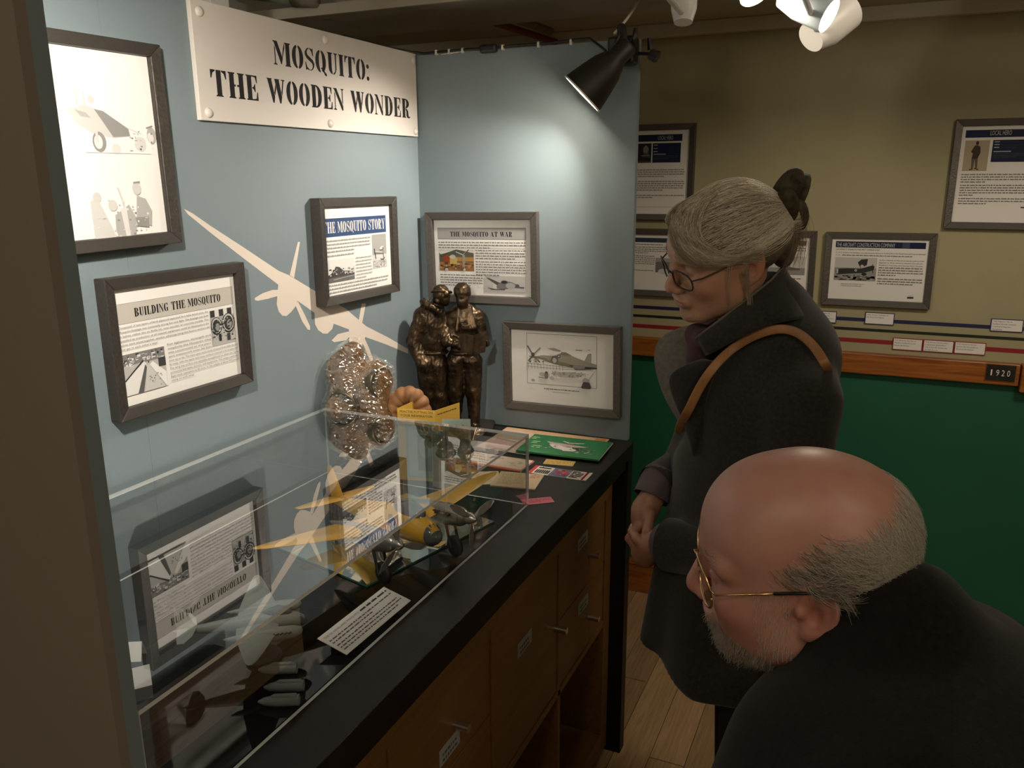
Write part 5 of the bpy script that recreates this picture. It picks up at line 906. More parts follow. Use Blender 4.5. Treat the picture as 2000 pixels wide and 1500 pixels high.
# ================================================================ bronze statuette of two airmen
BRZ = mat('patinated_bronze', (0.062, 0.040, 0.022), 0.36, 0.8, bump=0.5, bscale=120, var=0.5, vscale=30)
sp = at_plane(894, 826, 1, -0.078); STA = empty('airmen_statuette', (sp.x, -0.078, 0.9402)); tag(STA, 'bronze statuette of two airmen studying an open map', 'statuette')
sr = Vector((0.93, 0.36, 0)).normalized(); sn_ = Vector((0.36, -0.93, 0)).normalized(); MS = frame_matrix(sr, Vector((0, 0, 1)), sn_, (0, 0, 0))
k5 = 0.000268
def q(x, y, n=0.0): return ((x-520)*k5, (1450-y)*k5*1.13, n)      # statuette drawing units -> metres
def figA(p):
    d = p.ell(q(388, 205, 0.012), (0.0225, 0.0265, 0.0255)); d = smin(d, p.ell(q(432, 250, 0.020), (0.014, 0.019, 0.015)), 0.008)
    d = smin(d, p.cap(q(360, 260, 0.0), q(330, 330, 0.0), 0.018, 0.022), 0.008)
    d = smin(d, p.tor(q(290, 330, 0.004), 0.027, 0.010, [[0.8, -0.5, 0.2], [0, 0.3, 0.95], [-0.55, -0.8, 0.2]]), 0.006)
    d = smin(d, p.ell(q(280, 480, 0.0), (0.043, 0.052, 0.033)), 0.011); d = smin(d, p.ell(q(290, 640, 0.0), (0.040, 0.050, 0.032)), 0.011)
    d = smin(d, p.cap(q(190, 400, 0.004), q(100, 640, 0.010), 0.024, 0.021), 0.008); d = smin(d, p.cap(q(100, 640, 0.010), q(190, 830, 0.026), 0.021, 0.017), 0.006); d = smin(d, p.ell(q(225, 840, 0.030), (0.014, 0.018, 0.013)), 0.008)
    d = smin(d, p.cap(q(370, 430, -0.002), q(440, 620, 0.020), 0.020, 0.015), 0.008); d = smin(d, p.cap(q(440, 620, 0.020), q(545, 642, 0.034), 0.015, 0.010), 0.008)
    for (dx, dy) in ((0, -8), (14, 2), (22, 14)): d = smin(d, p.cap(q(545, 636+dy, 0.036), q(590+dx, 632+dy, 0.040), 0.0048, 0.0036), 0.004)
    d = smin(d, p.ell(q(270, 800, 0.0), (0.040, 0.034, 0.032)), 0.011)
    d = smin(d, p.cap(q(225, 860, 0.004), q(225, 1130, 0.0), 0.031, 0.024), 0.008); d = smin(d, p.cap(q(225, 1130, 0.0), q(235, 1330, -0.004), 0.025, 0.020), 0.008); d = smin(d, p.cap(q(340, 860, 0.004), q(345, 1130, 0.004), 0.028, 0.024), 0.008); d = smin(d, p.cap(q(345, 1130, 0.004), q(340, 1330, 0.006), 0.024, 0.019), 0.008)
    for x in (235, 340): d = smin(d, p.cap(q(x, 1340, 0.0), q(x, 1410, 0.004), 0.017, 0.016), 0.006); d = smin(d, p.ell(q(x+25, 1425, 0.018), (0.018, 0.010, 0.026)), 0.008)
    d = d+0.0016*vnoise(p.X, p.Y*0.7, p.Z, 300, 11)+0.0007*vnoise(p.X, p.Y, p.Z, 700, 13)+0.0018*np.abs(vnoise(p.X*0.6, p.Y*1.6, p.Z, 110, 12)); d = np.minimum(d, p.tor(q(395, 190, 0.012), 0.026, 0.003, [[1, 0, 0], [0, 0.25, 0.97], [0, -0.97, 0.25]])); d = np.minimum(d, p.sph(q(450, 195, 0.030), 0.0085)); d = np.minimum(d, p.sph(q(360, 262, 0.030), 0.0075)); d = np.minimum(d, p.tor(q(290, 730, 0.0), 0.037, 0.0045, [[1, 0, 0], [0, 0, 1], [0, -1, 0]], 1.0, 0.85))
    return np.maximum(d, -p.Y+0.0005)
def figB(p):
    d = p.ell(q(597, 200, 0.0), (0.0215, 0.0245, 0.0245)); d = smin(d, p.ell(q(600, 265, 0.012), (0.0165, 0.021, 0.015)), 0.008); d = smin(d, p.cap(q(597, 290, -0.004), q(600, 350, -0.008), 0.014, 0.018), 0.006)
    d = smin(d, p.cap(q(600, 235, 0.024), q(602, 262, 0.031), 0.004, 0.005), 0.004); d = np.minimum(d, smax(p.ell(q(597, 195, -0.001), (0.0240, 0.0265, 0.0268)), -(p.Y-q(0, 225)[1])-0.35*(p.Z), 0.002)); d = smax(d, -p.ell(q(600, 245, 0.034), (0.018, 0.006, 0.010)), 0.003)
    d = smin(d, p.ell(q(610, 450, -0.006), (0.047, 0.048, 0.032)), 0.008); d = smin(d, p.ell(q(600, 610, -0.006), (0.040, 0.052, 0.030)), 0.011)
    d = smin(d, p.cap(q(490, 420, -0.006), q(462, 600, 0.004), 0.021, 0.018), 0.008); d = smin(d, p.cap(q(462, 600, 0.004), q(575, 655, 0.036), 0.017, 0.011), 0.006); d = smin(d, p.cap(q(730, 410, -0.006), q(790, 590, 0.0), 0.021, 0.017), 0.008); d = smin(d, p.cap(q(790, 590, 0.0), q(835, 630, 0.034), 0.016, 0.011), 0.006)
    for (x, y) in ((845, 605), (850, 622), (848, 640)): d = smin(d, p.cap(q(x-18, y, 0.040), q(x+2, y, 0.044), 0.0052, 0.0042), 0.003)
    for (x, y) in ((590, 640), (592, 655), (588, 670)): d = smin(d, p.cap(q(x-18, y, 0.040), q(x+4, y, 0.046), 0.0050, 0.0040), 0.003)
    d = smin(d, p.ell(q(595, 770, -0.006), (0.041, 0.036, 0.030)), 0.011)
    d = smin(d, p.cap(q(515, 830, -0.004), q(505, 1090, -0.002), 0.030, 0.024), 0.008); d = smin(d, p.cap(q(505, 1090, -0.002), q(500, 1290, -0.008), 0.024, 0.018), 0.008); d = smin(d, p.cap(q(680, 830, -0.004), q(690, 1090, 0.0), 0.029, 0.022), 0.008); d = smin(d, p.cap(q(690, 1090, 0.0), q(690, 1330, -0.002), 0.022, 0.016), 0.008)
    for (x, y) in ((500, 1300), (690, 1340)): d = smin(d, p.cap(q(x, y, -0.004), q(x, 1415, 0.0), 0.0155, 0.015), 0.006); d = smin(d, p.ell(q(x+22, 1428, 0.018), (0.017, 0.0095, 0.027)), 0.008)
    d = d+0.0016*vnoise(p.X, p.Y*0.7, p.Z, 300, 21)+0.0007*vnoise(p.X, p.Y, p.Z, 700, 23)+0.0018*np.abs(vnoise(p.X*0.6, p.Y*1.6, p.Z, 110, 22))
    for (x0, x1, y1) in ((560, 545, 520), (655, 700, 500), (640, 670, 505), (672, 725, 495)): d = np.minimum(d, p.cap(q(x0, 330, 0.010), q(x1, y1, 0.026), 0.0055, 0.0055))
    d = np.minimum(d, p.box(q(628, 488, 0.030), (0.010, 0.007, 0.005), 0.002)); d = np.minimum(d, p.tor(q(600, 735, -0.006), 0.037, 0.0045, [[1, 0, 0], [0, 0, 1], [0, -1, 0]], 1.0, 0.85))
    return np.maximum(d, -p.Y+0.0005)
lo, hi = (-0.14, -0.004, -0.06), (0.115, 0.425, 0.075)
for nm, fn in (('airman', figA), ('airman', figB)):
    me = sdf_mesh(nm, fn, lo, hi, 0.0021); me.transform(MS); obj(nm, me, BRZ, STA)
mp_ = [(572, 545), (640, 528), (720, 552), (790, 522), (852, 508)]; mb_ = [(600, 705), (650, 692), (705, 722), (770, 700), (836, 690)]; nd = (0.050, 0.058, 0.046, 0.056, 0.048); vs = []
for th in (0.0, 0.0022): vs += [MS @ (Vector(q(*a, n))+Vector((0, 0, th))) for a, n in zip(mp_, nd)]+[MS @ (Vector(q(*a, n+0.012))+Vector((0, 0, th))) for a, n in zip(mb_, nd)]
fs = [(i, i+5, i+6, i+1) for i in range(4)]+[(10+i, 11+i, 16+i, 15+i) for i in range(4)]+[(i, i+1, 11+i, 10+i) for i in range(4)]+[(5+i, 15+i, 16+i, 6+i) for i in range(4)]+[(0, 10, 15, 5), (4, 9, 19, 14)]
MB().add(vs, fs).build('map', BRZ, STA)
MB().prism([(-0.125, -0.045), (0.10, -0.045), (0.10, 0.06), (-0.125, 0.06)], 0, 0.012, MX if False else frame_matrix(sr, sn_*-1, Vector((0, 0, 1)), (0, 0, 0))).build('base', mat('dark_base', (0.02, 0.016, 0.012), 0.5), STA, bevel=0.004)
# ================================================================ people
def joinmesh(name, parts):
    """parts: list of (mesh, matrix, colour function or None) -> one mesh with pigment"""
    V, Q, Cc = [], [], []; n = 0
    for me, M, fn in parts:
        co = np.empty(len(me.vertices)*3, np.float32); me.vertices.foreach_get('co', co); co = co.reshape(-1, 3)
        q = np.empty(len(me.loops), np.int32); me.loops.foreach_get('vertex_index', q); q = q.reshape(-1, 4)
        c = np.ones((len(co), 4), np.float32); c[:, :3] = fn(co)
        A = np.array(M); w_ = co @ A[:3, :3].T+A[:3, 3]
        V.append(w_); Q.append(q+n); Cc.append(c); n += len(co)
    V = np.concatenate(V); Q = np.concatenate(Q); Cc = np.concatenate(Cc)
    me = bpy.data.meshes.new(name); me.vertices.add(len(V)); me.vertices.foreach_set('co', V.astype(np.float32).ravel())
    me.loops.add(len(Q)*4); me.loops.foreach_set('vertex_index', Q.ravel().astype(np.int32)); me.polygons.add(len(Q)); me.polygons.foreach_set('loop_start', np.arange(0, len(Q)*4, 4, dtype=np.int32)); me.update(calc_edges=True)
    me.polygons.foreach_set('use_smooth', [True]*len(Q)); at = me.color_attributes.new('Col', 'FLOAT_COLOR', 'POINT'); at.data.foreach_set('color', Cc.ravel()); return me
def ear(p, s):
    R_ = [[0.90, -0.30*s, 0.15], [-0.15, 0.0, 0.95], [0.35, 0.94*s, 0.0]]
    c = (-0.013, 0.0785*s, 0.005)
    d = p.ell(c, (0.0165, 0.030, 0.0045), R_)
    d = smin(d, p.tor((c[0], c[1]+0.002*s, c[2]), 0.0180, 0.0036, R_, 0.88, 1.55), 0.003)
    d = smin(d, p.tor((c[0]+0.003, c[1]+0.0015*s, c[2]-0.001), 0.0105, 0.0026, R_, 0.85, 1.5), 0.003)
    d = smax(d, -p.ell((-0.0085, 0.0855*s, -0.001), (0.0075, 0.0125, 0.0085), R_), 0.003)
    d = smin(d, p.ell((0.004, 0.078*s, 0.000), (0.005, 0.005, 0.007)), 0.005)
    return smin(d, p.ell((-0.003, 0.0765*s, -0.026), (0.0085, 0.0055, 0.010)), 0.006)
def head_fn(age=0.0, man=False):
    def f(p):
        d = p.ell((-0.006, 0, 0.046 if man else 0.040), (0.098, 0.0755, 0.084 if man else 0.076)); d = smin(d, p.ell((-0.050, 0, 0.030), (0.056, 0.066, 0.066)), 0.03)
        d = smin(d, p.ell((0.040, 0, 0.045), (0.052, 0.060, 0.060)), 0.03)
        d = smin(d, p.ell((0.036, 0, -0.024), (0.054, 0.058, 0.078)), 0.03); d = smin(d, p.ell((0.030, 0, -0.066), (0.050, 0.049, 0.034)), 0.025)
        d = smin(d, p.ell((0.076, 0, -0.094), (0.017, 0.020, 0.017)), 0.022)
        for s in (1, -1):
            d = smin(d, p.ell((0.060, 0.043*s, -0.020), (0.026, 0.022, 0.022)), 0.022)
            d = smin(d, p.cap((0.088, 0.012*s, 0.030), (0.072, 0.050*s, 0.028), 0.0105, 0.010), 0.014)
            d = smin(d, p.cap((0.020, 0.060*s, -0.052), (0.062, 0.026*s, -0.088), 0.016, 0.014), 0.022)
            d = smax(d, -p.ell((0.100, 0.031*s, 0.008), (0.018, 0.017, 0.0115)), 0.012)
            d = smin(d, p.sph((0.0755, 0.031*s, 0.008), 0.0128), 0.002)
            lid = smax(p.sph((0.0755, 0.031*s, 0.008), 0.0142), 0.0058-(p.Z+0.30*(0.09-p.X)), 0.002); d = smin(d, lid, 0.002)
            d = smin(d, smax(p.sph((0.0755, 0.031*s, 0.008), 0.0138), (p.Z-0.002), 0.002), 0.003)
            d = smin(d, p.ell((0.098, 0.0125*s, -0.034), (0.010, 0.0075, 0.0075)), 0.006)
            d = smax(d, -p.ell((0.102, 0.0065*s, -0.0425), (0.006, 0.0035, 0.004)), 0.003)
            d = smin(d, p.ell((0.016, 0.050*s, -0.032), (0.040, 0.022, 0.048)), 0.03)
            d = smin(d, ear(p, s), 0.004)
            if man: d = smin(d, p.ell((0.058, 0.034*s, -0.048), (0.022, 0.018, 0.026)), 0.02)
        d = smin(d, p.cap((0.090, 0, 0.020), (0.108, 0, -0.022), 0.0075, 0.0095), 0.010); d = smin(d, p.ell((0.108, 0, -0.030), (0.0115, 0.0115, 0.0105)), 0.006)
        d = smin(d, p.ell((0.088, 0, -0.060), (0.013, 0.026, 0.014)), 0.012)
        d = smin(d, p.ell((0.0965, 0, -0.0555), (0.0070, 0.021, 0.0048)), 0.004); d = smin(d, p.ell((0.0945, 0, -0.0665), (0.0070, 0.018, 0.0055)), 0.004)
        d = smax(d, -p.cap((0.1005, -0.018, -0.0610), (0.1005, 0.018, -0.0610), 0.0022), 0.003)
        d = smin(d, p.cap((-0.020, 0, -0.050), (-0.045, 0, -0.150), 0.055, 0.054), 0.03)
        if man: d = smin(d, p.ell((0.035, 0, -0.098), (0.040, 0.036, 0.024)), 0.02)
        return d
    return f
def skin_cols(base, red, pale=1.0, lips=(0.30, 0.085, 0.075)):
    base = np.array(base); red = np.array(red)
    def fn(co):
        x, y, z = co[:, 0], co[:, 1], co[:, 2]; c = np.tile(base, (len(co), 1))
        def mixin(w_, col): c[:] = c*(1-w_[:, None])+np.array(col)*w_[:, None]
        g = lambda cx_, cy_, cz_, r: np.exp(-((x-cx_)**2+(np.abs(y)-cy_)**2+(z-cz_)**2)/(r*r))
        mixin(0.8*g(0.06, 0.05, -0.03, 0.026), red); mixin(0.8*g(0.112, 0.0, -0.032, 0.018), red); mixin(0.7*g(-0.012, 0.082, 0.004, 0.026), red)
        lp = np.exp(-((z+0.061)/0.0085)**2)*np.exp(-(y/0.020)**4)*(x > 0.088); mixin(0.75*lp, lips)
        mixin(0.35*np.clip(vnoise(x, y, z, 90, 4), 0, 1), base*0.72); mixin(0.30*np.clip(vnoise(x, y, z, 160, 14), 0, 1), red*0.95)
        eye = (np.sqrt((x-0.0755)**2+(np.abs(y)-0.031)**2+(z-0.008)**2) < 0.0132) & (x > 0.078); mixin(eye*0.8, (0.45, 0.40, 0.36))
        return c
    return fn
SKIN = vcol('skin', 0.42, 0.5, bump=0.12)
def pose(fwd, left, up, loc, sc): return Matrix.Translation(loc) @ Matrix((fwd, left, up)).transposed().to_4x4() @ Matrix.Scale(sc, 4)
def surf_pts(me, pred, n, seed):
    co = np.empty(len(me.vertices)*3, np.float32); me.vertices.foreach_get('co', co); co = co.reshape(-1, 3)
    no = np.empty(len(me.vertices)*3, np.float32); me.vertex_normals.foreach_get('vector', no); no = no.reshape(-1, 3)
    k = np.where(pred(co[:, 0], co[:, 1], co[:, 2]))[0]; r = np.random.RandomState(seed); k = r.choice(k, n); j = r.normal(size=(n, 3))*0.0010
    return co[k]+j, no[k], r
def grow(p, nrm, comb, L, lift, r, seg=6, curl=0.0):
    """hairs growing from p, combed along comb (per hair), lifted off the skin"""
    comb = comb-nrm*np.sum(comb*nrm, 1, keepdims=True); comb /= np.linalg.norm(comb, axis=1, keepdims=True)+1e-9
    rv = r.normal(size=p.shape)*0.20; d = comb+rv; d = d-nrm*np.sum(d*nrm, 1, keepdims=True); d /= np.linalg.norm(d, axis=1, keepdims=True); d = d+nrm*lift*r.rand(len(p), 1)*1.6
    Ls = (L*(0.6+0.8*r.rand(len(p))))[:, None]; path = []
    cen = np.array([-0.01, 0, 0.03])
    for i in range(seg):
        t = i/(seg-1); q = p+d*Ls*t-nrm*((Ls*t)**2/0.17)+np.cross(d, nrm)*Ls*curl*math.sin(t*3.0); path.append(q)
    return np.stack(path, 1)
def xf(paths, M): A = np.array(M); return paths @ A[:3, :3].T+A[:3, 3]
def spec_tube(paths, r, name, m, par, M):
    mb = MB()
    for pts in paths: mb.tube([M @ Vector(p) for p in pts], r, 8)
    return mb.build(name, m, par, smooth=True)
def lens_outline(cx_, cy_, cz_, w_, h_, sq, wrap, s, n=28, tilt=0.0):
    out = []
    for k in range(n+1):
        a = 2*math.pi*k/n; c, sn = math.cos(a), math.sin(a); yy = math.copysign(abs(c)**sq, c)*w_/2; zz = math.copysign(abs(sn)**sq, sn)*h_/2
        out.append((cx_-wrap*(cy_+yy)**2+tilt*zz, s*(cy_+yy), cz_+zz))
    return out
def spectacles(par, M, col, r, cx_, cy_, cz_, w_, h_, sq, wrap, hinge, eartop, tipm, tilt=0.12, name='spectacles'):
    g = empty(name); g.parent = par
    for s in (1, -1):
        o = lens_outline(cx_, cy_, cz_, w_, h_, sq, wrap, s, tilt=tilt); spec_tube([o], r, 'rim', col, g, M)
        ctr = [sum(q_[i] for q_ in o[:-1])/(len(o)-1) for i in range(3)]
        MB().add([M @ Vector(q_) for q_ in o[:-1]]+[M @ Vector(ctr)], [(i, (i+1) % (len(o)-1), len(o)-1) for i in range(len(o)-1)]).build('lens', clear('spectacle_glass', (0.93, 0.94, 0.92), 1.5), g, smooth=True)
        h0 = (hinge[0], s*hinge[1], hinge[2]); h1 = (cx_-wrap*(cy_+w_/2)**2, s*(cy_+w_/2), cz_+h_*0.18)
        e = (eartop[0], s*eartop[1], eartop[2]); mid = tuple(a_*0.7+b_*0.3 for a_, b_ in zip(h0, e))
        spec_tube([[h1, h0, mid, (mid[0]*0.55+e[0]*0.45, mid[1]*0.5+e[1]*0.5, mid[2]*0.5+e[2]*0.5)]], r*0.9, 'temple', col, g, M)
        spec_tube([[(mid[0]*0.55+e[0]*0.45, mid[1]*0.5+e[1]*0.5, mid[2]*0.5+e[2]*0.5), e, (e[0]-0.014, e[1]*1.0, e[2]-0.006), (e[0]-0.026, e[1]*0.985, e[2]-0.024)]], r*1.35, 'temple_tip', tipm, g, M)
    b0 = (cx_-wrap*(cy_-w_/2)**2, cy_-w_/2, cz_+h_*0.15)
    spec_tube([[b0, (b0[0]+0.004, 0, b0[2]+0.004), (b0[0], -b0[1], b0[2])]], r, 'bridge', col, g, M)
    return g
def cloth(name, A, B, m, par, th=0.005, n=10, bulge=0.0, bdir=None):
    """a thick lapping piece of cloth between two edge curves (lists of points)"""
    A = [Vector(a) for a in A]; B = [Vector(b) for b in B]; k = len(A); vs = []; fs = []
    for i in range(k):
        for j in range(n+1):
            t = j/n; p = A[i].lerp(B[i], t)
            if bulge: p = p+Vector(bdir)*bulge*math.sin(t*math.pi)
            vs.append(p)
    for i in range(k-1):
        for j in range(n): a = i*(n+1)+j; fs.append((a, a+1, a+n+2, a+n+1))
    o = MB().add(vs, fs).build(name, m, par, smooth=True); s = o.modifiers.new('solid', 'SOLIDIFY'); s.thickness = th; s.offset = 0
    ss = o.modifiers.new('sub', 'SUBSURF'); ss.levels = 1; ss.render_levels = 1; return o
def on_ray(fn, u, v, d0, d1, lift=0.004):
    """first point of an implicit body along a sight line, lifted a little off its surface"""
    r_ = ray(u, v); ts = np.linspace(d0, d1, 400); P_ = np.array([list(CAM+r_*float(t)) for t in ts]); dd = fn(P3(P_[:, 0], P_[:, 1], P_[:, 2])); k = np.where(dd < lift)[0]
    return CAM+r_*float(ts[k[0]] if len(k) else d1)
def localize(fn, org, R_, N_):
    """wrap a body written in (right, towards viewer, height) so it reads world points"""
    def g(p):
        x, y = p.X-org[0], p.Y-org[1]; return fn(P3(R_[0]*x+R_[1]*y, N_[0]*x+N_[1]*y, p.Z))
    return g

# ---------------------------------------------------------------- visitor in the charcoal coat
WOM = empty('person', (1.0, -0.46, 0)); tag(WOM, 'standing visitor in charcoal wool coat with clipped grey hair, looking into the case', 'person')
WI = Matrix.Translation((-1.0, 0.46, 0))
WM = WI @ pose(Vector((-0.762, -0.588, -0.271)).normalized(), Vector((0.646, -0.719, -0.258)), Vector((-0.043, -0.372, 0.927)), (0.9196, -0.519, 1.4786), 0.97)
whead = sdf_mesh('head', head_fn(), (-0.115, -0.10, -0.17), (0.13, 0.10, 0.14), 0.0024)
WR, WN_ = (0.994, 0.113), (0.113, -0.994)
RM = Matrix(((WR[0], WN_[0], 0), (WR[1], WN_[1], 0), (0, 0, 1)))      # (r, n, z) -> world axes
RM4 = RM.to_4x4()
def under(p):
    d = p.cap((0.0, 0.0, 1.20), (-0.02, 0.0, 0.85), 0.085, 0.10); d = smin(d, p.cap((-0.01, 0.0, 1.25), (-0.03, 0.01, 1.38), 0.05, 0.05), 0.05)
    d = smin(d, p.cap((0.07, 0.12, 1.22), (0.03, 0.19, 0.96), 0.042, 0.036), 0.03); d = smin(d, p.cap((0.03, 0.19, 0.96), (-0.16, 0.11, 0.955), 0.036, 0.026), 0.02)
    d = smin(d, p.cap((-0.08, -0.12, 1.22), (-0.12, -0.07, 1.03), 0.042, 0.036), 0.03); d = smin(d, p.cap((-0.12, -0.07, 1.03), (-0.195, 0.03, 1.010), 0.036, 0.026), 0.02)
    for s in (0.09, -0.09): d = smin(d, p.cap((0.02, s, 0.85), (0.03, s, 0.06), 0.07, 0.04), 0.03)
    return d
def hands(p):
    # right hand (farther): from the cuff down, knuckles to the left; left hand (nearer): closed around it
    d = p.cap((-0.193, 0.035, 1.012), (-0.206, 0.045, 0.985), 0.025, 0.026); d = smin(d, p.ell((-0.212, 0.055, 0.968), (0.022, 0.026, 0.036)), 0.014)
    for i, (n_, z_) in enumerate(((0.030, 0.950), (0.046, 0.946), (0.062, 0.944), (0.077, 0.948))):
        d = smin(d, p.cap((-0.214, n_, z_+0.012), (-0.232, n_+0.004, z_-0.016), 0.0090, 0.0085), 0.005); d = smin(d, p.cap((-0.232, n_+0.004, z_-0.016), (-0.212, n_+0.012, z_-0.042), 0.0085, 0.0075), 0.004)
    d = smin(d, p.cap((-0.196, 0.070, 0.985), (-0.196, 0.092, 0.958), 0.0105, 0.0095), 0.007); d = smin(d, p.cap((-0.196, 0.092, 0.958), (-0.204, 0.098, 0.934), 0.0095, 0.0080), 0.004)
    e = p.cap((-0.165, 0.108, 0.948), (-0.186, 0.098, 0.930), 0.026, 0.027); e = smin(e, p.ell((-0.200, 0.085, 0.912), (0.028, 0.026, 0.034)), 0.014)
    for i, (n_, z_) in enumerate(((0.100, 0.928), (0.094, 0.912), (0.086, 0.897), (0.076, 0.884))):
        e = smin(e, p.cap((-0.204, n_, z_), (-0.226+0.004*i, n_-0.026, z_-0.004), 0.0088, 0.0082), 0.004); e = smin(e, p.cap((-0.226+0.004*i, n_-0.026, z_-0.004), (-0.222+0.006*i, n_-0.056, z_+0.004), 0.0082, 0.0072), 0.004)
    e = smin(e, p.cap((-0.190, 0.108, 0.928), (-0.214, 0.106, 0.944), 0.0105, 0.0095), 0.006); e = smin(e, p.cap((-0.214, 0.106, 0.944), (-0.228, 0.086, 0.950), 0.0095, 0.0080), 0.004)
    return np.minimum(d, e)
wsk = skin_cols((0.46, 0.255, 0.165), (0.50, 0.21, 0.135))
flat_skin = lambda c: (lambda co: np.tile(np.array(c), (len(co), 1)))
body = joinmesh('body', [(whead, WM, wsk), (sdf_mesh('u', under, (-0.28, -0.25, 0.0), (0.2, 0.3, 1.42), 0.012), RM4, flat_skin((0.44, 0.25, 0.16))), (sdf_mesh('h', hands, (-0.26, 0.0, 0.84), (-0.13, 0.14, 1.05), 0.0024), RM4, flat_skin((0.40, 0.20, 0.13)))])
obj('body', body, SKIN, WOM)
def coat_l(p):
    X, Y, Z = p.X, p.Y, p.Z
    d = p.ell((-0.015, 0.0, 1.14), (0.125, 0.175, 0.20)); d = smin(d, p.cap((0.058, 0.120, 1.250), (-0.085, -0.130, 1.250), 0.062), 0.06)
    d = smin(d, p.cap((0.012, 0.01, 1.30), (-0.005, 0.0, 1.375), 0.085, 0.072), 0.05); d = smin(d, p.ell((0.035, 0.03, 1.30), (0.085, 0.10, 0.09)), 0.05)
    t = np.clip((1.06-Z)/0.40, 0, 1.2); rr_ = np.sqrt(((X+0.020-0.005*t)/(0.140+0.055*t))**2+((Y-0.03*t)/(0.165+0.075*t))**2)
    fold = 0.010*t*np.sin(7*np.arctan2(Y, X+0.05)+2.0)
    sk = (rr_-1)*0.15-fold; sk = smax(sk, Z-1.10, 0.05); sk = smax(sk, 0.715-Z, 0.012); d = smin(d, sk, 0.05)
    arm = smin(p.cap((0.062, 0.140, 1.232), (0.045, 0.205, 0.985), 0.062, 0.056), p.cap((0.045, 0.205, 0.985), (-0.108, 0.146, 0.957), 0.056, 0.046), 0.03)
    arm2 = smin(p.cap((-0.085, -0.135, 1.235), (-0.128, -0.070, 1.045), 0.060, 0.052), p.cap((-0.128, -0.070, 1.045), (-0.168, -0.012, 1.034), 0.050, 0.038), 0.03)
    d = smin(d, arm, 0.025); d = smin(d, arm2, 0.02)
    d = d+0.0055*vnoise(X, Y, Z*0.4, 34, 31)*np.clip((1.30-Z)*4, 0, 1)
    d = smax(d, -p.cap((-0.040, 0.010, 1.36), (-0.16, 0.05, 1.24), 0.045, 0.03), 0.012)
    return d
WOOL = mat('charcoal_wool', (0.022, 0.020, 0.0175), 0.98, bump=0.2, bscale=900, var=0.25, vscale=160, spec=0.1, sheen=0.2); WOOLF = mat('lit_wool_facing', (0.145, 0.125, 0.105), 0.95, bump=0.5, bscale=500, var=0.15, vscale=100, spec=0.2)  # facing: grey underside; the light it catches is put into the colour too
cm = sdf_mesh('coat', coat_l, (-0.33, -0.30, 0.64), (0.24, 0.31, 1.47), 0.0075); cm.transform(RM4); obj('coat', cm, WOOL, WOM)
coat_w = localize(coat_l, (1.0, -0.46), WR, WN_)
def wp(u, v, n):          # sight line -> point n metres nearer than the body's middle plane, in the person's frame
    d_ = ray(u, v); N3 = Vector((*WN_, 0)); t = ((Vector((1.0, -0.46, 0))+N3*n-CAM).dot(N3))/d_.dot(N3); return WI @ (CAM+d_*t)
cloth('collar', [wp(1512, 500, -0.06), wp(1534, 516, -0.01), wp(1505, 548, 0.055), wp(1462, 582, 0.092), wp(1410, 622, 0.105), wp(1358, 661, 0.100)], [wp(1560, 596, -0.08), wp(1600, 616, -0.01), wp(1580, 622, 0.085), wp(1520, 628, 0.135), wp(1448, 656, 0.138), wp(1376, 700, 0.112)], WOOL, WOM, 0.006, 8, 0.006, (0, -1, 0.3))
cloth('lapel', [wp(1376, 700, 0.112), wp(1340, 712, 0.110), wp(1310, 726, 0.108), wp(1304, 744, 0.106), wp(1312, 772, 0.106), wp(1326, 803, 0.106), wp(1345, 850, 0.112), wp(1352, 890, 0.118)], [wp(1412, 704, 0.128), wp(1404, 716, 0.128), wp(1398, 730, 0.128), wp(1390, 748, 0.126), wp(1382, 775, 0.124), wp(1376, 808, 0.122), wp(1370, 850, 0.120), wp(1362, 890, 0.120)], WOOL, WOM, 0.006, 8, 0.008, (0, -1, 0))
cloth('lapel', [wp(1352, 634, -0.050), wp(1312, 645, -0.050), wp(1284, 662, -0.050), wp(1275, 690, -0.046), wp(1280, 725, -0.036), wp(1293, 768, -0.020), wp(1312, 800, 0.0), wp(1332, 832, 0.03)], [wp(1378, 640, -0.020), wp(1374, 660, -0.010), wp(1370, 685, 0.0), wp(1368, 710, 0.01), wp(1366, 735, 0.02), wp(1364, 770, 0.03), wp(1362, 805, 0.045), wp(1360, 840, 0.06)], WOOLF, WOM, 0.006, 8, 0.010, (0, -1, 0))
ed_ = [wp(1534, 516, -0.012), wp(1505, 548, 0.056), wp(1462, 582, 0.094), wp(1410, 622, 0.107), wp(1358, 661, 0.102)]; MB().tube(ed_, 0.0022, 8).build('collar_edge', WOOLF, WOM, smooth=True)
def scarf(p):
    d = p.tor((-0.075, 0.02, 1.345), 0.062, 0.020, [[1, 0, 0.35], [0, 1, 0], [-0.35, 0, 1]], 0.9, 1.1); d = smin(d, p.cap((-0.125, 0.03, 1.33), (-0.115, 0.06, 1.25), 0.022, 0.020), 0.02); return d+0.006*vnoise(p.X, p.Y, p.Z, 60, 17)
sm_ = sdf_mesh('scarf', scarf, (-0.20, -0.10, 1.21), (0.03, 0.14, 1.42), 0.005); sm_.transform(RM4); obj('scarf', sm_, mat('plum_scarf', (0.060, 0.022, 0.028), 0.9, var=0.3, vscale=30, bump=0.4), WOM)
def legs(p):
    d = p.cap((0.03, 0.085, 0.80), (0.04, 0.085, 0.09), 0.085, 0.060); d = np.minimum(d, p.cap((0.01, -0.09, 0.80), (0.02, -0.09, 0.09), 0.085, 0.060)); return smax(d, 0.07-p.Z, 0.01)
lm_ = sdf_mesh('trousers', legs, (-0.10, -0.2, 0.05), (0.16, 0.2, 0.9), 0.012); lm_.transform(RM4); obj('trousers', lm_, mat('black_cloth', (0.010, 0.009, 0.009), 0.9), WOM)
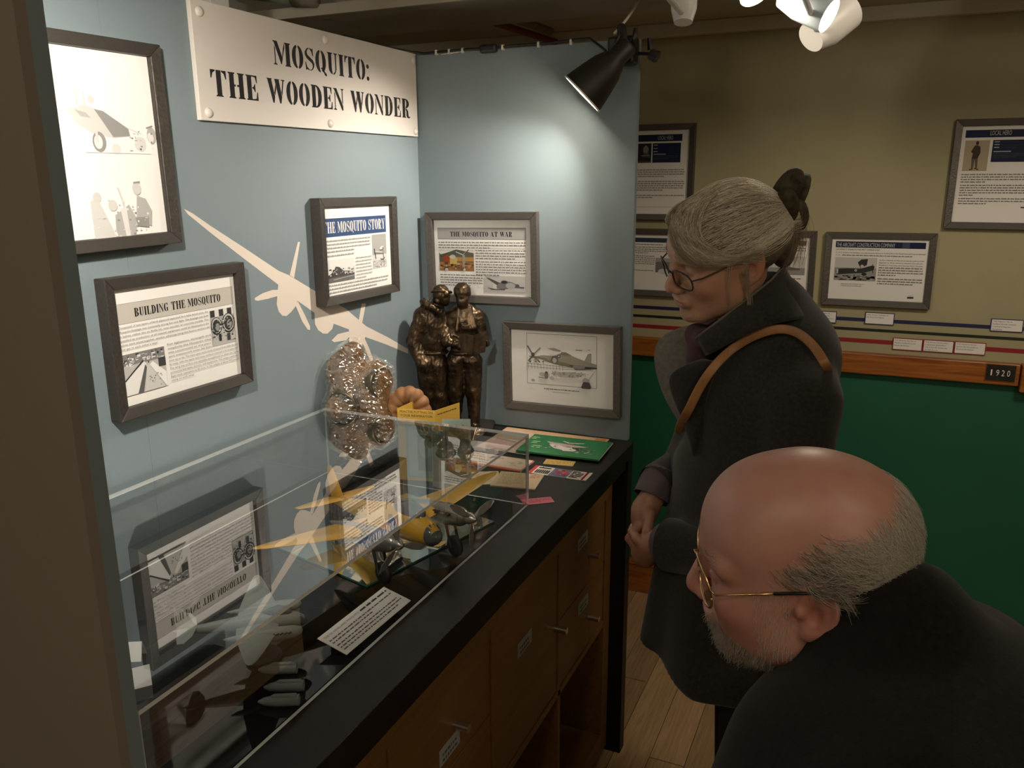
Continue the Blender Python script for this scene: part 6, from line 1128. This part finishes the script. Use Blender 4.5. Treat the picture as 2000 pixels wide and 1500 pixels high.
for n_ in (0.085, -0.09):
    def shoe(p, n_=n_): return smax(smin(p.ell((-0.05, n_, 0.035), (0.10, 0.042, 0.040)), p.cap((0.03, n_, 0.05), (0.03, n_, 0.09), 0.042), 0.02), 0.001-p.Z, 0.004)
    so = sdf_mesh('shoe', shoe, (-0.17, n_-0.06, -0.01), (0.10, n_+0.06, 0.14), 0.007); so.transform(RM4); obj('shoe', so, mat('black_leather', (0.012, 0.011, 0.010), 0.4), WOM)
q0 = WI @ on_ray(coat_w, 1393, 718, 1.1, 1.7, 0.004); MB().ell(q0, (0.011, 0.006, 0.011)).build('button', PLAST, WOM, smooth=True)
cuffm = mat('mauve_cuff', (0.10, 0.075, 0.085), 0.9)
MB().tube([RM @ Vector((-0.060, 0.165, 0.965)), RM @ Vector((-0.110, 0.145, 0.957)), RM @ Vector((-0.152, 0.123, 0.949))], [0.0505, 0.0495, 0.0500], 24, cap=False).build('sleeve_end', WOOL, WOM, smooth=True); MB().tube([RM @ Vector((-0.150, -0.040, 1.040)), RM @ Vector((-0.170, -0.010, 1.034)), RM @ Vector((-0.192, 0.026, 1.024))], [0.0440, 0.0425, 0.0425], 24, cap=False).build('sleeve_end', WOOL, WOM, smooth=True)
MB().tube([RM @ Vector((-0.146, 0.124, 0.950)), RM @ Vector((-0.166, 0.112, 0.944))], [0.040, 0.038], 18, cap=False).build('cuff', cuffm, WOM, smooth=True); MB().tube([RM @ Vector((-0.182, 0.006, 1.040)), RM @ Vector((-0.190, 0.024, 1.026)), RM @ Vector((-0.198, 0.040, 1.004))], [0.037, 0.037, 0.037], 18, cap=False).build('cuff', cuffm, WOM, smooth=True)
# spectacles
spectacles(WOM, WM, mat('tortoise_frame', (0.035, 0.016, 0.010), 0.3), 0.0016, 0.106, 0.033, -0.004, 0.050, 0.036, 0.75, 3.6, (0.078, 0.067, 0.006), (-0.006, 0.078, 0.024), mat('tortoise_frame', (0.035, 0.016, 0.010), 0.3), tilt=0.14)
# hair
def hairvol(p):
    d = p.ell((-0.012, 0, 0.042), (0.104, 0.0840, 0.081)); d = smin(d, p.ell((-0.052, 0, 0.032), (0.062, 0.074, 0.072)), 0.03); d = smin(d, p.ell((-0.022, 0, 0.088), (0.048, 0.048, 0.036)), 0.025)
    d = smin(d, p.ell((0.050, 0.0, 0.070), (0.049, 0.062, 0.043)), 0.02); d = d+0.0020*vnoise(p.X*0.5, p.Y*2, p.Z*2, 60, 41)
    keep = np.maximum(1.05*(p.X-0.062)-(p.Z-0.048), -(p.Z+0.075)-0.2*(p.X+0.05))
    d = smax(d, keep*0.68, 0.012); d = smax(d, -p.ell((-0.004, 0.088, -0.006), (0.028, 0.030, 0.036)), 0.008); d = smax(d, -p.ell((-0.004, -0.088, -0.006), (0.028, 0.030, 0.036)), 0.008)
    d = smin(d, p.ell((-0.125, 0.010, 0.030), (0.026, 0.036, 0.046)), 0.015); d = smin(d, p.ell((-0.112, 0.012, -0.012), (0.022, 0.032, 0.045)), 0.02)
    return d
hv = sdf_mesh('hair', hairvol, (-0.17, -0.11, -0.09), (0.13, 0.11, 0.17), 0.003); hv.transform(WM)
HB = mat('grey_hair_base', (0.145, 0.115, 0.085), 0.6, var=0.3, vscale=60, bump=0.8, bscale=160); obj('hair', hv, HB, WOM)
def hair_r(dirs, cen):
    """distance from cen to the hair surface along dirs (array (...,3))"""
    lo_ = np.full(dirs.shape[:-1], 0.02); hi_ = np.full(dirs.shape[:-1], 0.22)
    for _ in range(16):
        m_ = (lo_+hi_)/2; q_ = cen+dirs*m_[..., None]; inn = hairvol(P3(q_[..., 0], q_[..., 1], q_[..., 2])) < 0; lo_ = np.where(inn, m_, lo_); hi_ = np.where(inn, hi_, m_)
    return lo_
def comb_back(n, seed, start, G, seg=14, lift=0.002, wob=0.05):
    r = np.random.RandomState(seed); cen = np.array([-0.012, 0, 0.045]); S_ = start(r, n)-cen; S_ /= np.linalg.norm(S_, axis=1, keepdims=True); Gd = np.array(G)+r.normal(size=(n, 3))*0.010-cen; Gd /= np.linalg.norm(Gd, axis=1, keepdims=True)
    t = np.linspace(0, 1, seg)[None, :, None]; sag = np.array([0, 0, 1.0])*np.sin(t*math.pi)*(0.12+wob*r.normal(size=(n, 1, 1)))
    D = S_[:, None]*(1-t)+Gd[:, None]*t+sag*0.6+0.02*np.sin(t*6+6.28*r.rand(n, 1, 1))*r.normal(size=(n, 1, 3)); D /= np.linalg.norm(D, axis=2, keepdims=True)
    return cen+D*(hair_r(D, cen)+lift*r.rand(n, 1)+0.0010)[..., None]
def st1(r, n):
    a = r.uniform(-1.45, 1.45, n); b = r.uniform(-0.45, 1, n); return np.stack([0.085*np.cos(a)-0.02-0.06*b*np.cos(a), 0.085*np.sin(a), 0.105-0.080*np.abs(np.sin(a))**1.5+0.02*b], 1)
SILV = mat('silver_hair', (0.70, 0.62, 0.48), 0.38, spec=0.6); ASH = mat('ash_hair', (0.36, 0.28, 0.19), 0.45); rad = np.linspace(0.00042, 0.00022, 20); radf = np.linspace(0.00034, 0.00014, 14)
Gp = (-0.112, 0.022, 0.055)
strands('hair_strands', xf(comb_back(1500, 1, st1, Gp, 20, 0.0034), WM), rad, SILV, WOM); strands('hair_strands', xf(comb_back(2200, 2, st1, Gp, 20, 0.0022), WM), rad, ASH, WOM); strands('hair_strands', xf(comb_back(1400, 12, st1, Gp, 20, 0.0026), WM), rad, mat('brown_hair', (0.16, 0.115, 0.075), 0.5), WOM)
def bangs(n, seed, y0, y1, drop=0.0):
    r = np.random.RandomState(seed); cen = np.array([-0.012, 0, 0.045]); k = r.rand(n, 1)
    P0 = np.array([0.026, 0.0, 0.140])+r.normal(size=(n, 3))*[0.015, 0.012, 0.004]; P1 = np.stack([0.100-0.0*k[:, 0], y0+(y1-y0)*k[:, 0], 0.088-drop-0.022*k[:, 0]], 1)+r.normal(size=(n, 3))*0.005; P2 = np.stack([0.075-0.03*k[:, 0], 0.055+0.022*k[:, 0], 0.022-drop*0.6+0.014*r.rand(n)], 1)+r.normal(size=(n, 3))*0.007; P3_ = np.array([-0.006, 0.088, 0.030])+r.normal(size=(n, 3))*[0.014, 0.004, 0.008]
    t = np.linspace(0, 1, 14)[None, :, None]; q_ = (1-t)**3*P0[:, None]+3*t*(1-t)**2*P1[:, None]*1.02+3*t*t*(1-t)*P2[:, None]+t**3*P3_[:, None]
    D = q_-cen; L_ = np.linalg.norm(D, axis=2, keepdims=True); D = D/L_; hs = head_fn()
    rr_ = np.maximum(hair_r(D, cen)[..., None]*0.998, 0); 
    lo_ = np.full(D.shape[:-1], 0.02); hi_ = np.full(D.shape[:-1], 0.22)
    for _ in range(14):
        m_ = (lo_+hi_)/2; z_ = cen+D*m_[..., None]; inn = hs(P3(z_[..., 0], z_[..., 1], z_[..., 2])) < 0; lo_ = np.where(inn, m_, lo_); hi_ = np.where(inn, hi_, m_)
    return cen+D*(np.maximum(rr_[..., 0], lo_)+0.0015+0.004*r.rand(n, 1))[..., None]
strands('fringe', xf(bangs(520, 5, -0.045, 0.06), WM), radf, SILV, WOM); strands('fringe', xf(bangs(620, 6, -0.04, 0.07), WM), radf, ASH, WOM); strands('fringe', xf(bangs(260, 16, -0.06, 0.05, 0.022), WM), radf, ASH, WOM)
r5 = np.random.RandomState(9); tl = np.linspace(0, 1, 14)[None, :, None]
def loose(n, a, b, c, j): 
    a, b, c = (np.array(q_)+r5.normal(size=(n, 3))*j for q_ in (a, b, c)); return (1-tl)**2*a[:, None]+2*tl*(1-tl)*b[:, None]+tl**2*c[:, None]
strands('loose_strands', xf(np.concatenate([loose(26, (0.005, 0.084, 0.010), (0.004, 0.096, -0.06), (0.010, 0.094, -0.100), 0.004), loose(8, (0.03, 0.078, 0.02), (0.045, 0.085, -0.03), (0.035, 0.075, -0.085), 0.003), loose(60, (-0.125, 0.02, 0.06), (-0.168, 0.02, 0.02), (-0.140, 0.015, -0.055), 0.010), loose(60, (-0.115, 0.03, 0.05), (-0.135, 0.045, 0.0), (-0.100, 0.03, -0.05), 0.010)]), WM), radf, ASH, WOM)
CLIPM = mat('olive_brown_clip', (0.050, 0.042, 0.024), 0.75, var=0.5, vscale=70, bump=0.6, bscale=60, spec=0.2)
cl = empty('hair_clip'); cl.parent = WOM
for (c0, r0_, rx, rz) in (((-0.128, 0.012, 0.098), (0.013, 0.020, 0.034), -0.5, 0.0), ((-0.112, 0.034, 0.078), (0.013, 0.017, 0.026), -0.2, 0.4), ((-0.150, 0.004, 0.072), (0.010, 0.018, 0.036), 0.35, -0.3), ((-0.140, 0.026, 0.052), (0.014, 0.014, 0.022), 0.2, 0.2)):
    MM = WM @ Matrix.Translation((c0[0]+0.004, c0[1], c0[2]-0.008)) @ Euler((rx, -0.35+rz, rz)).to_matrix().to_4x4(); MB().ell((0, 0, 0), tuple(q_*1.42 for q_ in r0_), 16, 10, MM).build('petal', CLIPM, cl, smooth=True)
# shoulder bag with tan strap
BAG = empty('shoulder_bag', (1.05, -0.27, 0.86)); tag(BAG, 'tan strapped shoulder bag worn across the charcoal coat', 'bag'); BI = Matrix.Translation((-1.05, 0.27, -0.86))
TANL = mat('tan_leather', (0.30, 0.135, 0.040), 0.45, var=0.15, vscale=30)
sp_ = [(1322, 848), (1331, 826), (1338, 812), (1346, 800), (1366, 755), (1396, 712), (1430, 680), (1470, 656), (1505, 644), (1535, 641), (1565, 652), (1592, 678), (1608, 704), (1617, 722)]
sc_ = [Vector((1.0, -0.46, 0))+wp(u, v, (0.06, 0.105, 0.135, 0.148, 0.150, 0.150)[i]) if i < 6 else on_ray(coat_w, u, v, 1.1, 1.75, 0.016) for i, (u, v) in enumerate(sp_)]
sc_ += [Vector((*(Vector((1.0, -0.46))+Vector(WR)*r_+Vector(WN_)*n_), z_)) for r_, n_, z_ in ((0.118, -0.02, 1.235), (0.100, -0.14, 1.12), (0.085, -0.225, 0.96))]
cs = [CAM+(p-CAM)*1.0 for p in sc_]; vs = []; W_ = 0.0085
for i, p in enumerate(cs):
    t_ = (cs[min(i+1, len(cs)-1)]-cs[max(i-1, 0)]).normalized(); nn = (CAM-p).normalized() if i < 14 else Vector((0.9, 0.3, 0.1)).normalized(); b_ = t_.cross(nn).normalized(); vs += [BI @ (p+b_*W_), BI @ (p-b_*W_)]
so = MB().add(vs, [(2*i, 2*i+1, 2*i+3, 2*i+2) for i in range(len(cs)-1)]).build('strap', TANL, BAG, smooth=True); so.modifiers.new('solid', 'SOLIDIFY').thickness = 0.003; q1 = so.modifiers.new('sub', 'SUBSURF'); q1.levels = 2; q1.render_levels = 2
MB().box((-0.07, -0.02, -0.09), (0.13, 0.05, 0.09)).build('pouch', TANL, BAG, bevel=0.02); MB().box((-0.075, -0.022, 0.0), (0.135, 0.052, 0.095)).build('flap', TANL, BAG, bevel=0.015)

# ---------------------------------------------------------------- stooping bald visitor in the foreground
MAN = empty('person', (1.42, -1.18, 0)); tag(MAN, 'stooping balding visitor with gold spectacles, white beard and dark jacket in the foreground', 'person')
MI = Matrix.Translation((-1.42, 1.18, 0))
MM_ = MI @ pose(Vector((-0.987, -0.13, -0.099)).normalized(), Vector((0.147, -0.971, -0.189)), Vector((-0.072, -0.201, 0.977)), (1.1263, -1.1378, 1.2065), 1.03)
mhead = sdf_mesh('head', head_fn(man=True), (-0.115, -0.10, -0.17), (0.13, 0.10, 0.14), 0.0024)
MR, MN = (0.988, -0.153), (-0.153, -0.988); RQ = Matrix(((MR[0], MN[0], 0), (MR[1], MN[1], 0), (0, 0, 1))); RQ4 = RQ.to_4x4()
off = Vector((1.3, -1.2, 0))-Vector((1.42, -1.18, 0)); RQ4 = Matrix.Translation(off) @ RQ4
def munder(p):
    d = p.cap((-0.06, 0.0, 1.10), (0.26, 0.10, 0.88), 0.09, 0.12); d = smin(d, p.cap((-0.13, -0.03, 1.16), (-0.06, 0.0, 1.10), 0.052, 0.06), 0.04)
    for s in (1, -1): d = smin(d, p.cap((0.26, 0.10+0.10*s, 0.88), (0.24, 0.10+0.10*s, 0.07), 0.085, 0.045), 0.04)
    d = smin(d, p.cap((-0.02, 0.17, 1.05), (-0.115, 0.21, 0.84), 0.045, 0.038), 0.03); d = smin(d, p.cap((-0.115, 0.21, 0.84), (0.10, 0.20, 0.60), 0.036, 0.028), 0.02)
    d = smin(d, p.cap((-0.06, -0.17, 1.08), (-0.14, -0.18, 0.82), 0.045, 0.038), 0.03); d = smin(d, p.cap((-0.14, -0.18, 0.82), (0.05, -0.06, 0.60), 0.036, 0.028), 0.02)
    return d
def mhands(p):
    d = None
    for (x, n_, z_, s) in ((0.105, 0.20, 0.595, 1), (0.055, -0.058, 0.595, -1)):
        e = p.ell((x+0.022, n_, z_-0.030), (0.034, 0.020, 0.040))
        for i in range(4): e = smin(e, p.cap((x+0.035-0.016*i, n_, z_-0.055), (x+0.045-0.016*i, n_+0.020*s, z_-0.120+0.006*abs(i-1)), 0.0095, 0.008), 0.005)
        e = smin(e, p.cap((x-0.002, n_, z_-0.02), (x-0.030, n_+0.015*s, z_-0.065), 0.0105, 0.009), 0.006); d = e if d is None else np.minimum(d, e)
    return d
_ms = skin_cols((0.52, 0.265, 0.205), (0.52, 0.18, 0.14))
def msk(co):
    c = _ms(co); x, y, z = co[:, 0], co[:, 1], co[:, 2]; up_ = 0.084+0.45*np.clip(-0.050-x, 0, 0.1)-0.85*np.clip(x+0.012, 0, 0.1)
    w_ = np.clip((up_-z)/0.04, 0, 1)*np.clip((0.034-x)/0.02, 0, 1)*np.clip((z+0.055)/0.01, 0, 1)*(~((np.abs(y) > 0.070) & (x > -0.042) & (x < 0.03) & (z < 0.030)))*(~((x > -0.040) & (z < 0.008)))*0.65
    return c*(1-w_[:, None])+np.array((0.20, 0.155, 0.11))*w_[:, None]
mb_ = joinmesh('body', [(mhead, MM_, msk), (sdf_mesh('u', munder, (-0.3, -0.3, 0.0), (0.42, 0.38, 1.25), 0.014), RQ4, flat_skin((0.46, 0.23, 0.15))), (sdf_mesh('h', mhands, (-0.02, -0.12, 0.44), (0.20, 0.28, 0.64), 0.004), RQ4, flat_skin((0.46, 0.22, 0.14)))])
obj('body', mb_, SKIN, MAN)
def jacket(p):
    d = p.ell((-0.020, 0.02, 1.060), (0.165, 0.205, 0.125)); d = smin(d, p.cap((-0.015, 0.165, 1.075), (-0.030, -0.150, 1.055), 0.090), 0.06)
    d = smin(d, p.ell((0.16, 0.07, 0.955), (0.25, 0.215, 0.165)), 0.08); d = smin(d, p.ell((0.24, 0.08, 0.82), (0.20, 0.21, 0.18)), 0.06)
    d = smin(d, p.cap((-0.085, -0.02, 1.165), (-0.118, -0.035, 1.175), 0.080, 0.066), 0.04); d = smin(d, p.ell((-0.115, 0.03, 0.965), (0.125, 0.20, 0.15)), 0.06)
    d = smin(d, p.cap((-0.03, 0.185, 1.06), (-0.125, 0.215, 0.84), 0.080, 0.068), 0.04); d = smin(d, p.cap((-0.125, 0.215, 0.84), (0.085, 0.205, 0.63), 0.064, 0.046), 0.03)
    d = smin(d, p.cap((-0.06, -0.165, 1.04), (-0.155, -0.175, 0.83), 0.078, 0.064), 0.04); d = smin(d, p.cap((-0.155, -0.185, 0.83), (0.035, -0.065, 0.63), 0.060, 0.046), 0.03)
    d = d+0.005*vnoise(p.X, p.Y, p.Z, 24, 51); return smax(d, 0.64-p.Z-0.6*np.clip(0.0, 0, 1), 0.02)
DKJ = mat('dark_brown_jacket', (0.010, 0.0085, 0.0075), 0.98, bump=0.2, bscale=900, var=0.3, vscale=140, spec=0.1, sheen=0.12)
jm = sdf_mesh('jacket', jacket, (-0.34, -0.36, 0.58), (0.46, 0.38, 1.30), 0.009); jm.transform(RQ4); obj('jacket', jm, DKJ, MAN)
def mcollar(p):
    R_ = [[0.85, 0.1, 0.52], [-0.1, 0.99, 0.0], [-0.52, -0.05, 0.85]]; return p.tor((-0.125, -0.035, 1.170), 0.066, 0.0055, R_, 1.0, 1.0)
km = sdf_mesh('shirt_collar', mcollar, (-0.24, -0.14, 1.08), (0.0, 0.08, 1.27), 0.004); km.transform(RQ4); obj('shirt_collar', km, mat('grey_shirt', (0.13, 0.115, 0.09), 0.9), MAN)
def mtr(p):
    d = p.cap((0.26, 0.20, 0.80), (0.24, 0.20, 0.08), 0.105, 0.070); d = np.minimum(d, p.cap((0.26, 0.0, 0.80), (0.24, 0.0, 0.08), 0.105, 0.070)); return smax(d, 0.06-p.Z, 0.01)
tm = sdf_mesh('trousers', mtr, (0.12, -0.12, 0.05), (0.38, 0.32, 0.92), 0.014); tm.transform(RQ4); obj('trousers', tm, mat('black_cloth', (0.010, 0.009, 0.009), 0.9), MAN)
for n_ in (0.20, 0.0):
    def shoe2(p, n_=n_): return smax(smin(p.ell((0.15, n_, 0.040), (0.13, 0.048, 0.045)), p.cap((0.24, n_, 0.05), (0.24, n_, 0.09), 0.046), 0.02), 0.001-p.Z, 0.004)
    so = sdf_mesh('shoe', shoe2, (0.0, n_-0.07, -0.01), (0.33, n_+0.07, 0.15), 0.008); so.transform(RQ4); obj('shoe', so, mat('black_leather', (0.012, 0.011, 0.010), 0.4), MAN)
GOLD = mat('gold_wire', (0.75, 0.52, 0.24), 0.25, 1.0)
spectacles(MAN, MM_, GOLD, 0.0013, 0.104, 0.035, 0.002, 0.058, 0.052, 0.9, 4.0, (0.083, 0.070, 0.010), (-0.008, 0.081, 0.026), PLAST, tilt=0.05)
# grey hair round the sides and back, white beard, eyebrows
upper = lambda x, y: 0.084+0.45*np.clip(-0.050-x, 0, 0.1)-0.85*np.clip(x+0.012, 0, 0.1)
side = lambda x, y, z: (x < 0.034) & (z > -0.052) & (z < upper(x, y)) & ~((np.abs(y) > 0.072) & (x > -0.042) & (x < 0.03) & (z < 0.030)) & ~((x > -0.040) & (z < 0.012)) & ~((x > 0.010) & (z < 0.02))
GH = mat('white_grey_hair', (0.64, 0.59, 0.50), 0.45, spec=0.5); GH2 = mat('brown_grey_hair', (0.20, 0.16, 0.115), 0.5); rs = np.linspace(0.00020, 0.00009, 6)
p_, n_, r_ = surf_pts(mhead, side, 26000, 3); kk = r_.rand(len(p_)) < np.clip((upper(p_[:, 0], p_[:, 1])-p_[:, 2])/0.034, 0.0, 1)**0.8*np.clip((0.036-p_[:, 0])/0.02, 0.1, 1); p_, n_ = p_[kk], n_[kk]; cmb = np.stack([np.full(len(p_), -0.9), -np.sign(p_[:, 1])*0.15, -0.35-1.2*np.clip((-0.05-p_[:, 0])/0.03, 0, 1)], 1)
pp_ = xf(grow(p_, n_, cmb, 0.024, 0.10, r_, curl=0.16), MM_); bk_ = np.clip((-0.02-p_[:, 0])/0.06, 0, 1)*0.6+np.clip((p_[:, 2]-0.02)/0.06, 0, 1)*0.4
k1 = r_.rand(len(p_)) < 0.30+bk_; strands('hair', pp_[k1], rs, GH, MAN); strands('hair', pp_[~k1], rs, GH2, MAN)
brd = lambda x, y, z: (z < -0.050-0.25*np.clip(0.085-x, 0, 0.05)) & (z > -0.135) & (x > 0.028) & ~((np.abs(y) < 0.020) & (z > -0.074) & (x > 0.08))
p_, n_, r_ = surf_pts(mhead, brd, 4500, 4); strands('beard', xf(grow(p_, n_, np.tile(np.array([0.35, 0, -1.0]), (len(p_), 1)), 0.0085, 0.45, r_), MM_), rs, mat('white_beard', (0.50, 0.45, 0.38), 0.5), MAN)
sb_ = lambda x, y, z: (x < 0.045) & (x > 0.012) & (np.abs(y) > 0.045) & (z < 0.02) & (z > -0.06)
p_, n_, r_ = surf_pts(mhead, sb_, 900, 6); strands('sideburn', xf(grow(p_, n_, np.tile(np.array([0.1, 0, -1.0]), (len(p_), 1)), 0.007, 0.15, r_), MM_), rs, GH, MAN)
bw = lambda x, y, z: (x > 0.06) & (np.abs(z-0.034) < 0.006) & (np.abs(y) > 0.010) & (np.abs(y) < 0.052)
p_, n_, r_ = surf_pts(mhead, bw, 150, 8); strands('eyebrow', xf(grow(p_, n_, np.stack([np.full(len(p_), -0.2), np.sign(p_[:, 1]), np.full(len(p_), 0.3)], 1), 0.008, 0.15, r_), MM_), rs, GH2, MAN)
p_, n_, r_ = surf_pts(whead, bw, 160, 9); strands('eyebrow', xf(grow(p_, n_, np.stack([np.full(len(p_), -0.2), np.sign(p_[:, 1]), np.full(len(p_), 0.2)], 1), 0.008, 0.2, r_), WM), rs, GH2, WOM)
